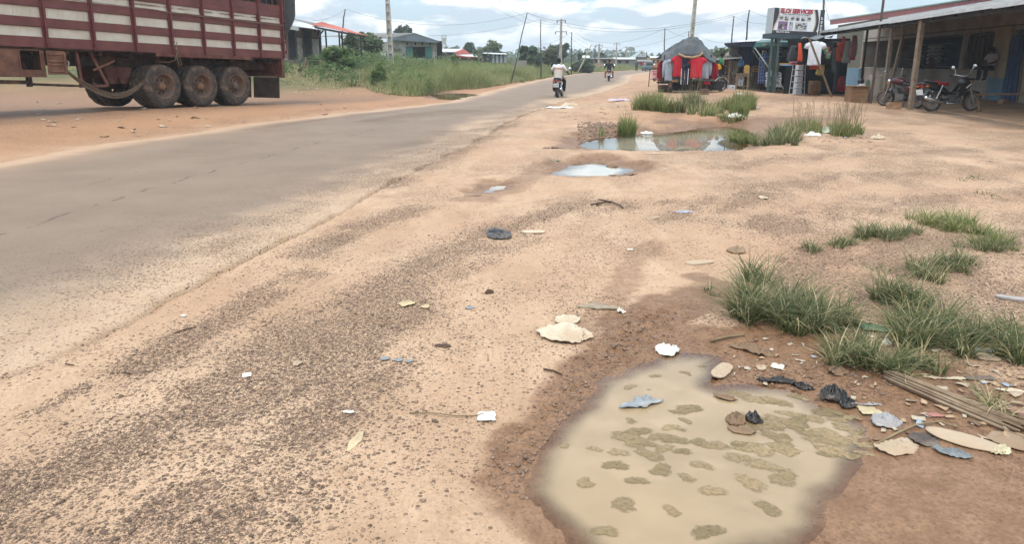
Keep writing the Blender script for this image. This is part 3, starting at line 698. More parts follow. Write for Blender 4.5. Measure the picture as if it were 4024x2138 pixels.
b = MB(); b.tube([(6.05, -.2, .88), (6.1, -.15, 1.15), (6.02, -.1, 1.36)], .03, 6); b.tube([(6.2, -.2, .9), (6.5, -.3, 1.0)], .05, 8); b.build('stowed_hose', M_BLACKOUT, T_)

# ---- wheels
def tyre_mesh(b, rad, wid, seg=60, y0=0.0):
    """tyre turned about y; outer face at y0, lugs on the shoulders"""
    prof = [(.56, .02), (.60, -.006), (.72, -.014), (.86, -.012), (.93, .0), (.975, .022, 1), (.99, .05, 2), (1.0, .10), (.985, .5 * wid / wid * .0 + .15), (1.0, .2), (.99, wid - .05, 2), (.975, wid - .022, 1), (.93, wid), (.86, wid + .012), (.72, wid + .014), (.60, wid + .006), (.56, wid - .02)]
    vs = []; n = seg; k = len(prof)
    for q in prof:
        for j in range(n):
            a = 2 * math.pi * j / n; rr = q[0] * rad
            if len(q) > 2: rr *= (1 - (.022 if j % 3 == 0 else 0))
            elif .95 < q[0] <= 1.0: rr *= 1 - (.010 if (j + int(q[1] * 100)) % 4 == 0 else 0)
            vs.append((rr * math.cos(a), y0 - q[1], rad + rr * math.sin(a)))
    b.add(vs, [(i * n + j, i * n + (j + 1) % n, (i + 1) * n + (j + 1) % n, (i + 1) * n + j) for i in range(k - 1) for j in range(n)])
def rim_mesh(b, rad, deep, n=40):
    """dished steel wheel with hand holes, outer face toward +y"""
    rings = [(.57, .0), (.595, .012), (.57, .02), (.545, .0), (.50, -.05), (.485, -.11), (.46, -deep), (.36, -deep + .01), (.27, -deep + .02), (.20, -deep + .02), (.19, -deep + .06), (.05, -deep + .07)]
    vs = [(r * rad * math.cos(2 * math.pi * j / n), d, rad + r * rad * math.sin(2 * math.pi * j / n)) for r, d in rings for j in range(n)]
    fs = []
    for i in range(len(rings) - 1):
        for j in range(n):
            if i == 7 and j % 5 in (1, 2): continue
            fs.append((i * n + j, (i + 1) * n + j, (i + 1) * n + (j + 1) % n, i * n + (j + 1) % n))
    fs.append(tuple((len(rings) - 1) * n + j for j in range(n)))
    b.add(vs, fs)
TR = .595
def wheel(x, y, outer=True, hub=None):
    b = MB(); b.smooth = True; rim_mesh(b, TR, .15 if outer else .02)
    w_ = b.build('wheel', M_RIM, T_); w_.location = (x, y, 0)
    b = MB(); b.smooth = True; tyre_mesh(b, TR, .29); b.build('tyre', M_TYRE, w_)
    b = MB(); b.lathe([(.35 * TR, -.17), (.0, -.17)], 20, Matrix.Translation((0, 0, TR)) @ Matrix.Rotation(R(-90), 4, 'X')); 
    for k in range(8): a = 2 * math.pi * k / 8 + .2; b.tube([(.235 * TR * math.cos(a), -.14, TR + .235 * TR * math.sin(a)), (.235 * TR * math.cos(a), -.10, TR + .235 * TR * math.sin(a))], .013, 6)
    b.build('wheel_nut', M_CHASSIS, w_)
    if hub: b = MB(); b.smooth = True; b.lathe([(.11 * TR * 1.6, -.09), (.11 * TR * 1.6, -.02), (.07 * TR * 1.6, 0), (0.001, .005)], 16, Matrix.Translation((0, -.02, TR)) @ Matrix.Rotation(R(-90), 4, 'X')); b.build('hub_cap', hub, w_)
    return w_
for k, (x, h) in enumerate(((0, None), (1.32, M_HUB), (2.64, M_HUB))):
    wheel(x, 0, True, h if h else M_RIM)
    for y, so in ((-.36, False), (-1.80, False), (-2.15, True)):
        b = MB(); b.smooth = True; rim_mesh(b, TR, .1, 20); w_ = b.build('wheel', M_RIM, T_); w_.location = (x, y, 0)
        b = MB(); b.smooth = True; tyre_mesh(b, TR, .29, 48); b.build('tyre', M_TYRE, w_)
# ---- ropes
def rope(pts, r, name='rope', n=6):
    b = MB(); b.smooth = True; b.tube(pts, r, n); return b.build(name, M_ROPE, T_)
for k in range(5):
    dz = k * .025; a = Vector((5.40, .14, .98 - dz * .4)); c = Vector((3.12, -.12 + .01 * k, .80 - dz * .3)); pts = []
    for i in range(15):
        t = i / 14; q = a.lerp(c, t); q.z -= (.44 + dz + .01 * rnd.random()) * 4 * t * (1 - t) * (1 + .25 * (t - .5)); q.y += .02 * math.sin(9 * t + k); pts.append(q)
    rope(pts, .013)
for k in range(2):
    pts = []
    for i in range(25):
        t = i / 24; x = 5.7 - 7.85 * t; z = 2.625 - .06 * t - .03 * math.sin(t * math.pi * 8) ** 2 * (t > .35) - k * .02; pts.append((x, .098 + .01 * k, z))
    rope(pts[0 if k == 0 else 10:], .009)
rope([(2.24, .10, 1.82), (2.30, .12, 1.70), (2.24, .13, 1.60), (2.22, .13, 1.50), (2.24, .12, 1.35), (2.12, .10, 1.15), (2.05, .08, 1.20), (2.16, .12, 1.40), (2.23, .14, 1.56)], .012)
rope([(2.17, .10, 1.80), (2.23, .13, 1.62), (2.24, .14, 1.48), (2.30, .11, 1.30), (2.44, .02, 1.24), (2.7, -.1, 1.26)], .012)
rope([(2.24, .13, 1.60), (2.21, .12, 1.3), (2.2, .11, 1.08)], .010)
b = MB(); b.ball((2.235, .13, 1.60), (.04, .03, .035)); b.build('rope_knot', M_ROPE, T_)
b = MB(); b.ball((-1.07, .12, 2.56), (.03, .02, .03)); b.build('rope_knot', M_ROPE, T_)
# ---- folded tarpaulin hanging over the tailgate
rings = []
for i in range(13):
    t = i / 12; z = 2.12 + t * 2.0; dp_ = .06 + .74 * math.sin(min(1, t * 2.3) * math.pi / 2) ** 1.3
    ring = []
    for j in range(28):
        a = 2 * math.pi * j / 28; cx_, sy_ = math.cos(a), math.sin(a)
        px_ = math.copysign(abs(cx_) ** .6, cx_) * dp_ / 2; py_ = math.copysign(abs(sy_) ** .35, sy_) * 1.15
        n_ = .05 * math.sin(5 * a + 3 * t) + .04 * math.sin(11 * a - 6 * t)
        ring.append((XR_ - .12 - dp_ / 2 + px_ * (1 + n_), -1.15 + py_, z + .03 * math.sin(7 * a)))
    rings.append(ring)
b = MB(); b.smooth = True; b.loft(rings); b.build('tarpaulin', M_TARP, T_)
# ================================================================ PLANTS: tools
def foliage_mat(name, cols, rough=.6, trans=.35):
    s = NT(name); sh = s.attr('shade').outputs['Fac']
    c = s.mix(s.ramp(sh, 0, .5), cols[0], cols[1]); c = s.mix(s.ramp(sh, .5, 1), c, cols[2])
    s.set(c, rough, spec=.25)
    tl = s.n('ShaderNodeBsdfTranslucent'); s.l(s.mix(.5, c, tuple(min(.6, q * 1.6) for q in cols[2])), tl.inputs[0])
    mxs = s.n('ShaderNodeMixShader'); mxs.inputs[0].default_value = trans
    s.l(s.b.outputs[0], mxs.inputs[1]); s.l(tl.outputs[0], mxs.inputs[2]); s.l(mxs.outputs[0], s.o.inputs['Surface'])
    return s.m
M_GRASS = foliage_mat('green_grass', [(.06, .085, .022), (.13, .165, .052), (.27, .26, .11)])
M_GRASSF = foliage_mat('dark_tuft_grass', [(.032, .048, .015), (.072, .095, .032), (.17, .17, .075)])
M_GRASSD = foliage_mat('dry_grass', [(.16, .145, .06), (.33, .26, .13), (.50, .39, .23)])
M_GRASSB = foliage_mat('bright_grass', [(.055, .085, .018), (.11, .15, .035), (.20, .20, .07)])
M_LEAF = foliage_mat('broad_leaves', [(.035, .065, .02), (.08, .125, .042), (.15, .20, .07)])
M_LEAFD = foliage_mat('dark_tree_leaves', [(.028, .045, .024), (.055, .08, .042), (.095, .125, .065)], trans=.2)
M_LEAFL = foliage_mat('pale_tree_leaves', [(.045, .06, .03), (.09, .11, .06), (.17, .18, .11)])
M_LEAFM = foliage_mat('mid_tree_leaves', [(.04, .06, .026), (.085, .115, .05), (.16, .18, .085)], trans=.25)
M_BARK = mat('tree_bark', (92, 80, 68), .95, var=.35, scale=9, bump=.5, bscale=20, bdist=.02)
M_STEM = mat('dry_stem', (150, 128, 96), .9, var=.3, scale=9)
def blades_arrays(P, H, Wd, bend, az=None, segs=3):
    n = len(P); az = RNG.uniform(0, 2 * np.pi, n) if az is None else az
    T = np.linspace(0, 1, segs + 1); d = np.stack([np.cos(az), np.sin(az)], 1); sd_ = np.stack([-np.sin(az), np.cos(az)], 1)
    rot = RNG.uniform(-.9, .9, n); side = np.stack([sd_[:, 0] * np.cos(rot) - sd_[:, 1] * np.sin(rot), sd_[:, 0] * np.sin(rot) + sd_[:, 1] * np.cos(rot)], 1)
    V = np.zeros((n, segs + 1, 2, 3))
    for i, t in enumerate(T):
        hor = H * bend * t ** 1.8; up = H * (t - .42 * bend * t ** 2.2)
        c = np.stack([P[:, 0] + d[:, 0] * hor, P[:, 1] + d[:, 1] * hor, P[:, 2] + up - .01], 1)
        wd = Wd * (1 - t) ** .7 * .5 + Wd * .04
        for k, sg in ((0, -1), (1, 1)):
            V[:, i, k, 0] = c[:, 0] + sg * side[:, 0] * wd; V[:, i, k, 1] = c[:, 1] + sg * side[:, 1] * wd; V[:, i, k, 2] = c[:, 2]
    base = (np.arange(n) * (segs + 1) * 2)[:, None]
    Fc = np.concatenate([np.stack([base[:, 0] + 2 * i, base[:, 0] + 2 * i + 1, base[:, 0] + 2 * i + 3, base[:, 0] + 2 * i + 2], 1) for i in range(segs)])
    return V.reshape(-1, 3), Fc, (segs + 1) * 2
def grass(name, P, H, Wd, bend, m, segs=3, az=None, shade=None):
    V, Fc, k = blades_arrays(P, H, Wd, bend, az, segs)
    sh = np.repeat(RNG.random(len(P)) if shade is None else np.clip(shade + RNG.normal(0, .18, len(P)), 0, 1), k)
    return npmesh(name, V, Fc, m, attrs=dict(shade=sh))
def leaf_arrays(C, size, asp=.5, droop=.3):
    n = len(C); L_ = size * RNG.uniform(.6, 1.3, n)
    d = RNG.normal(size=(n, 3)); d[:, 2] = d[:, 2] * .6 - droop; d /= np.linalg.norm(d, axis=1)[:, None]
    u = RNG.normal(size=(n, 3)); u[:, 2] += .6; s_ = np.cross(d, u); s_ /= np.linalg.norm(s_, axis=1)[:, None] + 1e-9
    nn_ = np.cross(s_, d)
    a = C - d * (L_ / 2)[:, None]; b = C + s_ * (L_ * asp / 2)[:, None] + nn_ * (L_ * .06)[:, None]; c = C + d * (L_ / 2)[:, None]; e = C - s_ * (L_ * asp / 2)[:, None] + nn_ * (L_ * .06)[:, None]
    V = np.stack([a, b, c, e], 1).reshape(-1, 3); i = np.arange(n) * 4
    return V, np.stack([i, i + 1, i + 2, i + 3], 1)
def crown_points(blobs, n):
    """points in the outer shells of a set of ellipsoids, thicker toward the outside"""
    w_ = np.array([r[0] * r[1] + r[0] * r[2] for c, r in blobs]); pick = RNG.choice(len(blobs), n, p=w_ / w_.sum())
    d = RNG.normal(size=(n, 3)); d /= np.linalg.norm(d, axis=1)[:, None]
    rr = RNG.uniform(.35, 1.05, n) ** .5
    C = np.array([blobs[i][0] for i in range(len(blobs))], float)[pick]; Rr = np.array([blobs[i][1] for i in range(len(blobs))], float)[pick]
    return C + d * Rr * rr[:, None], pick, d
def leafy(name, blobs, n, size, m, parent=None, asp=.5, droop=.3):
    C, pick, d = crown_points(blobs, n); V, Fc = leaf_arrays(C, size, asp, droop)
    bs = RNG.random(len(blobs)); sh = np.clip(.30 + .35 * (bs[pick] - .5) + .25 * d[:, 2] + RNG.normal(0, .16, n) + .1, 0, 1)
    return npmesh(name, V, Fc, m, parent, attrs=dict(shade=np.repeat(sh, 4)))
def blobs_in(c, rx, rz, k, seed, ry=None, lean=0):
    r_ = random.Random(seed); out = []
    ry = ry or rx
    for i in range(k):
        a = r_.uniform(0, 2 * math.pi); q = r_.random() ** .5; z = r_.uniform(-.75, .8)
        lim = math.sqrt(max(.05, 1 - z * z)); br = r_.uniform(.28, .46)
        out.append(((c[0] + math.cos(a) * q * lim * rx * .75 + lean * z, c[1] + math.sin(a) * q * lim * ry * .75, c[2] + z * rz * .8), (rx * br, ry * br, rz * br * r_.uniform(.7, 1.1))))
    return out
def tree(label, px, ytop, ybase, wpx, Y, n=900, size=.5, m=None, k=14, name='tree', trunk=.35, seed=1, asp=.6, group=None, sparse=False):
    """a tree standing at distance Y, as tall and wide as it shows"""
    b = VA(px, ybase, Y); t = VA(px, ytop, Y); g0 = min(b.z, gh(b.x, b.y) - .05) if b.z < 6 else b.z; wd = wpx * Y / F
    root = empty(name, (b.x, b.y, g0)); H = t.z - g0
    ch = min(H * (1 - trunk * .6), wd * 1.6); cz = H - ch / 2
    bl = blobs_in((0, 0, cz), wd / 2, ch / 2, k, seed)
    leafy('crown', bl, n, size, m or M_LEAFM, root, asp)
    q = MB(); q.smooth = True; r0 = max(.05, H * .022); q.tube([(0, 0, -.3), (.05 * H * .1, 0, H * .3), (0, .02 * H, cz), (.02 * H, 0, H - ch * .25)], [r0 * 1.4, r0, r0 * .7, r0 * .25], 8)
    rr = random.Random(seed + 5)
    for c, r in bl[:7]:
        z0 = rr.uniform(.35, .8) * cz; q.tube([(0, 0, z0), ((c[0]) * .5, c[1] * .5, (z0 + c[2]) / 2 + .05 * H), (c[0], c[1], c[2])], [r0 * .5, r0 * .35, r0 * .12], 6)
    q.build('trunk', M_BARK, root)
    return tag(root, label, 'tree', group)
def palm(label, px, ytop, ybase, Y, fl, nf=12, seed=2):
    b = VA(px, ybase, Y); t = VA(px, ytop, Y); g0 = min(b.z, gh(b.x, b.y)); H = t.z - g0 - fl * .4; rr = random.Random(seed)
    root = empty('palm_tree', (b.x, b.y, g0)); q = MB(); q.smooth = True
    q.tube([(0, 0, -.3), (.1, 0, H * .5), (.05, .05, H)], [.2, .15, .12], 8); q.build('trunk', M_BARK, root)
    for i in range(nf):
        a = 2 * math.pi * i / nf + rr.uniform(-.2, .2); el = rr.uniform(.2, 1.2); V = []; Fq = []
        pts = []
        for j in range(8):
            tt_ = j / 7; rad = fl * tt_ * math.cos(el) ** .5; z = H + fl * (math.sin(el) * tt_ - .75 * tt_ ** 2); pts.append(Vector((.05 + math.cos(a) * rad, .05 + math.sin(a) * rad, z)))
        sd_ = Vector((-math.sin(a), math.cos(a), 0)); mb = MB()
        for j in range(1, 8):
            for sg in (-1, 1):
                for e in (0, .5):
                    p = pts[j - 1].lerp(pts[j], e); le = fl * .28 * (1 - .5 * j / 8); tip = p + sd_ * sg * le + (pts[j] - pts[j - 1]).normalized() * le * .5 - Vector((0, 0, le * .5)); wv = (pts[j] - pts[j - 1]).normalized() * .05 * fl / 2
                    mb.add([p - wv, p + wv, tip], [(0, 1, 2)])
        mb.tube(pts, [.03] * 7 + [.01], 4)
        o = mb.build('frond', M_LEAFD, root)
        av = o.data.attributes.new('shade', 'FLOAT', 'POINT'); av.data.foreach_set('value', np.full(len(o.data.vertices), rr.uniform(.2, .8), np.float32))
    return tag(root, label, 'palm')

# ================================================================ LEFT VERGE: grass and scrub
Vl = [G(*q) for q in [(1060, 308), (1120, 316), (1200, 334), (1320, 352), (1400, 338), (1440, 342), (1520, 374), (1640, 378), (1720, 364), (1850, 352), (1980, 334), (2095, 312)]]
vx = np.array([v.x for v in Vl]); vy = np.array([v.y for v in Vl]); o_ = np.argsort(vx); vx, vy = vx[o_], vy[o_]
def yV(x): return np.interp(x, vx, vy)
n = 90000; x = RNG.uniform(-24, 2.2, n); dd = RNG.random(n) ** 1.25 * 14; y = yV(x) + dd + (fbm(x * 1.5, x * 0, 71, 3) - .5) * 2.2
k = (x < xL(y) - .5); x, y, dd = x[k], y[k], dd[k]
z = ground_h(x, y, False); pxx = CX + F * x / (y * math.cos(PITCH) + (CAMH - z) * math.sin(PITCH))
clump = fbm(x * .8, y * .8, 73, 3)
tall = ss(1380, 1560, pxx + (fbm(x * .5, y * .5, 74, 2) - .5) * 260)           # the left part is lower and drier
cl2 = ss(.30, .68, fbm(x * .35, y * .35, 75, 3))
Hh = (.16 + .26 * ss(0, 2.5, dd) * (1 - tall) * (.4 + clump) + tall * (.15 + 1.0 * ss(0, 2.2, dd) * (.25 + .9 * cl2)) * (.45 + .9 * clump)) * RNG.uniform(.5, 1.35, len(x))
Hh *= 1 - .35 * ss(6, 13, dd) * (1 - tall)
keep = RNG.random(len(x)) < .45 + .75 * clump; 
dry = (RNG.random(len(x)) < (1 - tall) * .66 + .14 + .35 * (1 - cl2) + .3 * (1 - ss(0, .7, dd))) & keep
grn = ~dry & keep
P = np.stack([x, y, z], 1)
tag(grass('tall_grass', P[grn], Hh[grn], .022 + .012 * RNG.random(grn.sum()), RNG.uniform(.15, .75, grn.sum()), M_GRASS, 3, shade=.25 + .6 * clump[grn]), 'tall rank green grass on the bank left of the road', kind='stuff')
tag(grass('dry_grass', P[dry], Hh[dry] * .8, .018 + .01 * RNG.random(dry.sum()), RNG.uniform(.1, .6, dry.sum()), M_GRASSD, 3), 'bleached dry grass along the foot of the left bank', kind='stuff')
# grass down the far left side of the road and around the bend
n = 26000; y = 55 + 110 * RNG.random(n) ** 1.4; dd = RNG.random(n) ** 1.3 * 9; x = xL(y) - .25 - dd + (fbm(y * .4, y * 0, 77, 3) - .5) * 1.6; z = ground_h(x, y, False)
tag(grass('verge_grass', np.stack([x, y, z], 1), (.3 + .9 * ss(.2, 3, dd)) * RNG.uniform(.6, 1.3, n), .05 + .03 * RNG.random(n), RNG.uniform(.15, .7, n), M_GRASS, 2, shade=.35 + .5 * fbm(x * .3, y * .3, 78, 3)), 'grass along the far left edge of the road', kind='stuff')
# low scrub behind the grass, one mass
bl = []; r_ = random.Random(4)
for i in range(150):
    yy = r_.uniform(36, 66); xx = r_.uniform(-.36, -.06) * yy + r_.uniform(-1, 1)
    if xx > xL(yy) - 5 or yy < yV(xx) + 6 or (xx < -13.5 and yy < 52): continue
    h_ = r_.uniform(.5, 1.1); bl.append(((xx, yy, gh(xx, yy) + h_ * .5), (r_.uniform(.7, 1.6), r_.uniform(.7, 1.4), h_)))
for i in range(70):
    xx = r_.uniform(-17, .5); yy = float(yV(xx)) + r_.uniform(1.2, 6)
    if xx > xL(yy) - 2.5: continue
    h_ = r_.uniform(.25, .75); bl.append(((xx, yy, gh(xx, yy) + h_ * .6), (r_.uniform(.35, .9), r_.uniform(.35, .8), h_)))
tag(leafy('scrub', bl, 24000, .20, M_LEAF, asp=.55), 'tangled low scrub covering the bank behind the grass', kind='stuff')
bl = []
for i in range(120):
    yy = r_.uniform(70, 150); xx = xL(yy) - r_.uniform(6, 40); h_ = r_.uniform(.6, 1.6); bl.append(((xx, yy, gh(xx, yy) + h_ * .4), (r_.uniform(1.5, 3), r_.uniform(1.5, 3), h_)))
tag(leafy('scrub', bl, 9000, .5, M_LEAFM, asp=.6), 'far scrub left of the bend in the road', kind='stuff')

def bush(name, label, px, ytop, ybase, wpx, Y, n, size, m, k=12, seed=3, asp=.6):
    b = VA(px, ybase, Y); t = VA(px, ytop, Y); g0 = gh(b.x, b.y); wd = wpx * Y / F; H = max(.5, t.z - g0)
    root = empty(name, (b.x, b.y, g0)); bl = blobs_in((0, 0, H * .52), wd / 2, H * .52, k, seed)
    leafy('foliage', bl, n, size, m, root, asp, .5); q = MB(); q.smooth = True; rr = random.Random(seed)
    for c, r in bl[:8]: q.tube([(rr.uniform(-.1, .1), rr.uniform(-.1, .1), -.1), (c[0] * .5, c[1] * .5, c[2] * .6), c], [.03, .022, .01], 5)
    q.build('stem', M_BARK, root); return tag(root, label, 'bush')
bush('leafy_bush', 'round leafy green bush in front of the roadside shop', 1330, 184, 300, 122, 41, 2600, .24, M_LEAF, 16, 5, .62)
bush('leafy_bush', 'small bush with big round pale leaves behind the orange canopy posts', 1395, 132, 200, 78, 58, 420, .62, M_LEAFL, 12, 6, .85)
bush('leafy_bush', 'dense bush rising above the weeds left of the concrete pole', 1450, 124, 215, 110, 62, 2200, .32, M_LEAFM, 16, 7)
bush('leafy_bush', 'dark creeper-covered stump like a green cone in the tall grass', 1788, 203, 300, 30, 47, 1100, .20, M_LEAF, 14, 8, .8)
bush('leafy_bush', 'big dark roadside bush at the foot of the leaning pale pole', 2292, 226, 284, 100, 98, 2600, .5, M_LEAFD, 14, 9)
bush('leafy_bush', 'dark reed clump in front of the concrete pole', 1490, 250, 335, 70, 36, 900, .40, M_LEAF, 12, 10, .14)

# ================================================================ LEFT: roadside shop with metal canopies
M_SHOPW = mat('dirty_white_wall', (232, 228, 218), .9, var=.15, scale=2, dirt=(150, 130, 112), dirt_amt=.6)
M_SHOPB = mat('brown_pink_wall', (176, 146, 134), .9, var=.2, scale=2)
M_SHUT = mat('blue_black_shutter', (52, 54, 66), .6, var=.2, scale=4)
M_ZINCW = mat('pale_zinc', (226, 226, 224), .5, metal=.1, var=.12, scale=2, dirt=(170, 160, 150), dirt_amt=.35)
M_ZINCG = mat('grey_zinc', (150, 146, 140), .65, metal=.1, var=.2, scale=2, dirt=(120, 108, 98), dirt_amt=.5)
M_ORANGE = mat('orange_roof_sheet', (206, 92, 56), .65, var=.2, scale=2, dirt=(170, 90, 60), dirt_amt=.4)
M_DARKWOOD = mat('dark_weathered_wood', (66, 60, 56), .95, var=.3, scale=8)
M_WOOD = mat('grey_brown_wood', (140, 118, 98), .95, var=.3, scale=7, bump=.4, bscale=25)
M_CONC = mat('raw_concrete', (206, 200, 188), .95, var=.15, scale=3, dirt=(138, 122, 106), dirt_amt=.5)
M_PLINTH = mat('cement_plinth', (150, 138, 124), .95, var=.2, scale=3)
def slab(b, p, q, z0, z1, th):
    """upright slab from p to q"""
    p = Vector((p[0], p[1], 0)); q = Vector((q[0], q[1], 0)); d = (q - p).normalized(); nrm = Vector((-d.y, d.x, 0)) * th
    b.prism([(p.x, p.y, z0), (q.x, q.y, z0), (q.x, q.y, z1), (p.x, p.y, z1)], nrm)
shop = empty('roadside_shop', (-15.6, 46, 1.3)); tag(shop, 'low white and brown shop with dark shutter doors behind the trailer', 'shop')
def inS(o): o.parent = shop; o.matrix_parent_inverse = shop.matrix_world.inverted(); return o
shop.matrix_world = Matrix.Translation((-15.6, 46, 1.3))
A0 = VA(1060, 232, 42.5); B0 = VA(1268, 236, 50.5); ZP = 1.70; ZT = 3.78; ZM = 3.12
def onw(px):   # point of the shop front at picture column px
    d = ray(px, 200); e = B0 - A0
    t = (A0.y * d[0] - A0.x * d[1]) / (e.x * d[1] - e.y * d[0]); return A0 + e * t
back = Vector((-3.2, 1.0, 0))
b = MB(); slab(b, A0, B0, ZP, ZM, .12); slab(b, B0, B0 + back, ZP, ZT, .12); slab(b, A0 + back, B0 + back, ZP, ZT, .12); inS(b.build('wall', M_SHOPW))
b = MB(); slab(b, A0, B0, ZM + .05, ZT, .12); inS(b.build('upper_wall', M_SHOPB))
b = MB(); e = (B0 - A0).normalized(); nr = Vector((e.y, -e.x, 0)); slab(b, A0 + nr * .02, B0 + nr * .02, ZM, ZM + .05, .15); inS(b.build('wall_trim', M_DARKWOOD))
b = MB(); slab(b, A0 + nr * .9, B0 + nr * .9, ZP - .9, ZP - .02, .9); inS(b.build('plinth', M_PLINTH))
for p0, p1 in ((1130, 1163), (1191, 1223)):
    a, c = onw(p0) + nr * .02, onw(p1) + nr * .02; b = MB(); nb = 9
    b.sheet((a.x, a.y, ZP), (c.x, c.y, ZP), (c.x, c.y, 3.62), (a.x, a.y, 3.62), 36, 1, .02, nb, .018); dr = inS(b.build('shutter_door', M_SHUT))
    b = MB()
    for q in (a, c): b.bar((q.x + nr.x * .03, q.y + nr.y * .03, ZP), (q.x + nr.x * .03, q.y + nr.y * .03, 3.68), .08)
    b.bar((a.x, a.y, 3.66), (c.x, c.y, 3.66), .08); inS(b.build('door_frame', M_WOOD))
def roofsheet(name, pts, ridges, m, amp=.02, thick=.01):
    b = MB(); b.sheet(*pts, max(12, ridges * 4), 3, thick, ridges, amp); return b.build(name, m)
inS(roofsheet('canopy_sheet', (VA(1118, 92, 39.5), VA(1284, 120, 46.5), VA(1236, 100, 49), VA(1146, 74, 42.5)), 22, M_ZINCW))
inS(roofsheet('main_roof_sheet', (VA(1140, 74, 43), VA(1236, 100, 49), VA(1330, 108, 57), VA(1150, 70, 56)), 22, M_ZINCG))
inS(roofsheet('orange_canopy_sheet', (VA(1222, 94, 46), VA(1440, 138, 46), VA(1345, 108, 57), VA(1266, 84, 56)), 26, M_ORANGE))
b = MB(); b.bar(VA(1236, 106, 45), VA(1436, 143, 45.5), .06, .12); inS(b.build('canopy_beam', M_DARKWOOD))
b = MB(); b.bar(VA(1128, 103, 39.6), VA(1172, 112, 41.5), .05, .22); inS(b.build('lintel_board', M_SHOPW))
def groundpost(px, ytop, Y, w_, m, name='canopy_post', ybot=None):
    t = VA(px, ytop, Y); b = MB(); z0 = gh(t.x, t.y) - .1 if ybot is None else VA(px, ybot, Y).z
    b.tube([(t.x, t.y, z0), (t.x, t.y, t.z)], w_, 8); return b.build(name, m)
for px, yt, Y in ((1254, 116, 45.5), (1279, 118, 47.5), (1332, 124, 46), (1343, 126, 49), (1417, 140, 46)): inS(groundpost(px, yt, Y, .075 if px == 1254 else .055, M_DARKWOOD))
b = MB(); q = VA(1254, 138, 45.5); b.bar(q, VA(1236, 116, 45), .07); b.bar(q, VA(1270, 118, 46), .07); inS(b.build('post_brace', M_DARKWOOD))
# odd timber in front of the shop
def plank_frame(label):
    root = empty('broken_bench', G(1225, 290)); tag(root, label, 'bench')
    Y = 38.5; b = MB(); b.prism([VA(1204, 226, Y), VA(1262, 230, Y), VA(1262, 235, Y), VA(1204, 231, Y)], (0, .3, 0)); o = b.build('seat_board', M_DARKWOOD); o.parent = root; o.matrix_parent_inverse = Matrix.Translation(-root.location)
    for p0, p1 in (((1203, 226), (1196, 268)), ((1208, 240), (1216, 266)), ((1260, 232), (1257, 262))):
        b = MB(); b.bar(VA(*p0, Y), VA(*p1, Y), .09); o = b.build('leg', M_WOOD); o.parent = root; o.matrix_parent_inverse = Matrix.Translation(-root.location)
    for yy in (238, 246): b = MB(); b.prism([VA(1206, yy, Y + .25), VA(1258, yy + 3, Y + .25), VA(1258, yy + 7, Y + .25), VA(1206, yy + 4, Y + .25)], (0, .04, 0)); o = b.build('side_board', M_DARKWOOD); o.parent = root; o.matrix_parent_inverse = Matrix.Translation(-root.location)
plank_frame('broken dark plank bench half hidden in the weeds before the shop')
b = MB(); q = G(1181, 300); b.bar(q - Vector((0, 0, .1)), q + Vector((.03, 0, .55)), .09); b.bar(q + Vector((.02, 0, .5)), q + Vector((.4, .1, .15)), .05); tag(b.build('wooden_stake', M_WOOD), 'short grey stake standing in the yellow grass left of the bush', 'stake')
b = MB(); q = VA(1391, 215, 50); b.prism([VA(1387, 210, 50), VA(1400, 212, 50), VA(1435, 228, 50), VA(1387, 226, 50)], (0, .4, 0)); tag(b.build('old_slab', M_DARKWOOD), 'dark tilted slab beside the orange canopy post', 'slab')

# ================================================================ gabled white store with green shutters
M_LIME = mat('lime_washed_wall', (214, 210, 198), .95, var=.12, scale=1.5, dirt=(160, 146, 128), dirt_amt=.65, dirt_scale=.8)
M_FASCIA = mat('blue_grey_fascia', (112, 122, 128), .8, var=.2, scale=1.5)
M_TEAL = mat('teal_shutter', (92, 150, 138), .7, var=.15, scale=3)
store = empty('gabled_store', (0, 0, 0)); tag(store, 'white gabled store with teal shutters right of the concrete pole', 'shop')
Y1 = 72; b = MB(); zb = .4
p = [VA(1528, 240, Y1), VA(1709, 240, Y1)]; ze = VA(1709, 158, Y1).z; zl = VA(1540, 158, Y1).z
pb = VA(1250, 240, 92)
ox0, ox1 = VA(1606, 240, Y1).x, VA(1694, 240, Y1).x; zo0, zo1 = VA(1650, 226, Y1).z, VA(1650, 182, Y1).z
for xa, xb, za, zc in ((p[0].x, ox0, zb, ze), (ox1, p[1].x, zb, ze), (ox0, ox1, zb, zo0), (ox0, ox1, zo1, ze)): slab(b, (xa, Y1), (xb, Y1), za, zc, .25)
slab(b, (pb.x, pb.y), (p[0].x, Y1 + .3), zb, ze - .1, .25); slab(b, (p[1].x - .25, Y1 + .25), (p[1].x - 2.3, Y1 + 16), zb, ze - .1, .25)
wl = b.build('wall', M_LIME, store)
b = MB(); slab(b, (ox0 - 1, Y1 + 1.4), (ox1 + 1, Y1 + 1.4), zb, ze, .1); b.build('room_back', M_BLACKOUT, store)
b = MB(); apex = VA(1630, 131, Y1 - 1.2); el_ = VA(1528, 152, Y1 - 1.2); er_ = VA(1728, 165, Y1 - 1.2)
b.prism([el_, VA(1545, 156, Y1 - 1.2), VA(1700, 166, Y1 - 1.2), er_, apex], (0, .25, 0)); b.build('gable_fascia', M_FASCIA, store)
rb = VA(1474, 131, 92); 
o = roofsheet('roof_sheet', (el_ + Vector((0, 0, .06)), apex + Vector((0, 0, .06)), rb + Vector((0, 0, .06)), VA(1255, 143, 90) + Vector((0, 0, .06))), 30, M_ZINCG, .03); o.parent = store
o = roofsheet('roof_sheet', (apex + Vector((0, 0, .06)), er_ + Vector((.1, 0, .06)), er_ + Vector((-3, 20, .2)), rb + Vector((0, 0, .06))), 20, M_ZINCG, .03); o.parent = store
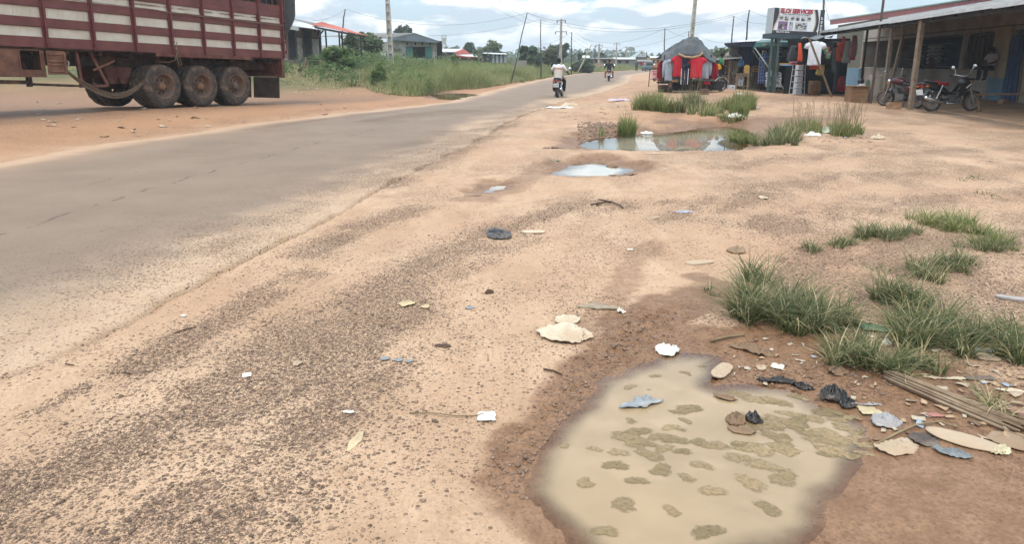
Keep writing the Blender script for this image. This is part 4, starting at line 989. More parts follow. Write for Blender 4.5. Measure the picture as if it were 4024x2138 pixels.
for a0, a1 in ((1598, 1624), (1672, 1698)):
    b = MB(); xa, xb = VA(a0, 240, Y1 - .12).x, VA(a1, 240, Y1 - .12).x
    b.sheet((xa, Y1 - .12, zo0), (xb, Y1 - .12, zo0), (xb, Y1 - .12, zo1), (xa, Y1 - .12, zo1), 28, 1, .03, 7, .012); sh_ = b.build('shutter', M_TEAL, store)
    b = MB(); b.box(((xa + xb) / 2, Y1 - .16, zo1), (xb - xa + .1, .05, .06)); b.box(((xa + xb) / 2, Y1 - .16, zo0), (xb - xa + .1, .05, .06)); b.box((xa, Y1 - .16, (zo0 + zo1) / 2), (.05, .05, zo1 - zo0)); b.build('shutter_frame', mat('dark_teal_frame', (58, 92, 88), .7), sh_)
for px in (1600, 1632, 1660, 1690): b = MB(); q = VA(px, 170, Y1 - .05); b.box(q, (.12, .1, .28)); b.build('vent_hole', M_BLACKOUT, store)
b = MB(); q = VA(1714, 240, Y1 - .1); b.tube([(q.x, q.y, .3), (q.x, q.y, ze)], .07, 8); b.build('drain_pipe', M_CONC, store)
# ================================================================ red-gabled house, zinc shed and the little houses beyond
M_REDROOF = mat('brick_red_sheet', (176, 84, 70), .75, var=.15, scale=1)
hs = empty('red_gabled_house'); tag(hs, 'low house with red gable and grey roof behind the tall grass', 'house'); Y = 88
b = MB(); b.prism([VA(1705, 240, Y), VA(1778, 240, Y), VA(1778, 201, Y), VA(1705, 201, Y)], (0, 6, 0)); b.build('wall', mat('grey_cream_wall', (170, 160, 150), .95, var=.15, scale=1), hs)
b = MB(); b.prism([VA(1778, 240, Y - 2), VA(1890, 240, Y - 2), VA(1890, 222, Y - 2), VA(1778, 212, Y - 2)], (0, 3, 0)); b.build('porch_wall', mat('dim_porch', (96, 78, 68), .95), hs)
o = roofsheet('roof_sheet', (VA(1706, 203, Y - 1), VA(1790, 203, Y - 1), VA(1820, 190, Y + 5), VA(1706, 191, Y + 5)), 16, M_ZINCW, .03); o.parent = hs
b = MB(); b.prism([VA(1789, 203, Y - 1), VA(1794, 213, Y - 1), VA(1854, 214, Y + 1), VA(1820, 190, Y + 1)], (0, .2, 0)); b.build('gable', M_REDROOF, hs)
o = roofsheet('porch_roof_sheet', (VA(1796, 219, Y - 5), VA(1896, 222, Y - 5), VA(1870, 213, Y), VA(1792, 212, Y)), 14, M_ZINCW, .03); o.parent = hs
b = MB(); b.prism([VA(1795, 214, Y - 5.2), VA(1841, 222, Y - 5.2), VA(1897, 222, Y - 5.2), VA(1897, 225, Y - 5.2), VA(1841, 227, Y - 5.2), VA(1796, 222, Y - 5.2)], (0, .1, 0)); b.build('porch_fascia', M_REDROOF, hs)
sh_ = empty('zinc_shed'); tag(sh_, 'striped corrugated zinc shed right of the red gabled house', 'shed'); Y = 84
a0, a1 = VA(1934, 246, Y), VA(1990, 246, Y)
for i in range(7):
    u0, u1 = i / 7, (i + 1) / 7; b = MB(); c0 = a0.lerp(a1, u0); c1 = a0.lerp(a1, u1); zt = VA(1934, 211, Y).z
    b.sheet(c0, c1, (c1.x, c1.y, zt), (c0.x, c0.y, zt), 12, 1, .01, 3, .02); b.build('wall_sheet', M_ZINCW if i % 2 == 0 else M_SHUT if i < 0 else mat('blue_grey_zinc', (112, 124, 132), .7, var=.15), sh_)
b = MB(); b.prism([VA(1896, 246, Y), VA(1934, 246, Y), VA(1934, 210, Y), VA(1896, 208, Y)], (0, 2, 0)); b.build('dark_opening', mat('opening_shade_colour', (74, 74, 76), .95), sh_)  # solid dark block, its colour standing in for shade inside the shed opening
o = roofsheet('roof_sheet', (VA(1895, 209, Y - .3), VA(1992, 213, Y - .3), VA(1988, 208, Y + 4), VA(1900, 205, Y + 4)), 14, M_ZINCW, .02); o.parent = sh_
def far_house(label, x0, x1, ytop, yeave, ybase, Y, wm, rm, name='far_house', door=True):
    r0 = empty(name); tag(r0, label, 'house'); b = MB(); zb = VA(x0, ybase, Y).z - 1.0
    a, c = VA(x0, yeave, Y), VA(x1, yeave, Y); b.prism([(a.x, a.y, zb), (c.x, c.y, zb), (c.x, c.y, c.z), (a.x, a.y, a.z)], (0, 5, 0)); b.build('wall', wm, r0)
    o = roofsheet('roof_sheet', (VA(x0 - 3, yeave, Y - .8), VA(x1 + 3, yeave + .5, Y - .8), VA(x1, ytop + .5, Y + 4), VA(x0, ytop, Y + 4)), max(6, int((x1 - x0) / 4)), rm, .03); o.parent = r0
    if door:
        for t in (.3, .65):
            q = a.lerp(c, t); b = MB(); wz = (yeave and (VA(x0, yeave, Y).z - VA(x0, ybase, Y).z)); b.box((q.x, q.y - .04, q.z - wz * .55), (min(1.2, (c.x - a.x) * .14), .06, wz * .6)); b.build('opening', M_BLACKOUT, r0)
    return r0
M_TANW = mat('tan_far_wall', (176, 150, 128), .95, var=.15, scale=.6); M_GREYW = mat('grey_far_wall', (148, 142, 134), .95, var=.2, scale=.6); M_YELW = mat('ochre_far_wall', (196, 164, 104), .95, var=.15, scale=.6)
far_house('small white-roofed house between the two round trees', 2088, 2136, 230, 240, 256, 92, M_GREYW, M_ZINCW)
far_house('grey walled house behind the leaning pale pole', 2290, 2316, 216, 226, 246, 118, M_GREYW, M_ZINCW)
far_house('long low brown house just left of the second rider', 2314, 2412, 226, 229, 250, 128, M_TANW, M_ZINCG)
far_house('long white-roofed row behind the head of the second rider', 2408, 2496, 224, 231, 252, 140, M_GREYW, M_ZINCW)
far_house('white-roofed shed right of the green hall', 2556, 2602, 219, 226, 250, 150, M_YELW, M_ZINCW)
far_house('tin-roofed stall front at the bend of the road', 2505, 2560, 234, 240, 256, 146, M_TANW, M_ZINCG)
b = MB(); b.prism([VA(2010, 236, 66), VA(2070, 236, 66), VA(2070, 262, 66), VA(2010, 262, 66)], (0, .25, 0)); tag(b.build('block_wall', M_GREYW), 'low grey block wall above the grass near the leaning dark pole', 'wall')
b = MB(); b.prism([VA(2326, 248, 104), VA(2376, 250, 104), VA(2376, 257, 104), VA(2326, 256, 104)], (0, .25, 0)); tag(b.build('block_wall', M_TANW), 'low tan wall beside the far concrete pole', 'wall')
# green hall with a painted year on its gable
hall = empty('gabled_hall'); tag(hall, 'dark green gabled hall with white edges and a painted year', 'hall'); Y = 165
M_HALL = mat('grey_green_gable', (92, 116, 112), .9, var=.1, scale=.5); M_WTRIM = mat('white_trim', (232, 234, 232), .8, var=.05)
ap, bl_, br_ = VA(2520, 200, Y), VA(2494, 226, Y), VA(2562, 227, Y)
b = MB(); b.prism([bl_, br_, ap], (0, .6, 0)); b.build('gable', M_HALL, hall)
b = MB(); b.bar(bl_ + Vector((0, -.2, .1)), ap + Vector((0, -.2, .15)), .3, .35); b.bar(br_ + Vector((0, -.2, .1)), ap + Vector((0, -.2, .15)), .3, .35); b.build('gable_edge', M_WTRIM, hall)
o = roofsheet('roof_sheet', (VA(2474, 225, Y + 6), bl_, ap, VA(2508, 201, Y + 10)), 8, mat('pale_green_roof', (150, 176, 172), .7), .03); o.parent = hall
b = MB(); b.prism([VA(2476, 226, Y + .5), VA(2564, 227, Y + .5), VA(2564, 252, Y + .5), VA(2476, 252, Y + .5)], (0, 8, 0)); b.build('wall', M_TANW, hall)
def text(body, size, m, M, parent=None, name='lettering', shear=0., bold=.0, align='CENTER', spacing=1.0, ext=.002):
    cu = bpy.data.curves.new(name, 'FONT'); cu.body = body; cu.size = size; cu.align_x = align; cu.align_y = 'CENTER'; cu.extrude = ext; cu.shear = shear; cu.offset = bold; cu.space_character = spacing; cu.resolution_u = 3
    ob = bpy.data.objects.new(name, cu); COL.objects.link(ob); dg = bpy.context.evaluated_depsgraph_get()
    me = bpy.data.meshes.new_from_object(ob.evaluated_get(dg)); bpy.data.objects.remove(ob); bpy.data.curves.remove(cu)
    me.materials.clear(); me.materials.append(m); o = bpy.data.objects.new(name, me); link(o, parent); o.matrix_local = M; return o
FACE = Matrix.Rotation(R(90), 4, 'X')                                  # lettering upright, read from the south
q = VA(2523, 216, Y - .45); text('2026', 1.0, M_WTRIM, Matrix.Translation(q) @ FACE, hall, bold=.03, ext=.02)
# water tower
wt = empty('water_tower'); tag(wt, 'small water tower with pale conical tank on lattice legs', 'water tower'); Y = 150
b = MB(); c = VA(1745, 160, Y); r1 = 9 * Y / F; b.lathe([(.05, -.62), (r1 * .72, -.6), (r1, .5), (r1, .62), (.05, .66)], 18, Matrix.Translation(c)); b.build('tank', M_LIME, wt)
b = MB(); zt = c.z - .6; zg = VA(1745, 200, Y).z
for sx in (-1, 1):
    for sy in (-1, 1): b.tube([(c.x + sx * .42, c.y + sy * .42, zt), (c.x + sx * .52, c.y + sy * .52, zg - 2)], .05, 5)
for i in range(5):
    z0 = zg + (zt - zg) * i / 5; z1 = zg + (zt - zg) * (i + 1) / 5; b.tube([(c.x - .5, c.y - .5, z0), (c.x + .48, c.y - .5, z1)], .025, 4); b.tube([(c.x + .5, c.y - .5, z0), (c.x - .48, c.y - .5, z1)], .025, 4)
b.build('lattice_leg', M_ZINCG, wt)
b = MB()
for a in range(8): an = a * math.pi / 4; b.tube([(c.x + r1 * math.cos(an), c.y + r1 * math.sin(an), c.z + .6), (c.x + r1 * math.cos(an), c.y + r1 * math.sin(an), c.z + 1.2)], .025, 4)
b.lathe([(r1, 1.18), (r1 + .04, 1.2), (r1, 1.22)], 16, Matrix.Translation(c)); b.build('railing', M_ZINCG, wt)

# ================================================================ TREES
tree('round dark mango tree behind the ridge of the gabled store', 1580, 98, 165, 84, 112, 900, .75, M_LEAFD, 14, seed=11)
tree('bushy tree behind the water tower roofline', 1722, 183, 215, 50, 140, 400, .7, M_LEAFD, 8, seed=12)
tree('dark leafy tree just above the red gable', 1836, 160, 232, 66, 118, 900, .6, M_LEAFD, 14, seed=13)
tree('lower drooping tree right of the red gable', 1874, 182, 235, 52, 112, 700, .6, M_LEAFM, 10, seed=14)
tree('tall airy tree with sparse top above the zinc shed', 1938, 150, 240, 62, 105, 420, .6, M_LEAFM, 16, seed=15)
tree('flat spreading tree left of the airy one', 1902, 180, 238, 72, 110, 620, .6, M_LEAFD, 12, seed=16)
tree('broad round dark tree beside the straight thin pole', 2080, 176, 262, 100, 82, 2600, .45, M_LEAFD, 18, seed=17)
tree('pale flowering tree in front of the mid concrete pole', 2166, 172, 258, 84, 86, 2200, .42, M_LEAFL, 18, seed=18)
tree('tall pine-like tree behind the mid concrete pole', 2212, 158, 250, 48, 110, 800, .5, M_LEAFD, 12, seed=19, trunk=.6)
tree('lone thin-crowned tree left of the far double pole', 2364, 202, 245, 20, 150, 260, .6, M_LEAFD, 8, seed=20, trunk=.5)
tree('small tree behind the second rider', 2418, 212, 245, 26, 160, 220, .7, M_LEAFD, 7, seed=21)
tree('bare-topped bent tree near the far double pole', 2452, 208, 245, 18, 160, 130, .6, M_LEAFD, 6, seed=22, trunk=.6)
tree('dark tree peeping over the green hall', 2510, 196, 240, 22, 185, 220, .8, M_LEAFD, 7, seed=23)
tree('tree right of the green hall', 2586, 208, 240, 44, 190, 420, .8, M_LEAFD, 10, seed=24)
tree('low tree clump behind the grey house by the leaning pole', 2302, 200, 246, 42, 140, 500, .7, M_LEAFD, 10, seed=25)
tree('twin columnar tree left of the leaning pale pole', 2275, 206, 250, 16, 120, 240, .5, M_LEAFD, 6, seed=26)
tree('leafy tree above the repair stall on the right', 2880, 160, 250, 92, 66, 1900, .34, M_LEAFM, 18, seed=27)
tree('shorter leafy tree touching the right edge of the grey cart tarp', 2822, 184, 255, 84, 64, 1500, .34, M_LEAFM, 14, seed=28)
palm('small ragged palm left of the dark tree', 1790, 172, 225, 135, 1.9, 11, 31)
palm('short palm behind the zinc shed', 1958, 190, 230, 118, 1.6, 10, 32)
palm('dark palm right of the zinc shed palm', 1985, 192, 232, 122, 1.7, 11, 33)
# wooded skyline too far to tell trunks apart
bl = []; r_ = random.Random(9)
for i in range(260):
    yy = r_.uniform(200, 420); xx = yy * r_.uniform(-.75, .72); 
    if xx > .14 * yy and xx < .26 * yy and yy < 330: continue
    h_ = r_.uniform(2.5, 5.5) * yy / 300; bl.append(((xx, yy, h_ * .35), (r_.uniform(6, 13), r_.uniform(4, 8), h_)))
tag(leafy('distant_wood', bl, 40000, 2.2, M_LEAFD, asp=.7), 'wooded skyline far behind the houses', kind='stuff')
# ================================================================ POLES AND WIRES
M_POLE = mat('grey_wood_pole', (92, 86, 82), .95, var=.25, scale=5)
M_POLEP = mat('pale_bamboo_pole', (196, 186, 150), .9, var=.25, scale=5)
M_WIRE = mat('black_cable', (84, 86, 92), .8, var=.1)
M_STEEL = mat('galvanised_steel', (150, 154, 158), .5, metal=.5, var=.1)
def concrete_pole(label, px, ybase, pxt, ytop, Y, w0, w1, pitch=.62, arms=()):
    t = VA(pxt, ytop, Y); bx = VA(px, ybase, Y); g0 = gh(bx.x, Y) - .2
    root = empty('concrete_pole', (bx.x, Y, g0)); tag(root, label, 'utility pole')
    H = t.z - g0; tilt = (t.x - bx.x) / H
    def pt(z, dx, dy): return Vector((tilt * z + dx, dy, z))
    b = MB()
    for sg in (-1, 1):
        rings = []
        for z in (0, H):
            w_ = w0 + (w1 - w0) * z / H; e = w_ * .17; x0 = sg * w_ / 2; x1 = sg * (w_ / 2 - e)
            rings.append([pt(z, x0, -w_ * .4), pt(z, x1, -w_ * .4), pt(z, x1, w_ * .4), pt(z, x0, w_ * .4)])
        b.loft(rings)
    b.build('flange', M_CONC, root)
    b = MB(); b.loft([[pt(z, -q * .4, -.02), pt(z, q * .4, -.02), pt(z, q * .4, .03), pt(z, -q * .4, .03)] for z, q in ((0, w0), (H, w1))]); b.build('web', M_CONC, root)
    z = .4; me = None
    while z < H:
        w_ = w0 + (w1 - w0) * z / H; b = MB(); b.box(pt(z, 0, -w_ * .18), (w_ * .68, w_ * .42, .09)); b.build('rung', M_CONC, root); z += pitch
    for az_, ln in arms:
        b = MB(); b.bar(pt(H - az_, -ln, -.05), pt(H - az_, ln, -.05), .07); b.build('cross_arm', M_STEEL, root)
        for sg in (-1, 1): b = MB(); b.lathe([(.03, 0), (.06, -.08), (.04, -.12), (.06, -.2), (.03, -.3)], 8, Matrix.Translation(pt(H - az_, sg * ln, -.05))); b.build('insulator', mat('brown_insulator', (96, 84, 80), .4), root)
    return root, t
concrete_pole('tall ladder-like concrete pole before the gabled store', 1537, 238, 1519, -60, 54, .42, .30, .60)
concrete_pole('pale ladder-like concrete pole rising behind the clothes cart', 2706, 240, 2738, -60, 62, .40, .27, .62)
concrete_pole('concrete pole with cross arms just right of the first rider', 2201, 262, 2206, 72, 78, .34, .22, .5, ((.15, .45), (1.35, .6)))
concrete_pole('smaller concrete pole with arms left of the second rider', 2351, 268, 2355, 171, 116, .36, .24, .6, ((.2, .5), (1.3, .5)))
concrete_pole('far concrete pole just above the second rider', 2420, 250, 2424, 166, 128, .3, .2, .6, ((.2, .5),))
r0, tp = concrete_pole('left leg of the far double pole', 2461, 254, 2462, 182, 150, .28, .22, .8); r1, tp2 = concrete_pole('right leg of the far double pole', 2474, 254, 2475, 182, 150, .28, .22, .8)
b = MB(); b.bar(tp + Vector((-.6, -.1, -.1)), tp2 + Vector((.6, -.1, -.1)), .07); b.build('cross_arm', M_STEEL, r0).matrix_parent_inverse = Matrix.Translation(-r0.location)
PT = {}
for key, label, px, yb, pxt, yt, Y, r_, m in [
    ('I', 'dark stick pole leaning over the orange canopy', 1340, 150, 1357, 34, 56, .055, M_POLE), ('A', 'dark pole leaning right above the tall grass', 2006, 270, 2072, 50, 52, .042, M_POLE),
    ('B', 'straight thin pole in front of the broad round tree', 2126, 276, 2125, 75, 66, .05, M_POLE), ('C', 'thin dark pole right of the mid concrete pole', 2245, 262, 2247, 125, 86, .07, M_POLE),
    ('D', 'pale pole leaning steeply out of the roadside bush', 2266, 282, 2325, 174, 94, .09, M_POLEP), ('E', 'thin grey pole beside the small concrete pole', 2337, 250, 2339, 177, 124, .10, M_POLE),
    ('J', 'slim pole standing at the left of the cart tarp', 2612, 260, 2613, 110, 58, .05, M_POLE), ('K', 'dark leaning pole above the leafy trees on the right', 2868, 260, 2884, 62, 52, .055, M_POLE),
    ('Lp', 'dark leaning pole just left of the billboard', 2926, 200, 2945, 37, 46, .055, M_POLE), ('M', 'short pole top showing left of the pale concrete pole', 2707, 240, 2707, 121, 72, .06, M_POLE),
    ('Q', 'far slim pole between the brown house and the bend', 2374, 250, 2375, 205, 150, .09, M_POLE), ('S2', 'far dark pole right of the green hall', 2541, 252, 2541, 202, 150, .10, M_POLE), ('Nn', 'dark pole behind the right edge of the billboard', 3247, 240, 3238, -40, 40, .07, M_POLE)]:
    t = VA(pxt, yt, Y); bb = VA(px, yb, Y); z0 = min(bb.z, gh(bb.x, bb.y)) - .1 if key not in ('I', 'Lp') else bb.z
    q = MB(); q.smooth = True; a_ = Vector((bb.x, Y, z0)); q.tube([a_, a_.lerp(t, .35) + Vector((.03, 0, 0)), a_.lerp(t, .7) + Vector((-.03, 0, 0)), t], [r_ * 1.15, r_, r_ * .9, r_ * .75], 8)
    tag(q.build('wire_pole', m), label, 'pole'); PT[key] = t
def wire(label, p, q, sag, r_=.012, name='overhead_wire'):
    pts = []
    for i in range(21):
        t = i / 20; v = Vector(p).lerp(Vector(q), t); v.z -= sag * 4 * t * (1 - t); pts.append(v)
    b = MB(); b.smooth = True; b.tube(pts, r_ * .62, 5); return tag(b.build(name, M_WIRE), label, 'wire')
wire('slack wire from the shop roof to the leaning stick pole', VA(1228, 78, 52), PT['I'], .25, .013)
wire('long sagging wire from the stick pole to the leaning dark pole', PT['I'], PT['A'], 1.0, .013)
wire('wire from the leaning dark pole to the pole over the right trees', PT['A'], PT['Lp'], 1.15, .013)
wire('lower wire from the gabled store to the straight thin pole', VA(1690, 138, 74), PT['B'], .35, .014)
wire('wire from the straight thin pole to the second right pole', PT['B'], PT['K'], 1.1, .014)
wire('wire climbing from the broad tree to the thin dark pole', VA(2100, 180, 84), PT['C'], .3, .016)
wire('wire from the thin dark pole to the slim pole by the cart', PT['C'], PT['J'], 1.2, .015)
wire('wire from the leaning pale pole to the short pole top', VA(2325, 176, 94), PT['M'], .9, .017)
wire('wire from the slim pole down behind the cart tarp', PT['J'], VA(2690, 142, 60), .1, .013)
wire('wire from the pale concrete pole to the leaning right pole', VA(2737, 133, 62), VA(2866, 165, 52), .25, .013)
wire('wire between the two leaning right poles and the billboard', PT['Lp'], VA(3020, 66, 40), .05, .011)
wire('wire from the second right pole past the billboard', PT['K'], VA(3012, 92, 40), .15, .011)
wire('guy wire of the pole behind the billboard', VA(3240, 0, 40), VA(3257, 76, 38), .02, .016)
for i, (a, c) in enumerate((((1890, -5), (2192, 104)), ((1950, -5), (2198, 92)), ((1985, -12), (2214, 76)))):
    wire(('lowest', 'middle', 'highest')[i] + ' of the three lines running up-left from the mid concrete pole', VA(*a, 48), VA(*c, 78), .6, .012)
for i, (a, c) in enumerate((((2196, 106), (2340, 196)), ((2212, 104), (2356, 186)), ((2214, 80), (2362, 178)))):
    wire(('left', 'middle', 'right')[i] + ' of the three lines running from the mid to the small concrete pole', VA(*a, 78), VA(*c, 116), .5, .016)
# ================================================================ RIGHT SIDE: shared bits
def pr(x0, x1, y0, y1, Y):
    """world x0,x1,z0,z1 of something that shows as that rectangle at distance Y"""
    xc = (x0 + x1) / 2; return VA(x0, (y0 + y1) / 2, Y).x, VA(x1, (y0 + y1) / 2, Y).x, VA(xc, y1, Y).z, VA(xc, y0, Y).z
def pbox(b, x0, x1, y0, y1, Y, dep):
    a, c, z0, z1 = pr(x0, x1, y0, y1, Y); return b.box(((a + c) / 2, Y + dep / 2, (z0 + z1) / 2), (c - a, dep, z1 - z0))
def own(o, root): o.parent = root; o.matrix_parent_inverse = root.matrix_world.inverted() if root.matrix_world != Matrix.Identity(4) else Matrix.Identity(4); return o
def rootat(name, loc, label, cat, group=None, rz=0):
    r = empty(name, loc, rz); r.matrix_world = Matrix.Translation(loc) @ Matrix.Rotation(rz, 4, 'Z'); return tag(r, label, cat, group)
M_REDC = mat('red_cotton', (205, 40, 56), .95, var=.12, scale=4, bump=.3, bscale=120, bdist=.002); M_REDC2 = mat('crimson_cotton', (172, 30, 44), .95, var=.12, scale=4)
M_GREYC = mat('grey_jersey', (172, 178, 188), .95, var=.1, scale=5); M_NAVYC = mat('navy_polyester', (38, 42, 66), .8, var=.15); M_WHITEC = mat('white_cotton', (240, 242, 246), .95, var=.04, k=.72)
M_BLACKC = mat('black_cotton', (30, 30, 34), .95, var=.2); M_DENIM = mat('charcoal_denim', (74, 76, 82), .95, var=.2); M_ORNGC = mat('orange_cloth', (226, 92, 52), .95, var=.12); M_PINKC = mat('dusty_pink_cloth', (150, 98, 100), .95, var=.15)
M_YELC = mat('mustard_cloth', (206, 168, 82), .95, var=.12); M_OLIVEC = mat('grey_green_cloth', (140, 146, 132), .95, var=.15); M_GREENC = mat('green_cotton', (44, 128, 92), .95, var=.12)
M_CARD = mat('brown_cardboard', (150, 112, 80), .95, var=.15, scale=3, dirt=(120, 90, 64), dirt_amt=.4); M_CARDW = mat('white_carton', (222, 222, 226), .85, var=.06)
M_YELP = mat('yellow_plastic', (238, 178, 34), .5, var=.08); M_YELP2 = mat('stained_yellow_plastic', (200, 158, 74), .55, var=.12); M_BLUEP = mat('light_blue_plastic', (120, 172, 226), .5, var=.12)
M_GREENPOST = mat('dark_green_paint', (84, 104, 98), .6, var=.15); M_TENT = mat('bottle_green_canvas', (46, 88, 84), .8, var=.12); M_TENTL = mat('faded_green_canvas', (118, 150, 146), .8, var=.1)
M_NAVYCURT = mat('navy_curtain', (44, 52, 92), .95, var=.2, scale=3); M_IRON = mat('black_iron', (44, 44, 46), .6, metal=.3, var=.2); M_WHITEIRON = mat('white_wire', (228, 230, 232), .5, var=.05)
M_BLACKP = mat('black_plastic', (30, 30, 32), .35, var=.2); M_BROWNPOT = mat('brown_plastic_tub', (104, 70, 62), .6, var=.12)

def garment(kind, label, x0, x1, y0, y1, Y, m, rz=0., trim=None, name=None, sl=None):
    """hanging shirt / sweatshirt / trousers with folds and body"""
    a, c, z0, z1 = pr(x0, x1, y0, y1, Y); W_, H_ = c - a, z1 - z0; nm = name or dict(tee='t_shirt', sweat='sweatshirt', trousers='trousers', cloth='hanging_cloth')[kind]
    root = empty(nm, ((a + c) / 2, Y, z0), rz); tag(root, label, dict(tee='shirt', sweat='sweatshirt', trousers='trousers', cloth='cloth')[kind]); sd_ = rnd.random() * 9
    def ringat(v, cx, hw, hd, n=36, fold=.026):
        out = []
        for j in range(n):
            an = 2 * math.pi * j / n; ca, sa = math.cos(an), math.sin(an); f_ = fold * (1 - .6 * v) * math.sin(9 * ca * 1.3 + sd_ + v * 2.5) + fold * .5 * math.sin(17 * ca + 3 * v + sd_)
            out.append((cx + math.copysign(abs(ca) ** .8, ca) * hw, (math.copysign(abs(sa) ** .7, sa)) * hd + f_, v * H_ + .01 * math.sin(5 * ca + sd_)))
        return out
    b = MB(); b.smooth = True
    if kind in ('tee', 'sweat'):
        tw = W_ * (.37 if kind == 'tee' else .36); hd = .034
        prof = [(0, 1.0), (.06, 1.02), (.3, .98), (.55, .98), (.75, 1.0), (.86, 1.02), (.92, .94), (.955, .70), (.98, .46), (1.0, .34)]
        b.loft([ringat(v, 0, tw * q, hd * (1 if v < .85 else max(.45, 1 - (v - .85) * 3))) for v, q in prof]); b.build('body', m, root)
        for sg in (-1, 1):
            b = MB(); b.smooth = True; L_ = H_ * (.26 if kind == 'tee' else .74); sw = W_ * .11
            if kind == 'tee': path = [(sg * tw * .62, 0, H_ * .90), (sg * (tw + W_ * .06), 0, H_ * .83), (sg * (tw + W_ * .12), 0, H_ * .83 - L_ * .55)]; rr = [.05 * W_ / .55 + .02, .065 * W_ / .55 + .015, .07 * W_ / .55 + .02]
            else: path = [(sg * tw * .7, 0, H_ * .91), (sg * (tw + .03), .01, H_ * .82), (sg * (tw + .055), .02, H_ * .5), (sg * (tw + .05), .01, H_ * .9 - L_)]; rr = [.07, .075, .06, .045]
            b.tube(path, rr, 12); o = b.build('sleeve', m, root); 
            for v_ in o.data.vertices: v_.co.y *= .45
        if trim: b = MB(); b.smooth = True; b.lathe([(tw * .36, 0), (tw * .40, .02), (tw * .34, .035)], 16, Matrix.Translation((0, -.01, H_ * .975)) @ Matrix.Diagonal((1, .55, 1, 1))); b.build('collar', trim, root)
        if kind == 'sweat' and trim is None:
            b = MB(); b.smooth = True; b.ball((0, -.05, H_ * .90), (tw * .55, .05, H_ * .09), 14, 8); b.build('hood', m, root)
            b = MB(); b.tube([(-.03, -.075, H_ * .84), (-.035, -.08, H_ * .72)], .006, 5); b.tube([(.03, -.075, H_ * .84), (.04, -.08, H_ * .70)], .006, 5); b.build('drawstring', M_WHITEC, root)
    elif kind == 'trousers':
        for sg in (-1, 1):
            b = MB(); b.smooth = True; b.loft([ringat(v, sg * W_ * .25, W_ * .25 * q, .05 * q, 16, .012) for v, q in ((0, .8), (.3, .85), (.65, .95), (.85, 1.0))]); o = b.build('leg', m, root)
            if trim: b = MB(); b.tube([(sg * W_ * .47, -.03, .02), (sg * W_ * .49, -.035, H_ * .8)], .013, 6); b.build('side_stripe', trim, root)
        b = MB(); b.smooth = True; b.loft([ringat(v, 0, W_ * .48, .055, 20, .012) for v in (.82, .9, 1.0)]); b.build('waist', m, root)
    else:
        b.loft([ringat(v, .03 * math.sin(3 * v + sd_), W_ * .5 * (1 - .45 * v ** 2), .045, 24, .03) for v in (0, .12, .3, .5, .7, .85, 1.0)]); b.build('fold', m, root)
    return root
# ================================================================ CLOTHES CART (cargo tricycle under a grey tarpaulin)
pc = G(2672, 361); Yc = pc.y; zc = pc.z
cart = rootat('cargo_tricycle', (pc.x, Yc, zc), 'cargo tricycle stall under a peaked grey tarpaulin hung with clothes', 'tricycle')
M_TEALP = mat('faded_teal_paint', (84, 116, 112), .7, var=.2, dirt=(120, 104, 88), dirt_amt=.5); M_GTARP = mat('slate_tarpaulin', (78, 81, 86), .75, var=.16, scale=2, dirt=(128, 124, 118), dirt_amt=.4, bump=.5, bscale=5, bdist=.06)
topc = np.array([(2598, 219), (2606, 207), (2626, 192), (2650, 176), (2676, 158), (2698, 145), (2716, 140), (2732, 143), (2752, 160), (2768, 178), (2784, 198), (2800, 213), (2814, 226)], float)
hemc = np.array([(2598, 236), (2616, 242), (2642, 240), (2658, 226), (2668, 212), (2690, 214), (2715, 219), (2742, 216), (2756, 205), (2766, 214), (2776, 226), (2796, 240), (2814, 246)], float)
NU, NV = 60, 22; top = []; 
for j in range(NV + 1):
    v = j / NV
    for i in range(NU + 1):
        px = 2598 + 216 * i / NU; yt = np.interp(px, topc[:, 0], topc[:, 1]); yh = np.interp(px, hemc[:, 0], hemc[:, 1])
        if v <= .5:
            s_ = v / .5; Y = Yc - .75 + 1.05 * s_; zt = VA(px, yt, Yc + .3).z; zh = VA(px, yh, Yc - .75).z; z = zh + (zt - zh) * math.sin(s_ * math.pi / 2) ** .85; x = VA(px, (yt + yh) / 2, Y).x
        else:
            s_ = (v - .5) / .5; Y = Yc + .3 + 1.3 * s_; zt = VA(px, yt, Yc + .3).z; zh = VA(px, 228, Yc + .3).z; z = zt + (zh - zt) * (1 - math.cos(s_ * math.pi / 2)); x = VA(px, yt, Yc + .3).x
        n_ = float(fbm(np.array(px * .035), np.array(v * 7.), 91, 3)) - .5; r1 = abs(float(vnoise(np.array(px * .05 + v * 3), np.array(v * 5. - px * .01), 92)) - .5)
        sag = (.34 * n_ - .22 * r1) * (math.sin(math.pi * min(1, max(0, (v * 1.0)))) ** .6)
        top.append((x, Y - sag * .6 * (v < .5), z + sag * .55))
b = MB(); b.smooth = True; Wd_ = NU + 1; b.add(top, [(j * Wd_ + i, j * Wd_ + i + 1, (j + 1) * Wd_ + i + 1, (j + 1) * Wd_ + i) for j in range(NV) for i in range(NU)]); o = own(b.build('tarpaulin', M_GTARP), cart); md = o.modifiers.new('thick', 'SOLIDIFY'); md.thickness = .02
b = MB(); b.tube([VA(2666, 211, Yc - .78), VA(2690, 222, Yc - .8), VA(2720, 225, Yc - .8), VA(2748, 219, Yc - .8), VA(2762, 206, Yc - .78)], .05, 8); own(b.build('rolled_hem', mat('tan_sacking', (176, 150, 116), .95)), cart)
for px, Y in ((2612, Yc - .6), (2795, Yc - .4), (2700, Yc - .55), (2640, Yc + 1.2), (2790, Yc + 1.2)):
    b = MB(); t = VA(px, 214, Y); b.tube([(t.x, t.y, zc + .45), t], .022, 6); own(b.build('canopy_post', M_IRON), cart)
b = MB(); b.bar(VA(2606, 236, Yc - .62), VA(2806, 236, Yc - .42), .03); b.bar(VA(2606, 236, Yc - .62), VA(2640, 236, Yc + 1.2), .03); own(b.build('hanging_rail', M_IRON), cart)
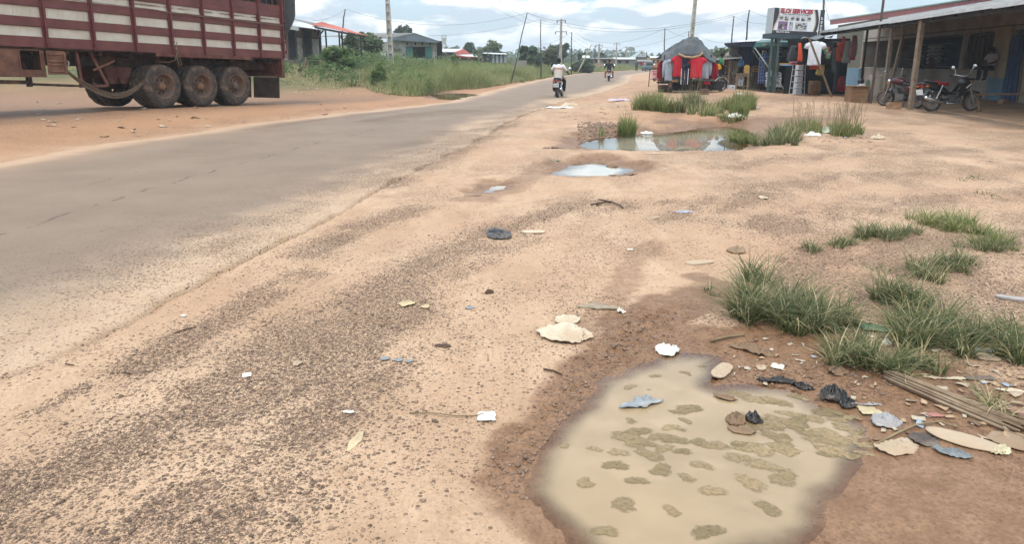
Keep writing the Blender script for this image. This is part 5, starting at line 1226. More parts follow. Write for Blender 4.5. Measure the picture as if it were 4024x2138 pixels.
b = MB(); x0_, x1_ = VA(2600, 325, Yc - .5).x, VA(2790, 325, Yc + .1).x; b.box(((x0_ + x1_) / 2, Yc + .15, zc + .52), (x1_ - x0_, 1.25, .07)); own(b.build('bed', M_TEALP), cart)
b = MB(); b.box((x0_ + .42, Yc - .5, zc + .60), (.84, .04, .16)); b.box((x0_ + .42, Yc - .53, zc + .47), (.9, .05, .05)); own(b.build('side_board', M_TEALP), cart)
b = MB(); b.bar((x0_, Yc - .2, zc + .40), (x1_ + .5, Yc + .2, zc + .42), .07); b.bar((x0_, Yc + .5, zc + .40), (x1_ + .5, Yc + .6, zc + .42), .07); b.tube([(VA(2640, 350, Yc - .35).x, Yc - .35, zc + .27), (VA(2712, 350, Yc + .5).x + .1, Yc + .55, zc + .27)], .04, 8); own(b.build('frame', M_IRON), cart)
def small_wheel(root, c, r_, wd, az, spokes=5, tm=None, rm=None, local=False):
    """spoked or plain wheel standing at c (hub), axle along direction az"""
    Mw = Matrix.Translation(c) @ Matrix.Rotation(az, 4, 'Z') @ Matrix.Rotation(R(90), 4, 'X')
    b = MB(); b.smooth = True; b.lathe([(r_ * .72, -wd * .3), (r_ * .76, -wd * .36), (r_ * .78, 0), (r_ * .76, wd * .36), (r_ * .72, wd * .3)], 28, Mw, True)
    b.smooth = False; b.lathe([(.01, -wd * .55), (r_ * .16, -wd * .5), (r_ * .16, wd * .5), (.01, wd * .55)], 12, Mw)
    for k in range(spokes):
        a = 2 * math.pi * k / spokes; p = Mw @ Vector((.12 * r_ * math.cos(a), .12 * r_ * math.sin(a), 0)); q = Mw @ Vector((.75 * r_ * math.cos(a + (.0 if spokes < 9 else .25)), .75 * r_ * math.sin(a + (.0 if spokes < 9 else .25)), 0)); b.tube([p, q], r_ * (.05 if spokes < 9 else .012), 5)
    w_ = b.build('wheel', rm or M_STEEL); w_ = own(w_, root) if not local else w_; 
    if local: w_.parent = root
    b = MB(); b.smooth = True; n = 36; prof = [(.76, -.34), (.80, -.48), (.90, -.52), (.97, -.36), (1.0, -.12), (1.0, .12), (.97, .36), (.90, .52), (.80, .48), (.76, .34)]
    vs = [Mw @ Vector((q * r_ * (1 - (.014 if (j % 3 == 0 and q > .95) else 0)) * math.cos(2 * math.pi * j / n), q * r_ * (1 - (.014 if (j % 3 == 0 and q > .95) else 0)) * math.sin(2 * math.pi * j / n), h * wd)) for q, h in prof for j in range(n)]
    b.add(vs, [(i * n + j, i * n + (j + 1) % n, (i + 1) * n + (j + 1) % n, (i + 1) * n + j) for i in range(len(prof) - 1) for j in range(n)])
    t_ = b.build('tyre', tm or M_TYRE); t_.parent = w_
    if not local: t_.matrix_parent_inverse = w_.matrix_parent_inverse.copy() if False else Matrix.Identity(4); t_.parent = w_
    return w_
small_wheel(cart, Vector((VA(2634, 345, Yc - .45).x, Yc - .45, zc + .27)), .27, .14, R(70), 5); small_wheel(cart, Vector((VA(2712, 345, Yc + .5).x, Yc + .2, zc + .27)), .27, .14, R(62), 5); small_wheel(cart, Vector((VA(2834, 335, Yc + 1.0).x, Yc + 1.0, zc + .28)), .29, .09, R(25), 5)
b = MB(); c = Vector((VA(2834, 335, Yc + 1.0).x, Yc + 1.0, zc + .28)); b.tube([c + Vector((-.05, -.1, 0)), c + Vector((-.28, -.16, .62)), c + Vector((-.34, -.2, .85))], .025, 6); b.tube([c + Vector((-.6, -.3, .85)), c + Vector((-.34, -.2, .92)), c + Vector((-.2, .2, .9))], .02, 6)
b.smooth = True; own(b.build('fork', M_STEEL), cart)
b = MB(); b.box(c + Vector((-.95, -.15, .22)), (.5, .3, .3)); b.tube([c + Vector((-.6, -.15, .1)), c + Vector((-1.6, -.1, .1))], .04, 8); own(b.build('engine', M_IRON), cart)
b = MB(); b.smooth = True
for k in range(7): a = R(20 + k * 20); b.add([c + Vector((math.cos(a) * .34 - .0, dy, math.sin(a) * .34)) for dy in (-.07, .07)] + [c + Vector((math.cos(a + R(20)) * .34, dy, math.sin(a + R(20)) * .34)) for dy in (-.07, .07)], [(0, 1, 3, 2)])
o = own(b.build('mudguard', mat('cream_paint', (206, 198, 180), .5)), cart); o.modifiers.new('thick', 'SOLIDIFY').thickness = .012
Yg = Yc - .72
garment('sweat', 'red sweatshirt hanging edge-on at the left end of the cart', 2584, 2606, 238, 318, Yg + .25, M_REDC2, R(35), M_REDC2)
garment('cloth', 'brown trouser leg hanging beside the grey hoodie', 2602, 2612, 240, 312, Yg + .2, M_PINKC)
garment('sweat', 'light grey hoodie hanging at the left of the cart', 2604, 2652, 232, 316, Yg, M_GREYC, R(12))
garment('tee', 'red t-shirt turned sideways next to the grey hoodie', 2636, 2688, 218, 300, Yg - .05, M_REDC, R(24))
garment('sweat', 'navy track jacket with white trim in the middle of the cart', 2676, 2708, 220, 268, Yg, M_NAVYC, R(-10), M_WHITEC)
garment('trousers', 'navy track trousers with white side stripes', 2676, 2704, 252, 332, Yg + .03, M_NAVYC, 0, M_WHITEC)
garment('trousers', 'black trousers hanging right of the navy tracksuit', 2702, 2722, 245, 330, Yg + .25, M_BLACKC)
garment('tee', 'large bright red t-shirt at the middle right of the cart', 2706, 2768, 220, 306, Yg - .08, M_REDC, R(-14))
garment('sweat', 'light grey long-sleeved sweatshirt right of the big red t-shirt', 2742, 2794, 230, 308, Yg + .12, M_GREYC, R(-8), M_WHITEC)
garment('sweat', 'dark red sweatshirt at the right end of the cart', 2766, 2818, 243, 318, Yg + .5, M_REDC2, R(-18), M_REDC2)
garment('cloth', 'bright red cloth low at the right end of the cart', 2762, 2792, 296, 330, Yg + .35, M_REDC)
# handwritten board on a stand
sb = rootat('notice_board', G(2560, 338), 'pink handwritten notice board on thin dark legs left of the cart', 'sign'); Yb = sb.location.y
b = MB(); pbox(b, 2557, 2592, 273, 309, Yb, .03); own(b.build('board', mat('pale_pink_board', (238, 196, 190), .8, var=.08)), sb)
for px in (2555, 2594): b = MB(); t = VA(px, 268, Yb); b.tube([(t.x - .05, Yb, sb.location.z - .05), (t.x, Yb, t.z)], .025, 6); own(b.build('leg', M_IRON), sb)
b = MB(); a = VA(2555, 271, Yb); c = VA(2594, 271, Yb); b.bar(a, c, .03); b.bar(VA(2555, 311, Yb), VA(2594, 311, Yb), .03); own(b.build('frame', M_IRON), sb)
M_REDINK = mat('red_ink', (190, 40, 44), .8)
for tx, py, sz in (('Depannage', 279, .085), ('Essence', 286, .085), ('DEPOT', 293, .10), ('     B.B', 300, .085), ('05 55 55', 306, .085)):
    q = VA(2575, py, Yb - .008); o = text(tx, sz, M_REDINK, Matrix.Translation(q) @ FACE, None, shear=.2, bold=.004); own(o, sb)

# ================================================================ REPAIR STALL behind and right of the cart
Ys = 36.0
st = rootat('repair_stall', G(2895, 348), 'ramshackle repair stall of planks and tin right of the cart', 'stall')
for px, yt, Y in ((2802, 232, Ys - .5), (2878, 228, Ys - .2), (2905, 224, Ys), (2868, 236, Ys - 1)):
    t = VA(px, yt, Y); b = MB(); b.tube([(t.x, Y, gh(t.x, Y) - .05), t], .05, 6); own(b.build('post', M_WOOD), st)
own(roofsheet('roof_sheet', (VA(2796, 236, Ys - 1.2), VA(2916, 226, Ys - 1.2), VA(2916, 218, Ys + 2), VA(2840, 221, Ys + 2)), 12, M_ZINCG, .02), st)
own(roofsheet('upper_roof_sheet', (VA(2842, 220, Ys + 1.5), VA(2912, 219, Ys + 1.5), VA(2905, 202, Ys + 4), VA(2860, 203, Ys + 4)), 10, mat('tan_tin', (176, 164, 148), .8, var=.15), .02), st)
for i in range(6):
    b = MB(); pbox(b, 2850 + i * 9.5, 2858.5 + i * 9.5, 238 + (i % 3), 288, Ys + .6, .03); own(b.build('wall_plank', mat('cream_plank', (196, 188, 166), .9, var=.2) if i > 2 else M_WOOD), st)
b = MB(); pbox(b, 2800, 2920, 230, 345, Ys + 1.8, .05); own(b.build('back_wall', M_DARKWOOD), st)
def table(name, label, x0, x1, ytop, Y, dep, m, legw=.07):
    a, c, z0, z1 = pr(x0, x1, ytop, ytop + 8, Y); r = rootat(name, ((a + c) / 2, Y + dep / 2, gh((a + c) / 2, Y)), label, 'table')
    b = MB(); b.box(((a + c) / 2, Y + dep / 2, z1 - .03), (c - a + .06, dep, .05)); own(b.build('table_top', m), r)
    b = MB(); b.box(((a + c) / 2, Y + .04, z1 - .11), (c - a, .04, .10)); own(b.build('apron', m), r)
    for x in (a + .04, c - .04):
        for y in (Y + .05, Y + dep - .05): b = MB(); b.bar((x, y, gh(x, y) - .03), (x, y, z1 - .05), legw); own(b.build('leg', m), r)
    b = MB(); b.bar((a, Y + .05, z1 - .62), (c, Y + .05, z1 - .62), .05); own(b.build('stretcher', m), r)
    return r, z1
t1, zt1 = table('work_table', 'rough wooden work table beside the blue-curtained kiosk', 2894, 2945, 287, Ys - 1.0, .7, M_WOOD, .09)
t2, zt2 = table('work_table', 'smaller cluttered bench left of the wooden work table', 2850, 2892, 294, Ys - .6, .6, M_WOOD, .08)
def jerrycan(label, px, ybot, h_px, Y, m, rz=0., tilt=0.):
    c = VA(px, ybot, Y); H_ = h_px * Y / F; r = empty('jerrycan', c, rz, 0, tilt); tag(r, label, 'jerrycan'); w_ = H_ * .66; d_ = H_ * .42
    b = MB(); b.smooth = False; rings = []
    for z, q in ((0, .9), (.04, 1), (.70, 1), (.80, .96), (.86, .80)): rings.append([(sx * w_ / 2 * q * k1, sy * d_ / 2 * q * k2, z * H_) for sx, sy, k1, k2 in ((-1, -1, 1, .7), (-1, -1, .75, 1), (1, -1, .75, 1), (1, -1, 1, .7), (1, 1, 1, .7), (1, 1, .75, 1), (-1, 1, .75, 1), (-1, 1, 1, .7))])
    b.loft(rings); b.build('body', m, r)
    b = MB(); b.tube([(-w_ * .3, 0, H_ * .84), (-w_ * .22, 0, H_ * .98), (w_ * .15, 0, H_ * .98), (w_ * .2, 0, H_ * .84)], H_ * .05, 8); b.build('handle', m, r)
    b = MB(); b.lathe([(H_ * .08, 0), (H_ * .08, H_ * .12), (.001, H_ * .13)], 10, Matrix.Translation((w_ * .32, 0, H_ * .84))); b.build('cap', m, r)
    return r
jerrycan('stained yellow jerrycan standing on the work table', 2933, 287, 31, Ys - .75, M_YELP2)
jerrycan('bright yellow jerrycan hanging upper of the two by the stall', 2836, 252, 22, Ys - 1.1, M_YELP, .2, .1); jerrycan('bright yellow jerrycan hanging tilted below the other by the stall', 2829, 270, 20, Ys - 1.2, M_YELP, .3, -.5)
def carton(name, label, x0, x1, y0, y1, Y, dep, m, cat='box', rz=0., mark=None):
    a, c, z0, z1 = pr(x0, x1, y0, y1, Y); r = empty(name, ((a + c) / 2, Y + dep / 2, z0), rz); tag(r, label, cat); W_, H_ = c - a, z1 - z0
    b = MB(); b.box((0, 0, H_ / 2), (W_, dep, H_ - .004)); b.build('body', m, r)
    b = MB(); b.box((0, 0, H_ + .001), (W_ * .96, dep * .47, .006)); b.build('flap', m, r)
    if mark: b = MB(); b.box((W_ * .05, -dep / 2 - .002, H_ * .5), (W_ * .3, .004, H_ * .22)); b.build('printed_mark', mark, r)
    return r
carton('carton', 'upper white carton under the work table', 2902, 2923, 299, 318, Ys - .8, .4, M_CARDW, mark=M_IRON); carton('carton', 'lower white carton under the work table', 2901, 2920, 318, 337, Ys - .8, .4, M_CARDW, mark=M_IRON)
carton('carton', 'small white appliance box on the ground before the bench', 2867, 2888, 334, 351, Ys - 1.4, .35, M_CARDW, mark=M_IRON)
r = rootat('plastic_bag', VA(2912, 258, Ys - .4), 'light blue plastic bag hung on the stall', 'bag'); b = MB(); b.smooth = True
b.loft([[(math.cos(a) * q * .17 + VA(2911, 258, Ys - .4).x, Ys - .4 + math.sin(a) * q * .10, VA(2911, y, Ys - .4).z) for a in [2 * math.pi * j / 12 + .3 * math.sin(3 * j) for j in range(12)]] for y, q in ((262, .5), (258, .95), (250, 1.0), (240, .7), (232, .3), (226, .25))]); own(b.build('bag_body', M_BLUEP), r)
r_ = random.Random(5)
for i in range(12):
    c = VA(2852 + r_.uniform(0, 44), 292 - r_.uniform(0, 3), Ys - .5 + r_.uniform(0, .35)); b = MB(); k = i % 3
    if k == 0: b.lathe([(.03, 0), (.07, .0), (.08, .12), (.05, .16), (.0, .17)], 10, Matrix.Translation((c.x, c.y, zt2 - .005)))
    elif k == 1: b.box((c.x, c.y, zt2 + .06), (.16, .12, .13)); b.box((c.x, c.y - .03, zt2 + .15), (.06, .05, .06))
    else: b.lathe([(.02, 0), (.09, .02), (.09, .05), (.02, .07)], 14, Matrix.Translation((c.x, c.y, zt2 + .05)) @ Matrix.Rotation(R(70), 4, 'X'))
    tag(b.build('machine_part', (M_STEEL, M_IRON, mat('oily_brass', (150, 130, 100), .6))[i % 3]), 'small metal machine part on the cluttered repair bench', 'machine part', 'machine parts on the repair bench')
# ================================================================ KIOSK with navy curtain and green canvas tent
Yk = 37.0
ks = rootat('kiosk', G(2960, 346), 'kiosk with navy curtain and white-edged flat roof', 'kiosk')
own(roofsheet('roof_sheet', (VA(2896, 163, Yk - 1.5), VA(3150, 150, Yk - 1.5), VA(3180, 140, Yk + 4), VA(2900, 158, Yk + 4)), 24, M_ZINCW, .02), ks)
b = MB(); b.prism([VA(2897, 164, Yk - 1.4), VA(3150, 152, Yk - 1.4), VA(3150, 176, Yk - 1.4), VA(2915, 182, Yk - 1.4), VA(2900, 172, Yk - 1.4)], (0, 2.2, 0)); own(b.build('eave_board', mat('dark_blue_board', (62, 72, 92), .9, var=.2)), ks)
a, c, z0, z1 = pr(2921, 2962, 176, 300, Yk - .6); b = MB(); b.sheet((a, Yk - .6, z0), (c, Yk - .6, z0), (c, Yk - .6, z1), (a, Yk - .6, z1), 40, 6, .02, 6, .05, func=lambda u, v: .03 * math.sin(9 * u + 3 * v)); own(b.build('curtain', M_NAVYCURT), ks)
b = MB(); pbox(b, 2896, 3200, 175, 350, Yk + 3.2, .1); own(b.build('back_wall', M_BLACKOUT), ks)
b = MB(); pbox(b, 2900, 2922, 185, 215, Yk - .2, 1.5); pbox(b, 2904, 2916, 190, 196, Yk - .3, .1); own(b.build('loft_shelf', M_DARKWOOD), ks)
for i in range(9): b = MB(); px = 3000 + i * 21; pbox(b, px, px + 12, 196 + (i * 7) % 9, 222, Yk + 1.5, .2); own(b.build('hanging_goods', (M_CARDW, M_STEEL, M_IRON)[i % 3]), ks)
for i in range(3): b = MB(); pbox(b, 2962, 2980, 258 + i * 9, 263 + i * 9, Yk + .2, .3); own(b.build('yellow_shelf', M_YELP), ks)
tent = rootat('canvas_tent', G(2953, 350), 'green canvas tent with white lettering in front of the kiosk', 'tent'); Yt = Yk - 2.2
def tentq(*ps): return [VA(x_, y_, Y_) for x_, y_, Y_ in ps]
b = MB(); b.smooth = True; b.sheet(*tentq((2964, 186, Yt), (3156, 184, Yt), (3150, 163, Yt + .25), (2970, 164, Yt + .25)), 40, 4, .012, 0, 0, func=lambda u, v: .02 * math.sin(14 * u) * (1 - v)); own(b.build('valance', M_TENT), tent)
b = MB(); b.sheet(*tentq((2970, 164, Yt + .25), (3150, 163, Yt + .25), (3120, 152, Yt + 2), (2990, 153, Yt + 2)), 20, 4, .012, 0, 0, func=lambda u, v: .04 * math.sin(math.pi * u) * math.sin(math.pi * v)); own(b.build('canopy', M_TENTL), tent)
b = MB(); b.sheet(*tentq((2958, 190, Yt), (2966, 186, Yt), (2974, 164, Yt + .3), (2968, 172, Yt + .6)), 4, 4, .012); own(b.build('corner_flap', M_TENT), tent)
for p0, p1 in (((2966, 187), (2952, 349)), ((2958, 196), (2944, 350))):
    t = VA(*p0, Yt); g_ = G(*p1); b = MB(); b.tube([(g_.x, Yt, g_.z), t], .028, 8); own(b.build('tent_pole', mat('white_tube', (226, 226, 216), .5) if p0[0] == 2966 else M_GREENPOST), tent)
M_LETW = mat('cream_letters', (226, 224, 200), .8)
own(text('AP·TAOGO', .155, M_LETW, Matrix.Translation(VA(3033, 174, Yt - .06)) @ FACE, None, shear=.35, bold=.004, spacing=1.25), tent); own(text('ORIGI', .155, M_LETW, Matrix.Translation(VA(3124, 173, Yt - .06)) @ FACE, None, shear=.35, bold=.004, spacing=1.25), tent)
# goods standing in front of the tent
sp_ = rootat('solar_panel', G(2996, 338), 'tall blue solar panel leaning upright under the green tent', 'solar panel'); Yp = Yt + .1
a, c, z0, z1 = pr(2983, 3011, 211, 327, Yp); b = MB(); b.box(((a + c) / 2, Yp + .03, (z0 + z1) / 2), (c - a, .03, z1 - z0)); own(b.build('frame', mat('silver_backsheet', (196, 204, 214), .5)), sp_)
M_CELL = mat('blue_solar_cell', (52, 72, 122), .3, var=.15, scale=20)
for i in range(3):
    for j in range(9):
        b = MB(); cw, ch_ = (c - a) / 3, (z1 - z0) / 9; b.box((a + cw * (i + .5), Yp + .012, z0 + ch_ * (j + .5)), (cw * .9, .008, ch_ * .93)); own(b.build('cell', M_CELL), sp_)
sp2 = rootat('solar_panel', G(3040, 338), 'wide dark solar panel lying across behind the upright one', 'solar panel'); b = MB(); a, c, z0, z1 = pr(2996, 3072, 204, 236, Yp + .5); b.box(((a + c) / 2, Yp + .5, (z0 + z1) / 2), (c - a, .03, z1 - z0)); own(b.build('frame', mat('silver_backsheet', (196, 204, 214))), sp2)
for i in range(6):
    for j in range(2): b = MB(); cw, ch_ = (c - a) / 6, (z1 - z0) / 2; b.box((a + cw * (i + .5), Yp + .475, z0 + ch_ * (j + .5)), (cw * .93, .01, ch_ * .9)); own(b.build('cell', mat('dark_solar_cell', (44, 56, 92), .3)), sp2)
carton('flat_carton', 'tall flat brown cardboard carton behind the green sign posts', 3006, 3060, 230, 338, Yp + .35, .12, M_CARD)
r_ = random.Random(8)
for row in range(6):
    for col in range(4):
        px = 3016 + col * 16 + r_.uniform(-2, 2); py = 338 - row * 10; c = VA(px, py, Yp - .1 + .05 * (col % 2)); b = MB(); b.smooth = True
        b.lathe([(.01, -.08), (.05, -.08), (.06, -.05), (.055, 0), (.06, .05), (.05, .08), (.01, .08)], 10, Matrix.Translation(c) @ Matrix.Rotation(R(90 + r_.uniform(-25, 25)), 4, 'Y') @ Matrix.Rotation(R(r_.uniform(-30, 30)), 4, 'X')); tag(b.build('white_roll', M_CARDW), 'small white roll stacked at the foot of the sign posts', 'roll', 'white rolls at the sign posts')
bk = rootat('plastic_tub', G(2996, 351), 'brown plastic tub on the ground before the solar panel', 'tub'); b = MB(); b.smooth = True; b.lathe([(.001, .01), (.14, .01), (.19, .36), (.205, .37), (.20, .39), (.175, .38), (.13, .06), (.001, .05)], 20, Matrix.Translation(bk.location)); own(b.build('tub_body', M_BROWNPOT), bk)
wp = rootat('wrapped_bundle', G(2968, 346), 'dark plastic-wrapped bundle leaning by the white tent pole', 'bundle'); b = MB(); b.smooth = True
b.loft([[(wp.location.x + .12 * t_ + (.20 - .09 * t_) * math.cos(a) * (1 + .12 * math.sin(3 * a + 9 * t_)), wp.location.y - .1 + .14 * math.sin(a), wp.location.z + .95 * t_) for a in [2 * math.pi * j / 14 for j in range(14)]] for t_ in (0, .2, .4, .6, .8, 1.0)]); own(b.build('bundle_body', mat('smoky_plastic', (104, 110, 108), .35, var=.25)), wp)
# ================================================================ BILLBOARD
TL, TR_, BL, BR = VA(3039, 27, 34), VA(3239, 44, 34.5), VA(3032, 129, 34), VA(3231, 131, 34.5)
ex = ((TR_ - TL) + (BR - BL)).normalized(); ez = ((TL - BL)); ez = (ez - ex * ez.dot(ex)).normalized(); ey = ez.cross(ex); SW = ((TR_ - TL).length + (BR - BL).length) / 2; SH = (TL - BL).length
bbd = empty('billboard'); bbd.matrix_world = Matrix.Translation(BL) @ Matrix((ex, ey, ez)).transposed().to_4x4(); tag(bbd, 'white shop billboard on green posts with red lettering and product pictures', 'billboard')
M_SIGNW = mat('sign_white', (240, 238, 234), .6, var=.03, k=.7); M_SIGNB = mat('sign_dark', (62, 58, 66), .6, var=.06); M_SIGNG = mat('sign_gold', (206, 186, 158), .6, var=.1); M_SIGNR = mat('sign_red', (186, 34, 58), .6, var=.05)
b = MB(); b.box((SW / 2, .30, SH / 2), (SW, .55, SH)); b.build('case', mat('case_grey', (190, 196, 198), .8, var=.08), bbd)
b = MB(); b.box((SW / 2, .012, SH / 2), (SW - .02, .02, SH - .02)); b.build('face', M_SIGNW, bbd)
b = MB(); b.box((SW / 2, .35, -.12), (SW + .1, .7, .22)); b.build('underside_frame', mat('dark_slate_frame', (70, 82, 88), .8), bbd)
def curve_band(xa, xb, name, m, off):
    b = MB(); n = 16; pl_, pr_ = [], []
    for i in range(n + 1):
        t = i / n; z = .13 * SH + t * .86 * SH; pl_.append((xa(t) * SW, -.001 - off, z)); pr_.append((xb(t) * SW, -.001 - off, z))
    b.add(pl_ + pr_, [(i, n + 1 + i, n + 2 + i, i + 1) for i in range(n)]); return b.build(name, m, bbd)
wv = lambda t: .055 + .045 * math.sin((t - .35) * math.pi * 1.1)
curve_band(lambda t: .006, lambda t: max(.007, wv(t)), 'dark_band', M_SIGNB, .001); curve_band(lambda t: max(.007, wv(t)), lambda t: max(.012, wv(t) + .022), 'gold_band', M_SIGNG, .002)
w2 = lambda t: .80 + .045 * math.sin((t + .15) * math.pi * .9)
curve_band(lambda t: w2(t) - .022, lambda t: w2(t), 'gold_band', M_SIGNG, .002); curve_band(lambda t: w2(t), lambda t: w2(t) + .055, 'dark_band', M_SIGNB, .001)
b = MB(); b.box((SW * .955, -.002, SH * .5), (SW * .085, .006, SH * .99)); b.build('number_strip', M_SIGNB, bbd); b = MB(); b.box((SW * .45, -.002, SH * .065), (SW * .89, .006, SH * .12)); b.build('number_strip', M_SIGNB, bbd)
def st_(tx, x, z, sz, m, rot=0., sh=0., bold=0., al='CENTER'): return text(tx, sz, m, Matrix.Translation((x * SW, -.010, z * SH)) @ FACE @ Matrix.Rotation(rot, 4, 'Z'), bbd, shear=sh, bold=bold, align=al, ext=.0015)
st_('ELOI SERVICES', .44, .885, .262, M_SIGNR, sh=.12, bold=.013); st_("Vente d'appareils Électroménagers", .44, .77, .108, M_SIGNB, sh=.15); st_('Tél: 07 77 50 06', .08, .065, .105, M_SIGNW, bold=.003, al='LEFT'); st_('05 04 53 43 47', .955, .36, .135, M_SIGNW, R(90), bold=.004)
pcols = [(96, 74, 84), (88, 92, 100), (196, 200, 150), (110, 90, 84), (84, 86, 92), (120, 120, 126)]
for i in range(6):
    cx_ = .155 + i * .108; p = MB(); p.box((cx_ * SW, -.002, .615 * SH), (.092 * SW, .006, .20 * SH)); f_ = p.build('picture', mat(f'picture_tone_{i}', (214, 208, 210), .6), bbd)
    rr = random.Random(i)
    for k in range(4): q = MB(); q.box(((cx_ + rr.uniform(-.024, .024)) * SW, -.007, (.60 + rr.uniform(-.05, .05)) * SH), (.034 * SW * rr.uniform(.6, 1.3), .004, .075 * SH * rr.uniform(.5, 1.2))); q.build('pictured_item', mat(f'item_tone_{(i + k) % 6}', pcols[(i + k) % 6], .6), f_)
for cx_, w_, h_, col, nn_ in ((.20, .185, .33, (150, 118, 152), 6), (.36, .085, .33, (206, 206, 214), 3), (.56, .24, .30, (206, 204, 206), 12)):
    p = MB(); p.box((cx_ * SW, -.002, .315 * SH), (w_ * SW, .006, h_ * SH)); f_ = p.build('picture', mat('picture_%d' % int(cx_ * 100), col, .6), bbd); rr = random.Random(int(cx_ * 100))
    for k in range(nn_): q = MB(); q.box(((cx_ + rr.uniform(-.38, .38) * w_) * SW, -.007, (.315 + rr.uniform(-.38, .34) * h_) * SH), (w_ * SW * rr.uniform(.10, .22), .004, h_ * SH * rr.uniform(.12, .3))); q.build('pictured_item', mat(f'item_tone_{k % 6}', pcols[k % 6], .6), f_)
for px in (3034, 3060, 3048):
    Y = 34.3 if px != 3048 else 34.8; g_ = G(px, 344); t = VA(px + 3, 128, Y); b = MB(); b.bar((t.x - .02, Y, gh(t.x, Y) - .1), t, .10); o = b.build('sign_post', M_GREENPOST); o.parent = bbd; o.matrix_parent_inverse = bbd.matrix_world.inverted()
# ================================================================ CLOTHES SHOP under a dark awning
Yw = 31.0
cs = rootat('clothes_awning', G(3262, 379), 'dark sagging awning of the clothes shop propped on slanting poles', 'awning')
b = MB(); b.smooth = True; b.sheet(VA(3146, 152, Yw - .1), VA(3260, 146, Yw - .1), VA(3275, 138, Yw + 3), VA(3170, 142, Yw + 3), 16, 6, .02, 0, 0, func=lambda u, v: .05 * math.sin(9 * u + 4 * v)); own(b.build('awning_sheet', mat('grey_awning', (112, 116, 118), .8, var=.15)), cs)
b = MB(); b.bar(VA(3150, 157, Yw), VA(3300, 152, Yw + .3), .05); own(b.build('hanging_rail', M_IRON), cs)
g_ = G(3268, 381); b = MB(); b.tube([g_, VA(3179, 146, Yw - .35)], .045, 8); own(b.build('prop_pole', M_WOOD), cs); g2 = G(3246, 368); b = MB(); b.tube([g2, VA(3208, 250, Yw + 1.2), VA(3190, 180, Yw + 1.4)], .05, 8); own(b.build('prop_pole', M_DARKWOOD), cs)
b = MB(); pbox(b, 3090, 3330, 150, 372, Yw + 3.2, .1); own(b.build('back_wall', M_BLACKOUT), cs)
b = MB(); pbox(b, 3288, 3300, 158, 360, Yw + 2.4, .2); own(b.build('side_panel', M_DENIM), cs)
garment('tee', 'plain black t-shirt hanging left of the white one', 3128, 3192, 168, 252, Yw + .15, M_BLACKC, R(8)); 
garment('tee', 'white t-shirt hanging at the front of the clothes shop', 3168, 3236, 160, 256, Yw - .1, M_WHITEC, R(-12))
pt_ = garment('tee', 'black t-shirt with a colourful print right of the white one', 3214, 3282, 154, 252, Yw + .1, M_BLACKC, R(4))
rr = random.Random(12)
for k, col in enumerate(((92, 150, 110), (196, 70, 60), (120, 170, 176), (196, 150, 90), (90, 140, 120), (176, 96, 80), (150, 186, 190), (110, 160, 80), (200, 90, 70))):
    q = MB(); sx, sz = rr.uniform(.06, .14), rr.uniform(.06, .16); x_, z_ = rr.uniform(-.13, .13), .30 + (k / 9) * .42; q.sheet((x_ - sx, -.10, z_ - sz / 2), (x_ + sx, -.10, z_ - sz / 2 + .02), (x_ + sx * .8, -.105, z_ + sz / 2), (x_ - sx * .9, -.10, z_ + sz / 2), 3, 3, .003); q.build('printed_patch', mat(f'print_tone_{k}', col, .8), pt_)
garment('cloth', 'charcoal jeans hanging slanted at the left of the clothes shop', 3094, 3140, 178, 238, Yw + .5, M_DENIM, R(20)); garment('cloth', 'narrow orange strip hanging beside the black t-shirt', 3134, 3152, 168, 240, Yw - .12, M_ORNGC)
garment('cloth', 'orange-red hem showing below the white t-shirt', 3182, 3222, 252, 270, Yw + .3, M_ORNGC); garment('cloth', 'mustard trousers hanging behind the leaning pole', 3215, 3240, 254, 294, Yw + .3, M_YELC); garment('cloth', 'lime cloth edge beside the mustard trousers', 3206, 3218, 262, 290, Yw + .35, mat('lime_cloth', (200, 214, 120), .95))
garment('cloth', 'dark slim garment hanging right of the printed t-shirt', 3272, 3288, 160, 285, Yw + .6, M_DENIM); garment('cloth', 'orange-red garment at the right of the clothes shop', 3284, 3314, 165, 240, Yw + .9, M_ORNGC)
garment('cloth', 'red and green striped scarf hanging from the veranda eave', 3304, 3324, 142, 220, Yw + .6, mat('striped_scarf', (172, 62, 60), .95)); garment('cloth', 'grey-green jacket with pale edging hanging from the veranda eave', 3312, 3345, 158, 246, Yw + .5, M_OLIVEC); garment('cloth', 'dusty pink jacket hanging from the veranda eave', 3338, 3368, 138, 222, Yw + .4, M_PINKC); garment('cloth', 'red hem under the dusty pink jacket', 3342, 3364, 208, 234, Yw + .45, M_REDC2)
garment('cloth', 'red dress hanging low by the blue wall corner', 3290, 3328, 298, 358, Yw + 2.0, M_REDC2)
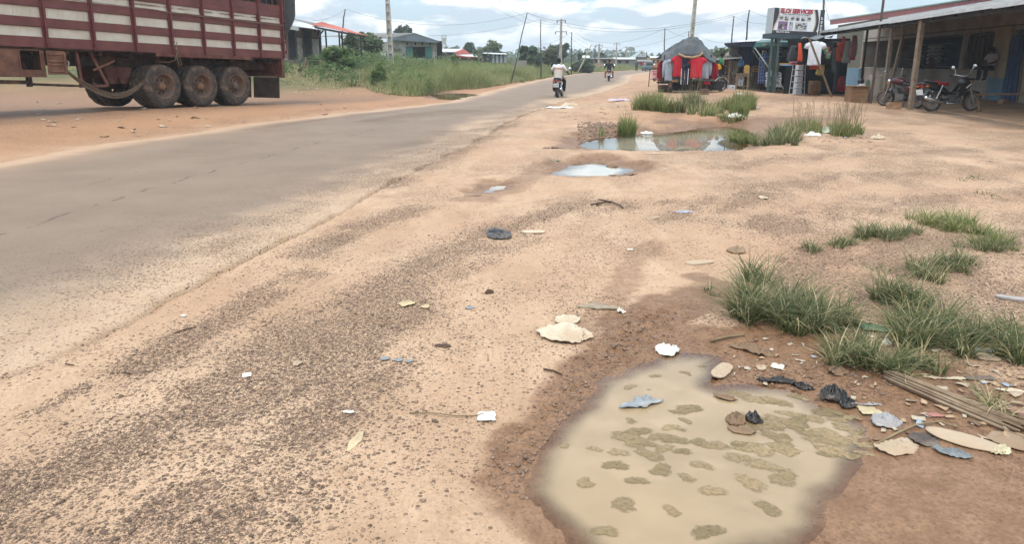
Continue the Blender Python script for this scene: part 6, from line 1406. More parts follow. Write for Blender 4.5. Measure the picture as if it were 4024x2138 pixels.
# wire rack with boxes
def rack(label, x0, x1, y0, y1, m, nsh, boxlabels, rz=.2):
    g_ = G((x0 + x1) / 2, y1); Y = g_.y; a, c, z0, z1 = pr(x0, x1, y0, y1, Y); r = empty('wire_rack', g_, rz); tag(r, label, 'rack'); W_ = (c - a); H_ = z1 - g_.z; D_ = .34; tp_ = .8
    for sx in (-1, 1):
        for sy in (-1, 1): b = MB(); b.tube([(sx * W_ / 2, sy * D_ / 2, 0), (sx * W_ / 2 * tp_, sy * D_ / 2 * tp_, H_)], .012, 6); b.build('upright', m, r)
    for k in range(nsh):
        t = (k + .15) / nsh; q = 1 - (1 - tp_) * t; b = MB(); z = t * H_
        for sy in (-1, 1): b.tube([(-W_ / 2 * q, sy * D_ / 2 * q, z), (W_ / 2 * q, sy * D_ / 2 * q, z)], .010, 5)
        for sx in (-1, 0, 1): b.tube([(sx * W_ / 2 * q, -D_ / 2 * q, z), (sx * W_ / 2 * q, D_ / 2 * q, z)], .008, 5)
        b.build('shelf', m, r)
        if k < len(boxlabels):
            bx = empty('shoe_box', (g_.x, g_.y, g_.z + z + .012), rz); tag(bx, boxlabels[k], 'box'); bh = H_ / nsh * .8; b = MB(); b.box((.02, 0, bh / 2), (W_ * .55 * q, D_ * .7, bh)); b.build('body', M_CARDW, bx)
            for e in range(3): b = MB(); b.box((.02 + (e - 1) * .08, -D_ * .35 - .004, bh * (.3 + .2 * (e % 2))), (.035, .004, .03)); b.build('printed_dot', M_IRON, bx)
    b = MB(); b.box((0, 0, -.02), (W_ * 1.02, D_ * 1.1, .05)); b.build('base', M_WOOD, r)
    return r
od = ('bottom', 'second from the bottom', 'middle', 'second from the top', 'top')
rack('tall white wire rack holding white boxes before the clothes shop', 3106, 3154, 252, 372, M_WHITEIRON, 5, [f'white printed box, {q} on the white wire rack' for q in od])
rack('dark wire rack with pale boxes behind the white rack', 3084, 3112, 256, 362, M_IRON, 5, [f'pale box, {q} on the dark rack' for q in od], .1)
r = rootat('folded_clothes', VA(3098, 252, Yw - .3), 'pile of folded pastel clothes on top of the racks', 'clothes'); 
for i, (x0, x1, y, col) in enumerate(((3074, 3110, 247, M_YELP2), (3076, 3118, 252, M_BLUEP), (3112, 3140, 240, mat('pink_cloth', (226, 150, 170), .95)), (3108, 3158, 249, M_ORNGC))): b = MB(); pbox(b, x0, x1, y, y + 5, Yw + .4, .35); own(b.build('folded_cloth', col), r)
# cardboard drum
dg_ = G(3197, 373); dr = rootat('cardboard_drum', dg_, 'round brown cardboard box standing open beside the white rack', 'box'); b = MB(); b.smooth = True; hh = VA(3197, 314, dg_.y).z - dg_.z; rr_ = 22.5 * dg_.y / F
sq = lambda a: 1 / max(abs(math.cos(a)), abs(math.sin(a))) ** .55
b.loft([[(dg_.x + rr_ * q * sq(a) * .92 * math.cos(a), dg_.y + rr_ * q * sq(a) * .92 * math.sin(a), dg_.z + z * hh) for a in [2 * math.pi * j / 24 for j in range(24)]] for z, q in ((0, .95), (.3, 1.0), (.7, 1.0), (.97, .97), (.97, .90), (.80, .88))]); own(b.build('drum_wall', M_CARD), dr)
b = MB(); q = VA(3197, 346, dg_.y - rr_ - .02); b.box(q, (.30, .006, .26)); own(b.build('printed_frame', mat('faded_print', (116, 84, 58), .95)), dr); b = MB(); b.box(q + Vector((0, -.004, 0)), (.26, .006, .22)); own(b.build('printed_field', M_CARD), dr)
# ================================================================ VERANDA BUILDING on the right
vd = Vector((.156, .988, 0)); vn = Vector((.988, -.156, 0)); VO = Vector((13.47, 23.71, 0))
def BB(s, t, z): return VO + vd * s + vn * t + Vector((0, 0, z))
def s_of(px, t):
    d = ray(px, 200); o = VO + vn * t                 # o + vd*s on the sight line column
    return (o.y * d[0] - o.x * d[1]) / (vd.x * d[1] - vd.y * d[0])
M_CEM = mat('grey_cement_render', (190, 180, 166), .95, var=.14, scale=1.5, dirt=(150, 116, 88), dirt_amt=.5, dirt_scale=1.2); M_CREAMW = mat('cream_wall_paint', (196, 180, 152), .9, var=.12, scale=2, dirt=(150, 128, 104), dirt_amt=.5); M_BLUEW = mat('sky_blue_dado', (110, 150, 172), .85, var=.14, scale=2, dirt=(140, 136, 128), dirt_amt=.4)
M_POSTW = mat('sun_bleached_post', (146, 126, 106), .95, var=.28, scale=9, bump=.5, bscale=22, bdist=.01); M_BLUED = mat('blue_door_paint', (66, 88, 128), .7, var=.2, scale=3); M_DKBOARD = mat('brown_board', (92, 74, 62), .9, var=.2, scale=4)
vb = empty('veranda_building'); tag(vb, 'long low shop building with deep veranda, cement wall and sloping tin roof', 'building')
TW = 5.33; S0, S1 = -9.0, 23.0; ZL = 1.19
def wallbox(b, s0, s1, t0, t1, z0, z1):
    b.prism([BB(s0, t0, z0), BB(s1, t0, z0), BB(s1, t0, z1), BB(s0, t0, z1)], vn * (t1 - t0)); return b
sA, sB, sC, sD = s_of(3372, TW), s_of(3776, TW), s_of(3790, TW), s_of(3905, TW)
b = MB(); wallbox(b, sD - .2, S1, TW, TW + .22, -.2, ZL); wallbox(b, sB - .35, sB, TW - .01, TW + .2, ZL, 2.85); wallbox(b, S0, S1, TW, TW + .2, 2.8, 4.0); wallbox(b, S0, sD - 2.4, TW, TW + .2, -.2, 2.9); b.build('wall', M_CEM, vb)
b = MB(); wallbox(b, sD - .2, S1, TW - .08, TW + .30, ZL, ZL + .05); b.build('window_ledge', M_CEM, vb)
b = MB(); wallbox(b, sD - 1.25, sD + .0, TW - .06, TW + .2, .95, 2.95); b.build('pillar_upper', M_CREAMW, vb); b = MB(); wallbox(b, sD - 1.25, sD, TW - .065, TW + .2, -.1, .95); b.build('pillar_dado', M_BLUEW, vb)
b = MB(); wallbox(b, sD - 2.35, sD - 1.25, TW - .02, TW + .1, -.1, 2.6); bd = b.build('blue_door', M_BLUED, vb)
for k in range(3): b = MB(); wallbox(b, sD - 2.25 + .35 * k, sD - 2.0 + .35 * k, TW - .05, TW - .02, .1, 2.4); b.build('door_board', M_BLUED, bd)
b = MB(); wallbox(b, sD - 2.42, sD - 2.34, TW - .06, TW + .1, -.1, 2.7); b.build('door_jamb', M_POSTW, vb)
b = MB(); wallbox(b, sD + .15, sC, TW + .1, TW + .16, ZL + .1, 2.75)
sh_ = b.build('brown_shutter', M_DKBOARD, vb)
for k in range(6): b = MB(); q = sD + .2 + (sC - sD - .2) * k / 6; wallbox(b, q, q + .04, TW + .06, TW + .1, ZL + .1, 2.7); b.build('shutter_batten', M_DARKWOOD, sh_)
b = MB(); wallbox(b, S0, S1, TW + 3.2, TW + 3.3, -.2, 4.0); b.build('room_back', mat('dim_blue_wall', (58, 66, 82), .95), vb); b = MB(); wallbox(b, S1 - .1, S1, TW, TW + 3.2, -.2, 4.0); b.build('room_side', M_CEM, vb); b = MB(); wallbox(b, sB - .1, sB, TW + .2, TW + 3.2, -.2, 4.0); b.build('room_side', M_CEM, vb)
b = MB(); b.prism([BB(S0, TW, 2.95), BB(S1, TW, 2.95), BB(S1, TW + 3.3, 2.95), BB(S0, TW + 3.3, 2.95)], (0, 0, .05)); b.build('room_ceiling', M_DKBOARD, vb)
b = MB(); wallbox(b, s_of(3385, TW - .3), s_of(3330, TW - .3), TW - .3, TW - .02, -.1, 1.16); b.build('blue_wall_end', M_BLUEW, vb)
# roof: tin on poles over the veranda, higher edge behind
NR = 8
for k in range(NR):
    s0 = S0 + (18.3 + .0 - S0 + 1.6) * k / NR; s1 = S0 + (18.3 - S0 + 1.6) * (k + 1) / NR + .08; dz = .01 * (k % 2)
    b = MB(); b.sheet(BB(s0, -.35, 2.96 + dz), BB(s1, -.35, 2.96 + dz - .01), BB(s1, TW + .3, 4.02 + dz), BB(s0, TW + .3, 4.02 + dz), 40, 2, .008, 9, .016); b.build('roof_sheet', M_ZINCG, vb)
    b = MB(); b.bar(BB(s0, -.37, 2.965 + dz), BB(s1 - .08, -.37, 2.965 + dz - .01), .05, .10); b.build('eave_strip', M_ZINCW, vb)
    b = MB(); b.bar(BB(s0, TW + .32, 4.06), BB(s1 - .08, TW + .32, 4.06), .05, .09); b.build('ridge_strip', M_ZINCW, vb)
b = MB(); b.bar(BB(S0, -.18, 2.87), BB(19.5, -.18, 2.87), .07, .14); b.build('eave_beam', M_DARKWOOD, vb)
for s_ in np.arange(S0, 20, 1.5): b = MB(); b.bar(BB(s_, -.3, 2.90), BB(s_, TW, 3.90), .06, .10); b.build('rafter', M_DARKWOOD, vb)
for px, yb, w_, tt_ in ((3576, 431, .16, 0), (3468, 408, .13, .0), (3398, 345, .10, 2.6)):
    g_ = G(px, yb) if tt_ == 0 else BB(s_of(px, tt_), tt_, 0); b = MB(); g_.z = gh(g_.x, g_.y); lean = vd * .18 + vn * .08
    b.bar(g_ - Vector((0, 0, .05)), g_ + lean + Vector((0, 0, 2.88 - g_.z + tt_ * .18)), w_, w_ * .8); b.build('veranda_post', M_POSTW, vb)
b = MB(); g_ = G(3484, 404); b.bar(g_, g_ + Vector((.45, .2, 2.85)), .09); b.build('veranda_post', M_POSTW, vb)
b = MB(); b.prism([BB(S0, .6, -.02), BB(18, .6, -.02), BB(18, TW + 3, -.02), BB(S0, TW + 3, -.02)], (0, 0, .06)); b.build('veranda_floor', mat('trodden_earth', (212, 168, 130), .95, var=.2, scale=2), vb)
g_ = G(3420, 406); b = MB(); b.tube([g_ - Vector((0, 0, .1)), g_ + Vector((.2, .3, 5.2))], .045, 10); tag(b.build('metal_pole', mat('rusty_brown_pipe', (92, 74, 66), .7, var=.2)), 'tall thin rusty pipe standing at the corner of the veranda', 'pole')
# cement stub wall and wooden crate at the corner
def lump(name, label, cat, px0, px1, y0, y1, dep, m, jit=.02):
    g_ = G((px0 + px1) / 2, y1); Y = g_.y; a, c, z0, z1 = pr(px0, px1, y0, y1, Y); b = MB(); n = 5; z0 = g_.z - .05
    vs = []; fs = []; rr = random.Random(px0)
    for k, z in enumerate(np.linspace(z0, z1, 4)):
        ring = [(a, Y), ((a + c) / 2, Y - .01), (c, Y), (c + .01, Y + dep / 2), (c, Y + dep), ((a + c) / 2, Y + dep), (a, Y + dep), (a - .01, Y + dep / 2)]
        vs.append([(x_ + rr.uniform(-jit, jit), y_ + rr.uniform(-jit, jit), z + rr.uniform(-jit, jit) * (k > 0)) for x_, y_ in ring])
    b.loft(vs); return tag(b.build(name, m), label, cat)
lump('cement_stub', 'broken cement stub wall left of the parked motorcycles', 'wall', 3428, 3476, 296, 404, .35, M_CEM, .025)
cr = rootat('wooden_crate', G(3378, 404), 'light brown wooden crate with a lid outside the veranda', 'crate'); Y = cr.location.y; z_ = cr.location.z
a, c, z0, z1 = pr(3346, 3410, 340, 404, Y)
for i in range(3): b = MB(); h_ = (z1 - z_) / 3; b.box(((a + c) / 2, Y, z_ + h_ * (i + .5)), (c - a, .025, h_ * .95)); own(b.build('front_board', M_CARD), cr)
for x_ in (a, c): b = MB(); b.box((x_, Y + .25, (z_ + z1) / 2), (.03, .5, z1 - z_)); own(b.build('side_panel', M_CARD), cr)
b = MB(); b.box(((a + c) / 2, Y + .24, z1 + .015), (c - a + .08, .58, .03)); own(b.build('lid', M_CARD), cr)
b = MB(); b.box(((a + c) / 2 + .1, Y + .1, z1 + .07), (.16, .12, .07)); b.box(((a + c) / 2 - .02, Y + .1, z1 + .05), (.1, .1, .03)); tag(b.build('small_box', M_CARDW), 'small white box lying on the wooden crate', 'box')
lump('plastic_bucket', 'small beige bucket between the crate and the pipe', 'bucket', 3403, 3419, 360, 398, .2, mat('beige_plastic', (170, 146, 120), .7), .006)
b = MB(); b.ball(VA(3383, 318, 26.8), (.13, .1, .12)); tag(b.build('black_ball_bag', M_BLACKP), 'small black bag hanging above the wooden crate', 'bag')
garment('cloth', 'green striped cloth hung on the post above the crate', 3398, 3420, 312, 340, 26.9, mat('sage_cloth', (110, 132, 116), .95))
lump('stone_block', 'square pale laterite block lying before the front post', 'stone', 3495, 3541, 403, 429, .22, mat('pale_laterite_block', (176, 138, 104), .95, var=.2, bump=.5), .012); lump('stone', 'rounded stone at the foot of the blue pillar', 'stone', 3940, 3968, 390, 408, .2, mat('pale_laterite_block', (176, 138, 104)), .03)
# bench
bn = rootat('plank_bench', G(3838, 434), 'rough plank bench at the right edge before the blue pillar', 'bench'); p0 = VA(3838, 440, 22.2); p0.z = gh(p0.x, p0.y); z_ = p0.z; q0 = Vector((p0.x - .25, p0.y + .05, z_ + .56)); q1 = q0 + Vector((3.2, .35, .01))
b = MB(); b.bar(q0, q1, .30, .045); own(b.build('seat_board', mat('pale_bench_wood', (164, 130, 96), .9, var=.22, scale=6)), bn)
for dx in (.28, 1.95): 
    for sx, sy in ((-.02, -.12), (.22, .14)): b = MB(); c = q0 + Vector((dx, dx * .11, -.03)); b.bar(c, c + Vector((sx, sy, -.56)), .07); own(b.build('leg', mat('pale_bench_wood', (164, 130, 96))), bn)
# goods in the dark window
for i in range(5):
    for j in range(2):
        s_ = s_of(3690 + j * 0, TW + .9) + j * .8; b = MB(); b.smooth = True; c = BB(s_, TW + .9, ZL + .35 + i * .20); b.ball(c, (.16, .38, .10), 12, 8); tag(b.build('grain_sack', mat('pale_sack', (176, 178, 182), .9, var=.12)), 'pale grain sack stacked inside the dark shop window', 'sack', 'sacks in the dark window')
for i in range(4): b = MB(); c = BB(s_of(3620, TW + .8), TW + .8, ZL + .2 + i * .22); b.smooth = True; b.ball(c, (.15, .32, .11), 12, 8); tag(b.build('grain_sack', mat('tan_sack', (150, 128, 104), .9, var=.12)), 'tan sack stacked left of the pale ones inside the window', 'sack', 'tan sacks in the dark window')
sl = rootat('shelf_unit', BB(s_of(3560, TW + 2.6), TW + 2.6, ZL), 'dim shelf unit against the back of the dark shop', 'shelf')
for i in range(4): b = MB(); wallbox(b, s_of(3740, TW + 2.6), s_of(3520, TW + 2.6), TW + 2.5, TW + 2.9, ZL + .1 + i * .42, ZL + .14 + i * .42); own(b.build('shelf_board', M_WOOD), sl)
garment('cloth', 'pinkish cloth hanging over the window ledge', 3646, 3675, 222, 268, BB(s_of(3660, TW - .1), TW - .15, 0).y, M_PINKC)
b = MB(); b.box(BB(s_of(3760, TW), TW + .1, ZL + .09), (.7, .3, .08), Matrix.Rotation(R(-9 + 90), 3, 'Z')); tag(b.build('wood_offcut', M_CARD), 'short plank lying on the cement window ledge', 'plank')
# taller red-fronted building behind
rb_ = empty('red_fascia_building'); tag(rb_, 'larger building behind with a long red tin fascia', 'building')
def Yr(px): return BB(s_of(px, TW + 5), TW + 5, 0).y
b = MB(); ps = [(3262, 78, 96), (3420, 55, 76), (3600, 28, 52), (3775, 1, 30), (3900, -18, 12)]
nseg = 60; vs = []
for i in range(nseg + 1):
    px = 3262 + (3900 - 3262) * i / nseg; yt = np.interp(px, [p_[0] for p_ in ps], [p_[1] for p_ in ps]); yb = np.interp(px, [p_[0] for p_ in ps], [p_[2] for p_ in ps]); Y = Yr(px) - (.03 if i % 2 else 0); vs += [VA(px, yb, Y), VA(px, yt, Y)]
b.add(vs, [(2 * i, 2 * i + 2, 2 * i + 3, 2 * i + 1) for i in range(nseg)]); o = b.build('fascia', mat('faded_red_tin', (170, 100, 100), .75, var=.12), rb_); o.modifiers.new('thick', 'SOLIDIFY').thickness = .05
b = MB(); b.tube([VA(p_[0], p_[1] - 1, Yr(p_[0]) - .05) for p_ in ps], .07, 6); b.build('ridge_cap', mat('pale_green_cap', (150, 176, 170), .7), rb_)
b = MB(); wallbox(b, S0, 48, TW + 5.3, TW + 5.5, -.2, 5.0); b.build('wall', mat('mossy_wall', (110, 106, 92), .95, var=.25), rb_)
# ================================================================ MOTORCYCLES
M_CHROME = mat('chrome', (196, 198, 202), .18, metal=.9, var=.08, k=.9); M_BIKEBLK = mat('bike_black_paint', (28, 28, 30), .3, var=.15, dirt=(104, 88, 74), dirt_amt=.35); M_BIKERED = mat('bike_red_paint', (84, 26, 32), .3, var=.12); M_ENG = mat('cast_alloy', (128, 126, 124), .5, metal=.5, var=.2)
M_SEAT = mat('black_vinyl', (38, 36, 36), .55, var=.15); M_TAIL = mat('tail_lamp_red', (170, 24, 30), .25); M_AMBER = mat('amber_lens', (220, 120, 36), .3); M_PLATE = mat('white_plate', (236, 238, 236), .5, var=.03, k=.7); M_REDSEAT = mat('red_vinyl', (176, 40, 46), .6, var=.12); M_BLUEINK = mat('blue_ink', (60, 90, 170), .7); M_GLASSM = mat('mirror_glass', (210, 216, 222), .08, metal=.9, k=.9)
def arc_guard(b, c, r_, a0, a1, wd, n=9):
    vs = []; 
    for i in range(n + 1):
        a = R(a0 + (a1 - a0) * i / n)
        for y, q in ((-wd / 2, .985), (-wd / 4, 1.0), (wd / 4, 1.0), (wd / 2, .985)): vs.append((c[0] + math.cos(a) * r_ * q, y, c[2] + math.sin(a) * r_ * q))
    m_ = len(vs); vs2 = [(x * 1 + (c[0] - x) * .02, y, z + (c[2] - z) * .02) for x, y, z in vs]
    fs = [(i * 4 + k, i * 4 + k + 1, i * 4 + k + 5, i * 4 + k + 4) for i in range(n) for k in range(3)]; fs += [tuple(reversed([m_ + j for j in f])) for f in fs]
    return b.add(vs + vs2, fs)
def ell(c, ry, rz, n=14, e=1.0): return [(c[0], c[1] + math.copysign(abs(math.cos(2 * math.pi * j / n)) ** e, math.cos(2 * math.pi * j / n)) * ry, c[2] + math.copysign(abs(math.sin(2 * math.pi * j / n)) ** e, math.sin(2 * math.pi * j / n)) * rz) for j in range(n)]
def motorcycle(label, loc, az, paint, style='std', plate=None, steer=0., lean=0., group=None, spokes=24, luggage=False):
    """loc = rear tyre contact; az = heading measured from +x"""
    r = empty('motorcycle', loc, az, lean); tag(r, label, 'motorcycle', group)
    def P_(name, b, m, parent=None): return b.build(name, m, parent or r)
    ub = style == 'underbone'; wr = .29 if not ub else .28
    small_wheel(r, Vector((0, 0, wr)), wr, .12 if not ub else .095, 0, spokes, local=True)
    small_wheel(r, Vector((1.26, 0, wr)), wr, .10 if not ub else .085, steer, spokes, local=True)
    b = MB(); 
    for y in (-.1, .1): b.tube([(0, y, wr), (.5, y, .38)], .022, 8)
    P_('swing_arm', b, M_BIKEBLK)
    for y in (-.14, .14):
        b = MB(); b.tube([(.03, y, .36), (.12, y, .55)], .028, 8); b.tube([(.12, y, .55), (.2, y, .74)], .018, 8); P_('shock_absorber', b, M_CHROME)
    b = MB(); b.tube([(.1, 0, .74), (.55, 0, .74), (.98, 0, .82)] if not ub else [(.1, 0, .7), (.45, 0, .55), (.75, 0, .5), (1.0, 0, .85)], .03, 8); b.tube([(.98, 0, .84), (.84, 0, .5), (.76, 0, .26), (.4, 0, .24)], .024, 8); P_('frame', b, M_BIKEBLK)
    b = MB(); b.box((.60, 0, .36), (.36, .22, .22)); b.tube([(.52, -.13, .34), (.52, .13, .34)], .09, 14); b.tube([(.68, -.12, .36), (.68, .12, .36)], .07, 14); P_('engine', b, M_ENG)
    for k in range(5): b = MB(); z = (.50 + k * .035, ) ; 
    b = MB(); b.box((.74, 0, .47 if not ub else .40), (.13, .13, .06)); P_('cylinder_base', b, M_ENG)
    for k in range(6): b = MB(); b.box((.745 + .012 * k, 0, (.50 if not ub else .40) + k * .03), (.17, .17, .016)); P_('cooling_fin', b, M_ENG)
    b = MB(); b.smooth = True; b.tube([(.83, -.09, .5), (.88, -.12, .36), (.7, -.17, .22), (.3, -.19, .24)], .022, 8); b.tube([(.3, -.19, .24), (.12, -.2, .27), (-.36, -.21, .40), (-.38, -.21, .405)], [.03, .05, .055, .035], 12); P_('exhaust', b, M_CHROME)
    if not ub:
        b = MB(); b.smooth = True; b.loft([ell((x, 0, z), ry, rz) for x, z, ry, rz in ((.50, .86, .05, .05), (.56, .87, .11, .09), (.7, .89, .14, .115), (.88, .90, .145, .12), (.98, .89, .11, .10), (1.02, .88, .04, .05))]); tk = P_('fuel_tank', b, paint)
        b = MB(); b.lathe([(.03, 0), (.03, .012), (.001, .014)], 12, Matrix.Translation((.82, 0, 1.02))); P_('filler_cap', b, M_CHROME, tk)
        b = MB(); b.smooth = True; b.loft([ell((x, 0, z), ry, .05, 14, .7) for x, z, ry in ((-.26, .86, .08), (-.2, .84, .13), (.1, .82, .14), (.3, .80, .13), (.45, .82, .11), (.54, .86, .08))]); P_('seat', b, M_SEAT)
        for y in (-.115, .115): b = MB(); b.smooth = True; b.loft([ell((x, y, z), .018, rz) for x, z, rz in ((.02, .70, .03), (.12, .68, .085), (.3, .66, .10), (.42, .67, .05))]); P_('side_panel', b, paint)
        b = MB(); b.smooth = True; b.loft([ell((x, 0, z), ry, rz) for x, z, ry, rz in ((-.34, .77, .05, .03), (-.28, .76, .10, .06), (-.1, .75, .12, .06), (.1, .74, .10, .05))]); P_('tail_cowl', b, paint)
        b = MB(); b.smooth = True; b.tube([(-.05, -.13, .84), (-.3, -.12, .88), (-.36, 0, .89), (-.3, .12, .88), (-.05, .13, .84)], .013, 8); b.tube([(-.2, -.12, .87), (-.2, .12, .87)], .01, 6); P_('rear_rack', b, M_CHROME)
    else:
        b = MB(); b.smooth = True; b.loft([ell((x, 0, z), ry, rz) for x, z, ry, rz in ((-.42, .80, .04, .03), (-.34, .78, .10, .06), (-.05, .72, .125, .09), (.25, .64, .12, .11), (.45, .52, .10, .10))]); P_('tail_cowl', b, paint)
        b = MB(); b.smooth = True; b.loft([ell((x, 0, z), ry, .045, 14, .7) for x, z, ry in ((-.28, .86, .08), (-.15, .83, .12), (.05, .80, .12))]); P_('seat', b, M_SEAT)
        b = MB(); b.smooth = True; b.loft([ell((x, 0, z), ry, .05, 14, .7) for x, z, ry in ((.04, .82, .11), (.2, .78, .125), (.42, .77, .10), (.48, .80, .06))]); P_('front_seat', b, M_REDSEAT)
        for y in (-.15, .15): b = MB(); b.smooth = True; b.loft([ell((x, y, z), .02, rz) for x, z, rz in ((.62, .42, .04), (.75, .50, .10), (.92, .66, .14), (1.06, .80, .12), (1.14, .90, .05))]); P_('leg_shield', b, paint)
        b = MB(); b.smooth = True; b.loft([ell((x, 0, z), ry, rz) for x, z, ry, rz in ((.86, .80, .10, .10), (.98, .86, .14, .12), (1.12, .86, .12, .10), (1.22, .80, .05, .05))]); P_('front_cowl', b, paint)
        b = MB(); b.box((.99, -.175, .72), (.2, .005, .035), Matrix.Rotation(R(-38), 3, 'Y')); P_('decal', b, M_PLATE)
    b = MB(); b.smooth = True; arc_guard(b, (0, 0, wr), wr + .045, 30, 165, .13); P_('rear_mudguard', b, M_BIKEBLK)
    b = MB(); b.box((-.36, 0, .74), (.05, .15, .075)); P_('tail_light', b, M_TAIL)
    for y in (-.19, .19): b = MB(); b.ball((-.31, y, .71), (.035, .03, .03), 8, 6); b.tube([(-.3, y, .71), (-.29, y * .4, .72)], .008, 5); P_('rear_indicator', b, M_AMBER)
    b = MB(); b.box((-.40, 0, .55), (.02, .24, .15), Matrix.Rotation(R(-14), 3, 'Y')); pl_ = P_('number_plate', b, M_PLATE)
    if plate: text(plate, .055, M_BLUEINK, Matrix.Translation((-.414, 0, .552)) @ Matrix.Rotation(R(-14), 4, 'Y') @ Matrix.Rotation(R(-90), 4, 'Z') @ FACE, pl_, ext=.001, bold=.002)
    b = MB(); b.box((-.37, 0, .43), (.012, .20, .12), Matrix.Rotation(R(-10), 3, 'Y')); P_('mud_flap', b, M_BIKEBLK)
    for y in (-.085, .085): b = MB(); b.tube([(1.26, y, wr), (1.12, y, .62)], .026, 8); b.tube([(1.12, y, .62), (1.0, y, .95)], .019, 8); P_('fork_leg', b, M_CHROME)
    b = MB(); b.smooth = True; arc_guard(b, (1.26, 0, wr), wr + .04, 20, 150, .12); P_('front_mudguard', b, M_CHROME if not ub else paint)
    b = MB(); b.smooth = True; b.lathe([(.001, -.09), (.06, -.08), (.085, -.02), (.088, .03), (.07, .04), (.001, .045)], 16, Matrix.Translation((1.10, 0, .88)) @ Matrix.Rotation(R(90), 4, 'Y')); P_('headlight', b, M_CHROME)
    b = MB(); b.smooth = True; b.tube([(.80, -.37, 1.02), (.90, -.28, 1.05), (.99, -.08, 1.0), (.99, .08, 1.0), (.90, .28, 1.05), (.80, .37, 1.02)], .013, 8); hb = P_('handlebar', b, M_CHROME)
    for y in (-1, 1): b = MB(); b.tube([(.80, y * .37, 1.02), (.87, y * .30, 1.045)], .019, 8); P_('grip', b, M_SEAT, hb)
    for y in (-1, 1):
        b = MB(); b.smooth = True; b.tube([(.90, y * .27, 1.05), (.93, y * .31, 1.16), (.92, y * .36, 1.24)], .007, 6); mr = P_('mirror', b, M_CHROME)
        b = MB(); b.smooth = True; b.ball((.92, y * .40, 1.26), (.018, .075, .05), 12, 8); P_('mirror_glass', b, M_GLASSM, mr)
    for y in (-.2, .2): b = MB(); b.ball((1.04, y, .84), (.03, .03, .03), 8, 6); b.tube([(1.04, y, .84), (1.04, y * .4, .86)], .008, 5); P_('front_indicator', b, M_AMBER)
    b = MB(); b.tube([(.45, -.27, .27), (.45, .27, .27)], .016, 8); P_('foot_peg', b, M_BIKEBLK)
    b = MB(); b.tube([(.4, .1, .24), (.36, .22, .02)], .012, 6); P_('side_stand', b, M_BIKEBLK)
    return r
# ================================================================ PEOPLE
M_SKIN = mat('dark_brown_skin', (74, 50, 40), .55, var=.1, scale=12, k=.7); M_HAIR = mat('black_hair', (20, 18, 18), .9)
def skin_mesh(name, verts, edges, radii, m, parent, root=0, lv=2):
    me = bpy.data.meshes.new(name); me.from_pydata([tuple(v) for v in verts], edges, []); ob = bpy.data.objects.new(name, me); COL.objects.link(ob)
    md = ob.modifiers.new('skin', 'SKIN'); md.use_smooth_shade = True
    for i, q in enumerate(radii): ob.data.skin_vertices[0].data[i].radius = (q, q) if not isinstance(q, tuple) else q; ob.data.skin_vertices[0].data[i].use_root = (i == root)
    sb_ = ob.modifiers.new('sub', 'SUBSURF'); sb_.levels = lv; sb_.render_levels = lv
    dg = bpy.context.evaluated_depsgraph_get(); m2 = bpy.data.meshes.new_from_object(ob.evaluated_get(dg)); bpy.data.objects.remove(ob)
    m2.materials.clear(); m2.materials.append(m); o = bpy.data.objects.new(name, m2); link(o, parent); return o
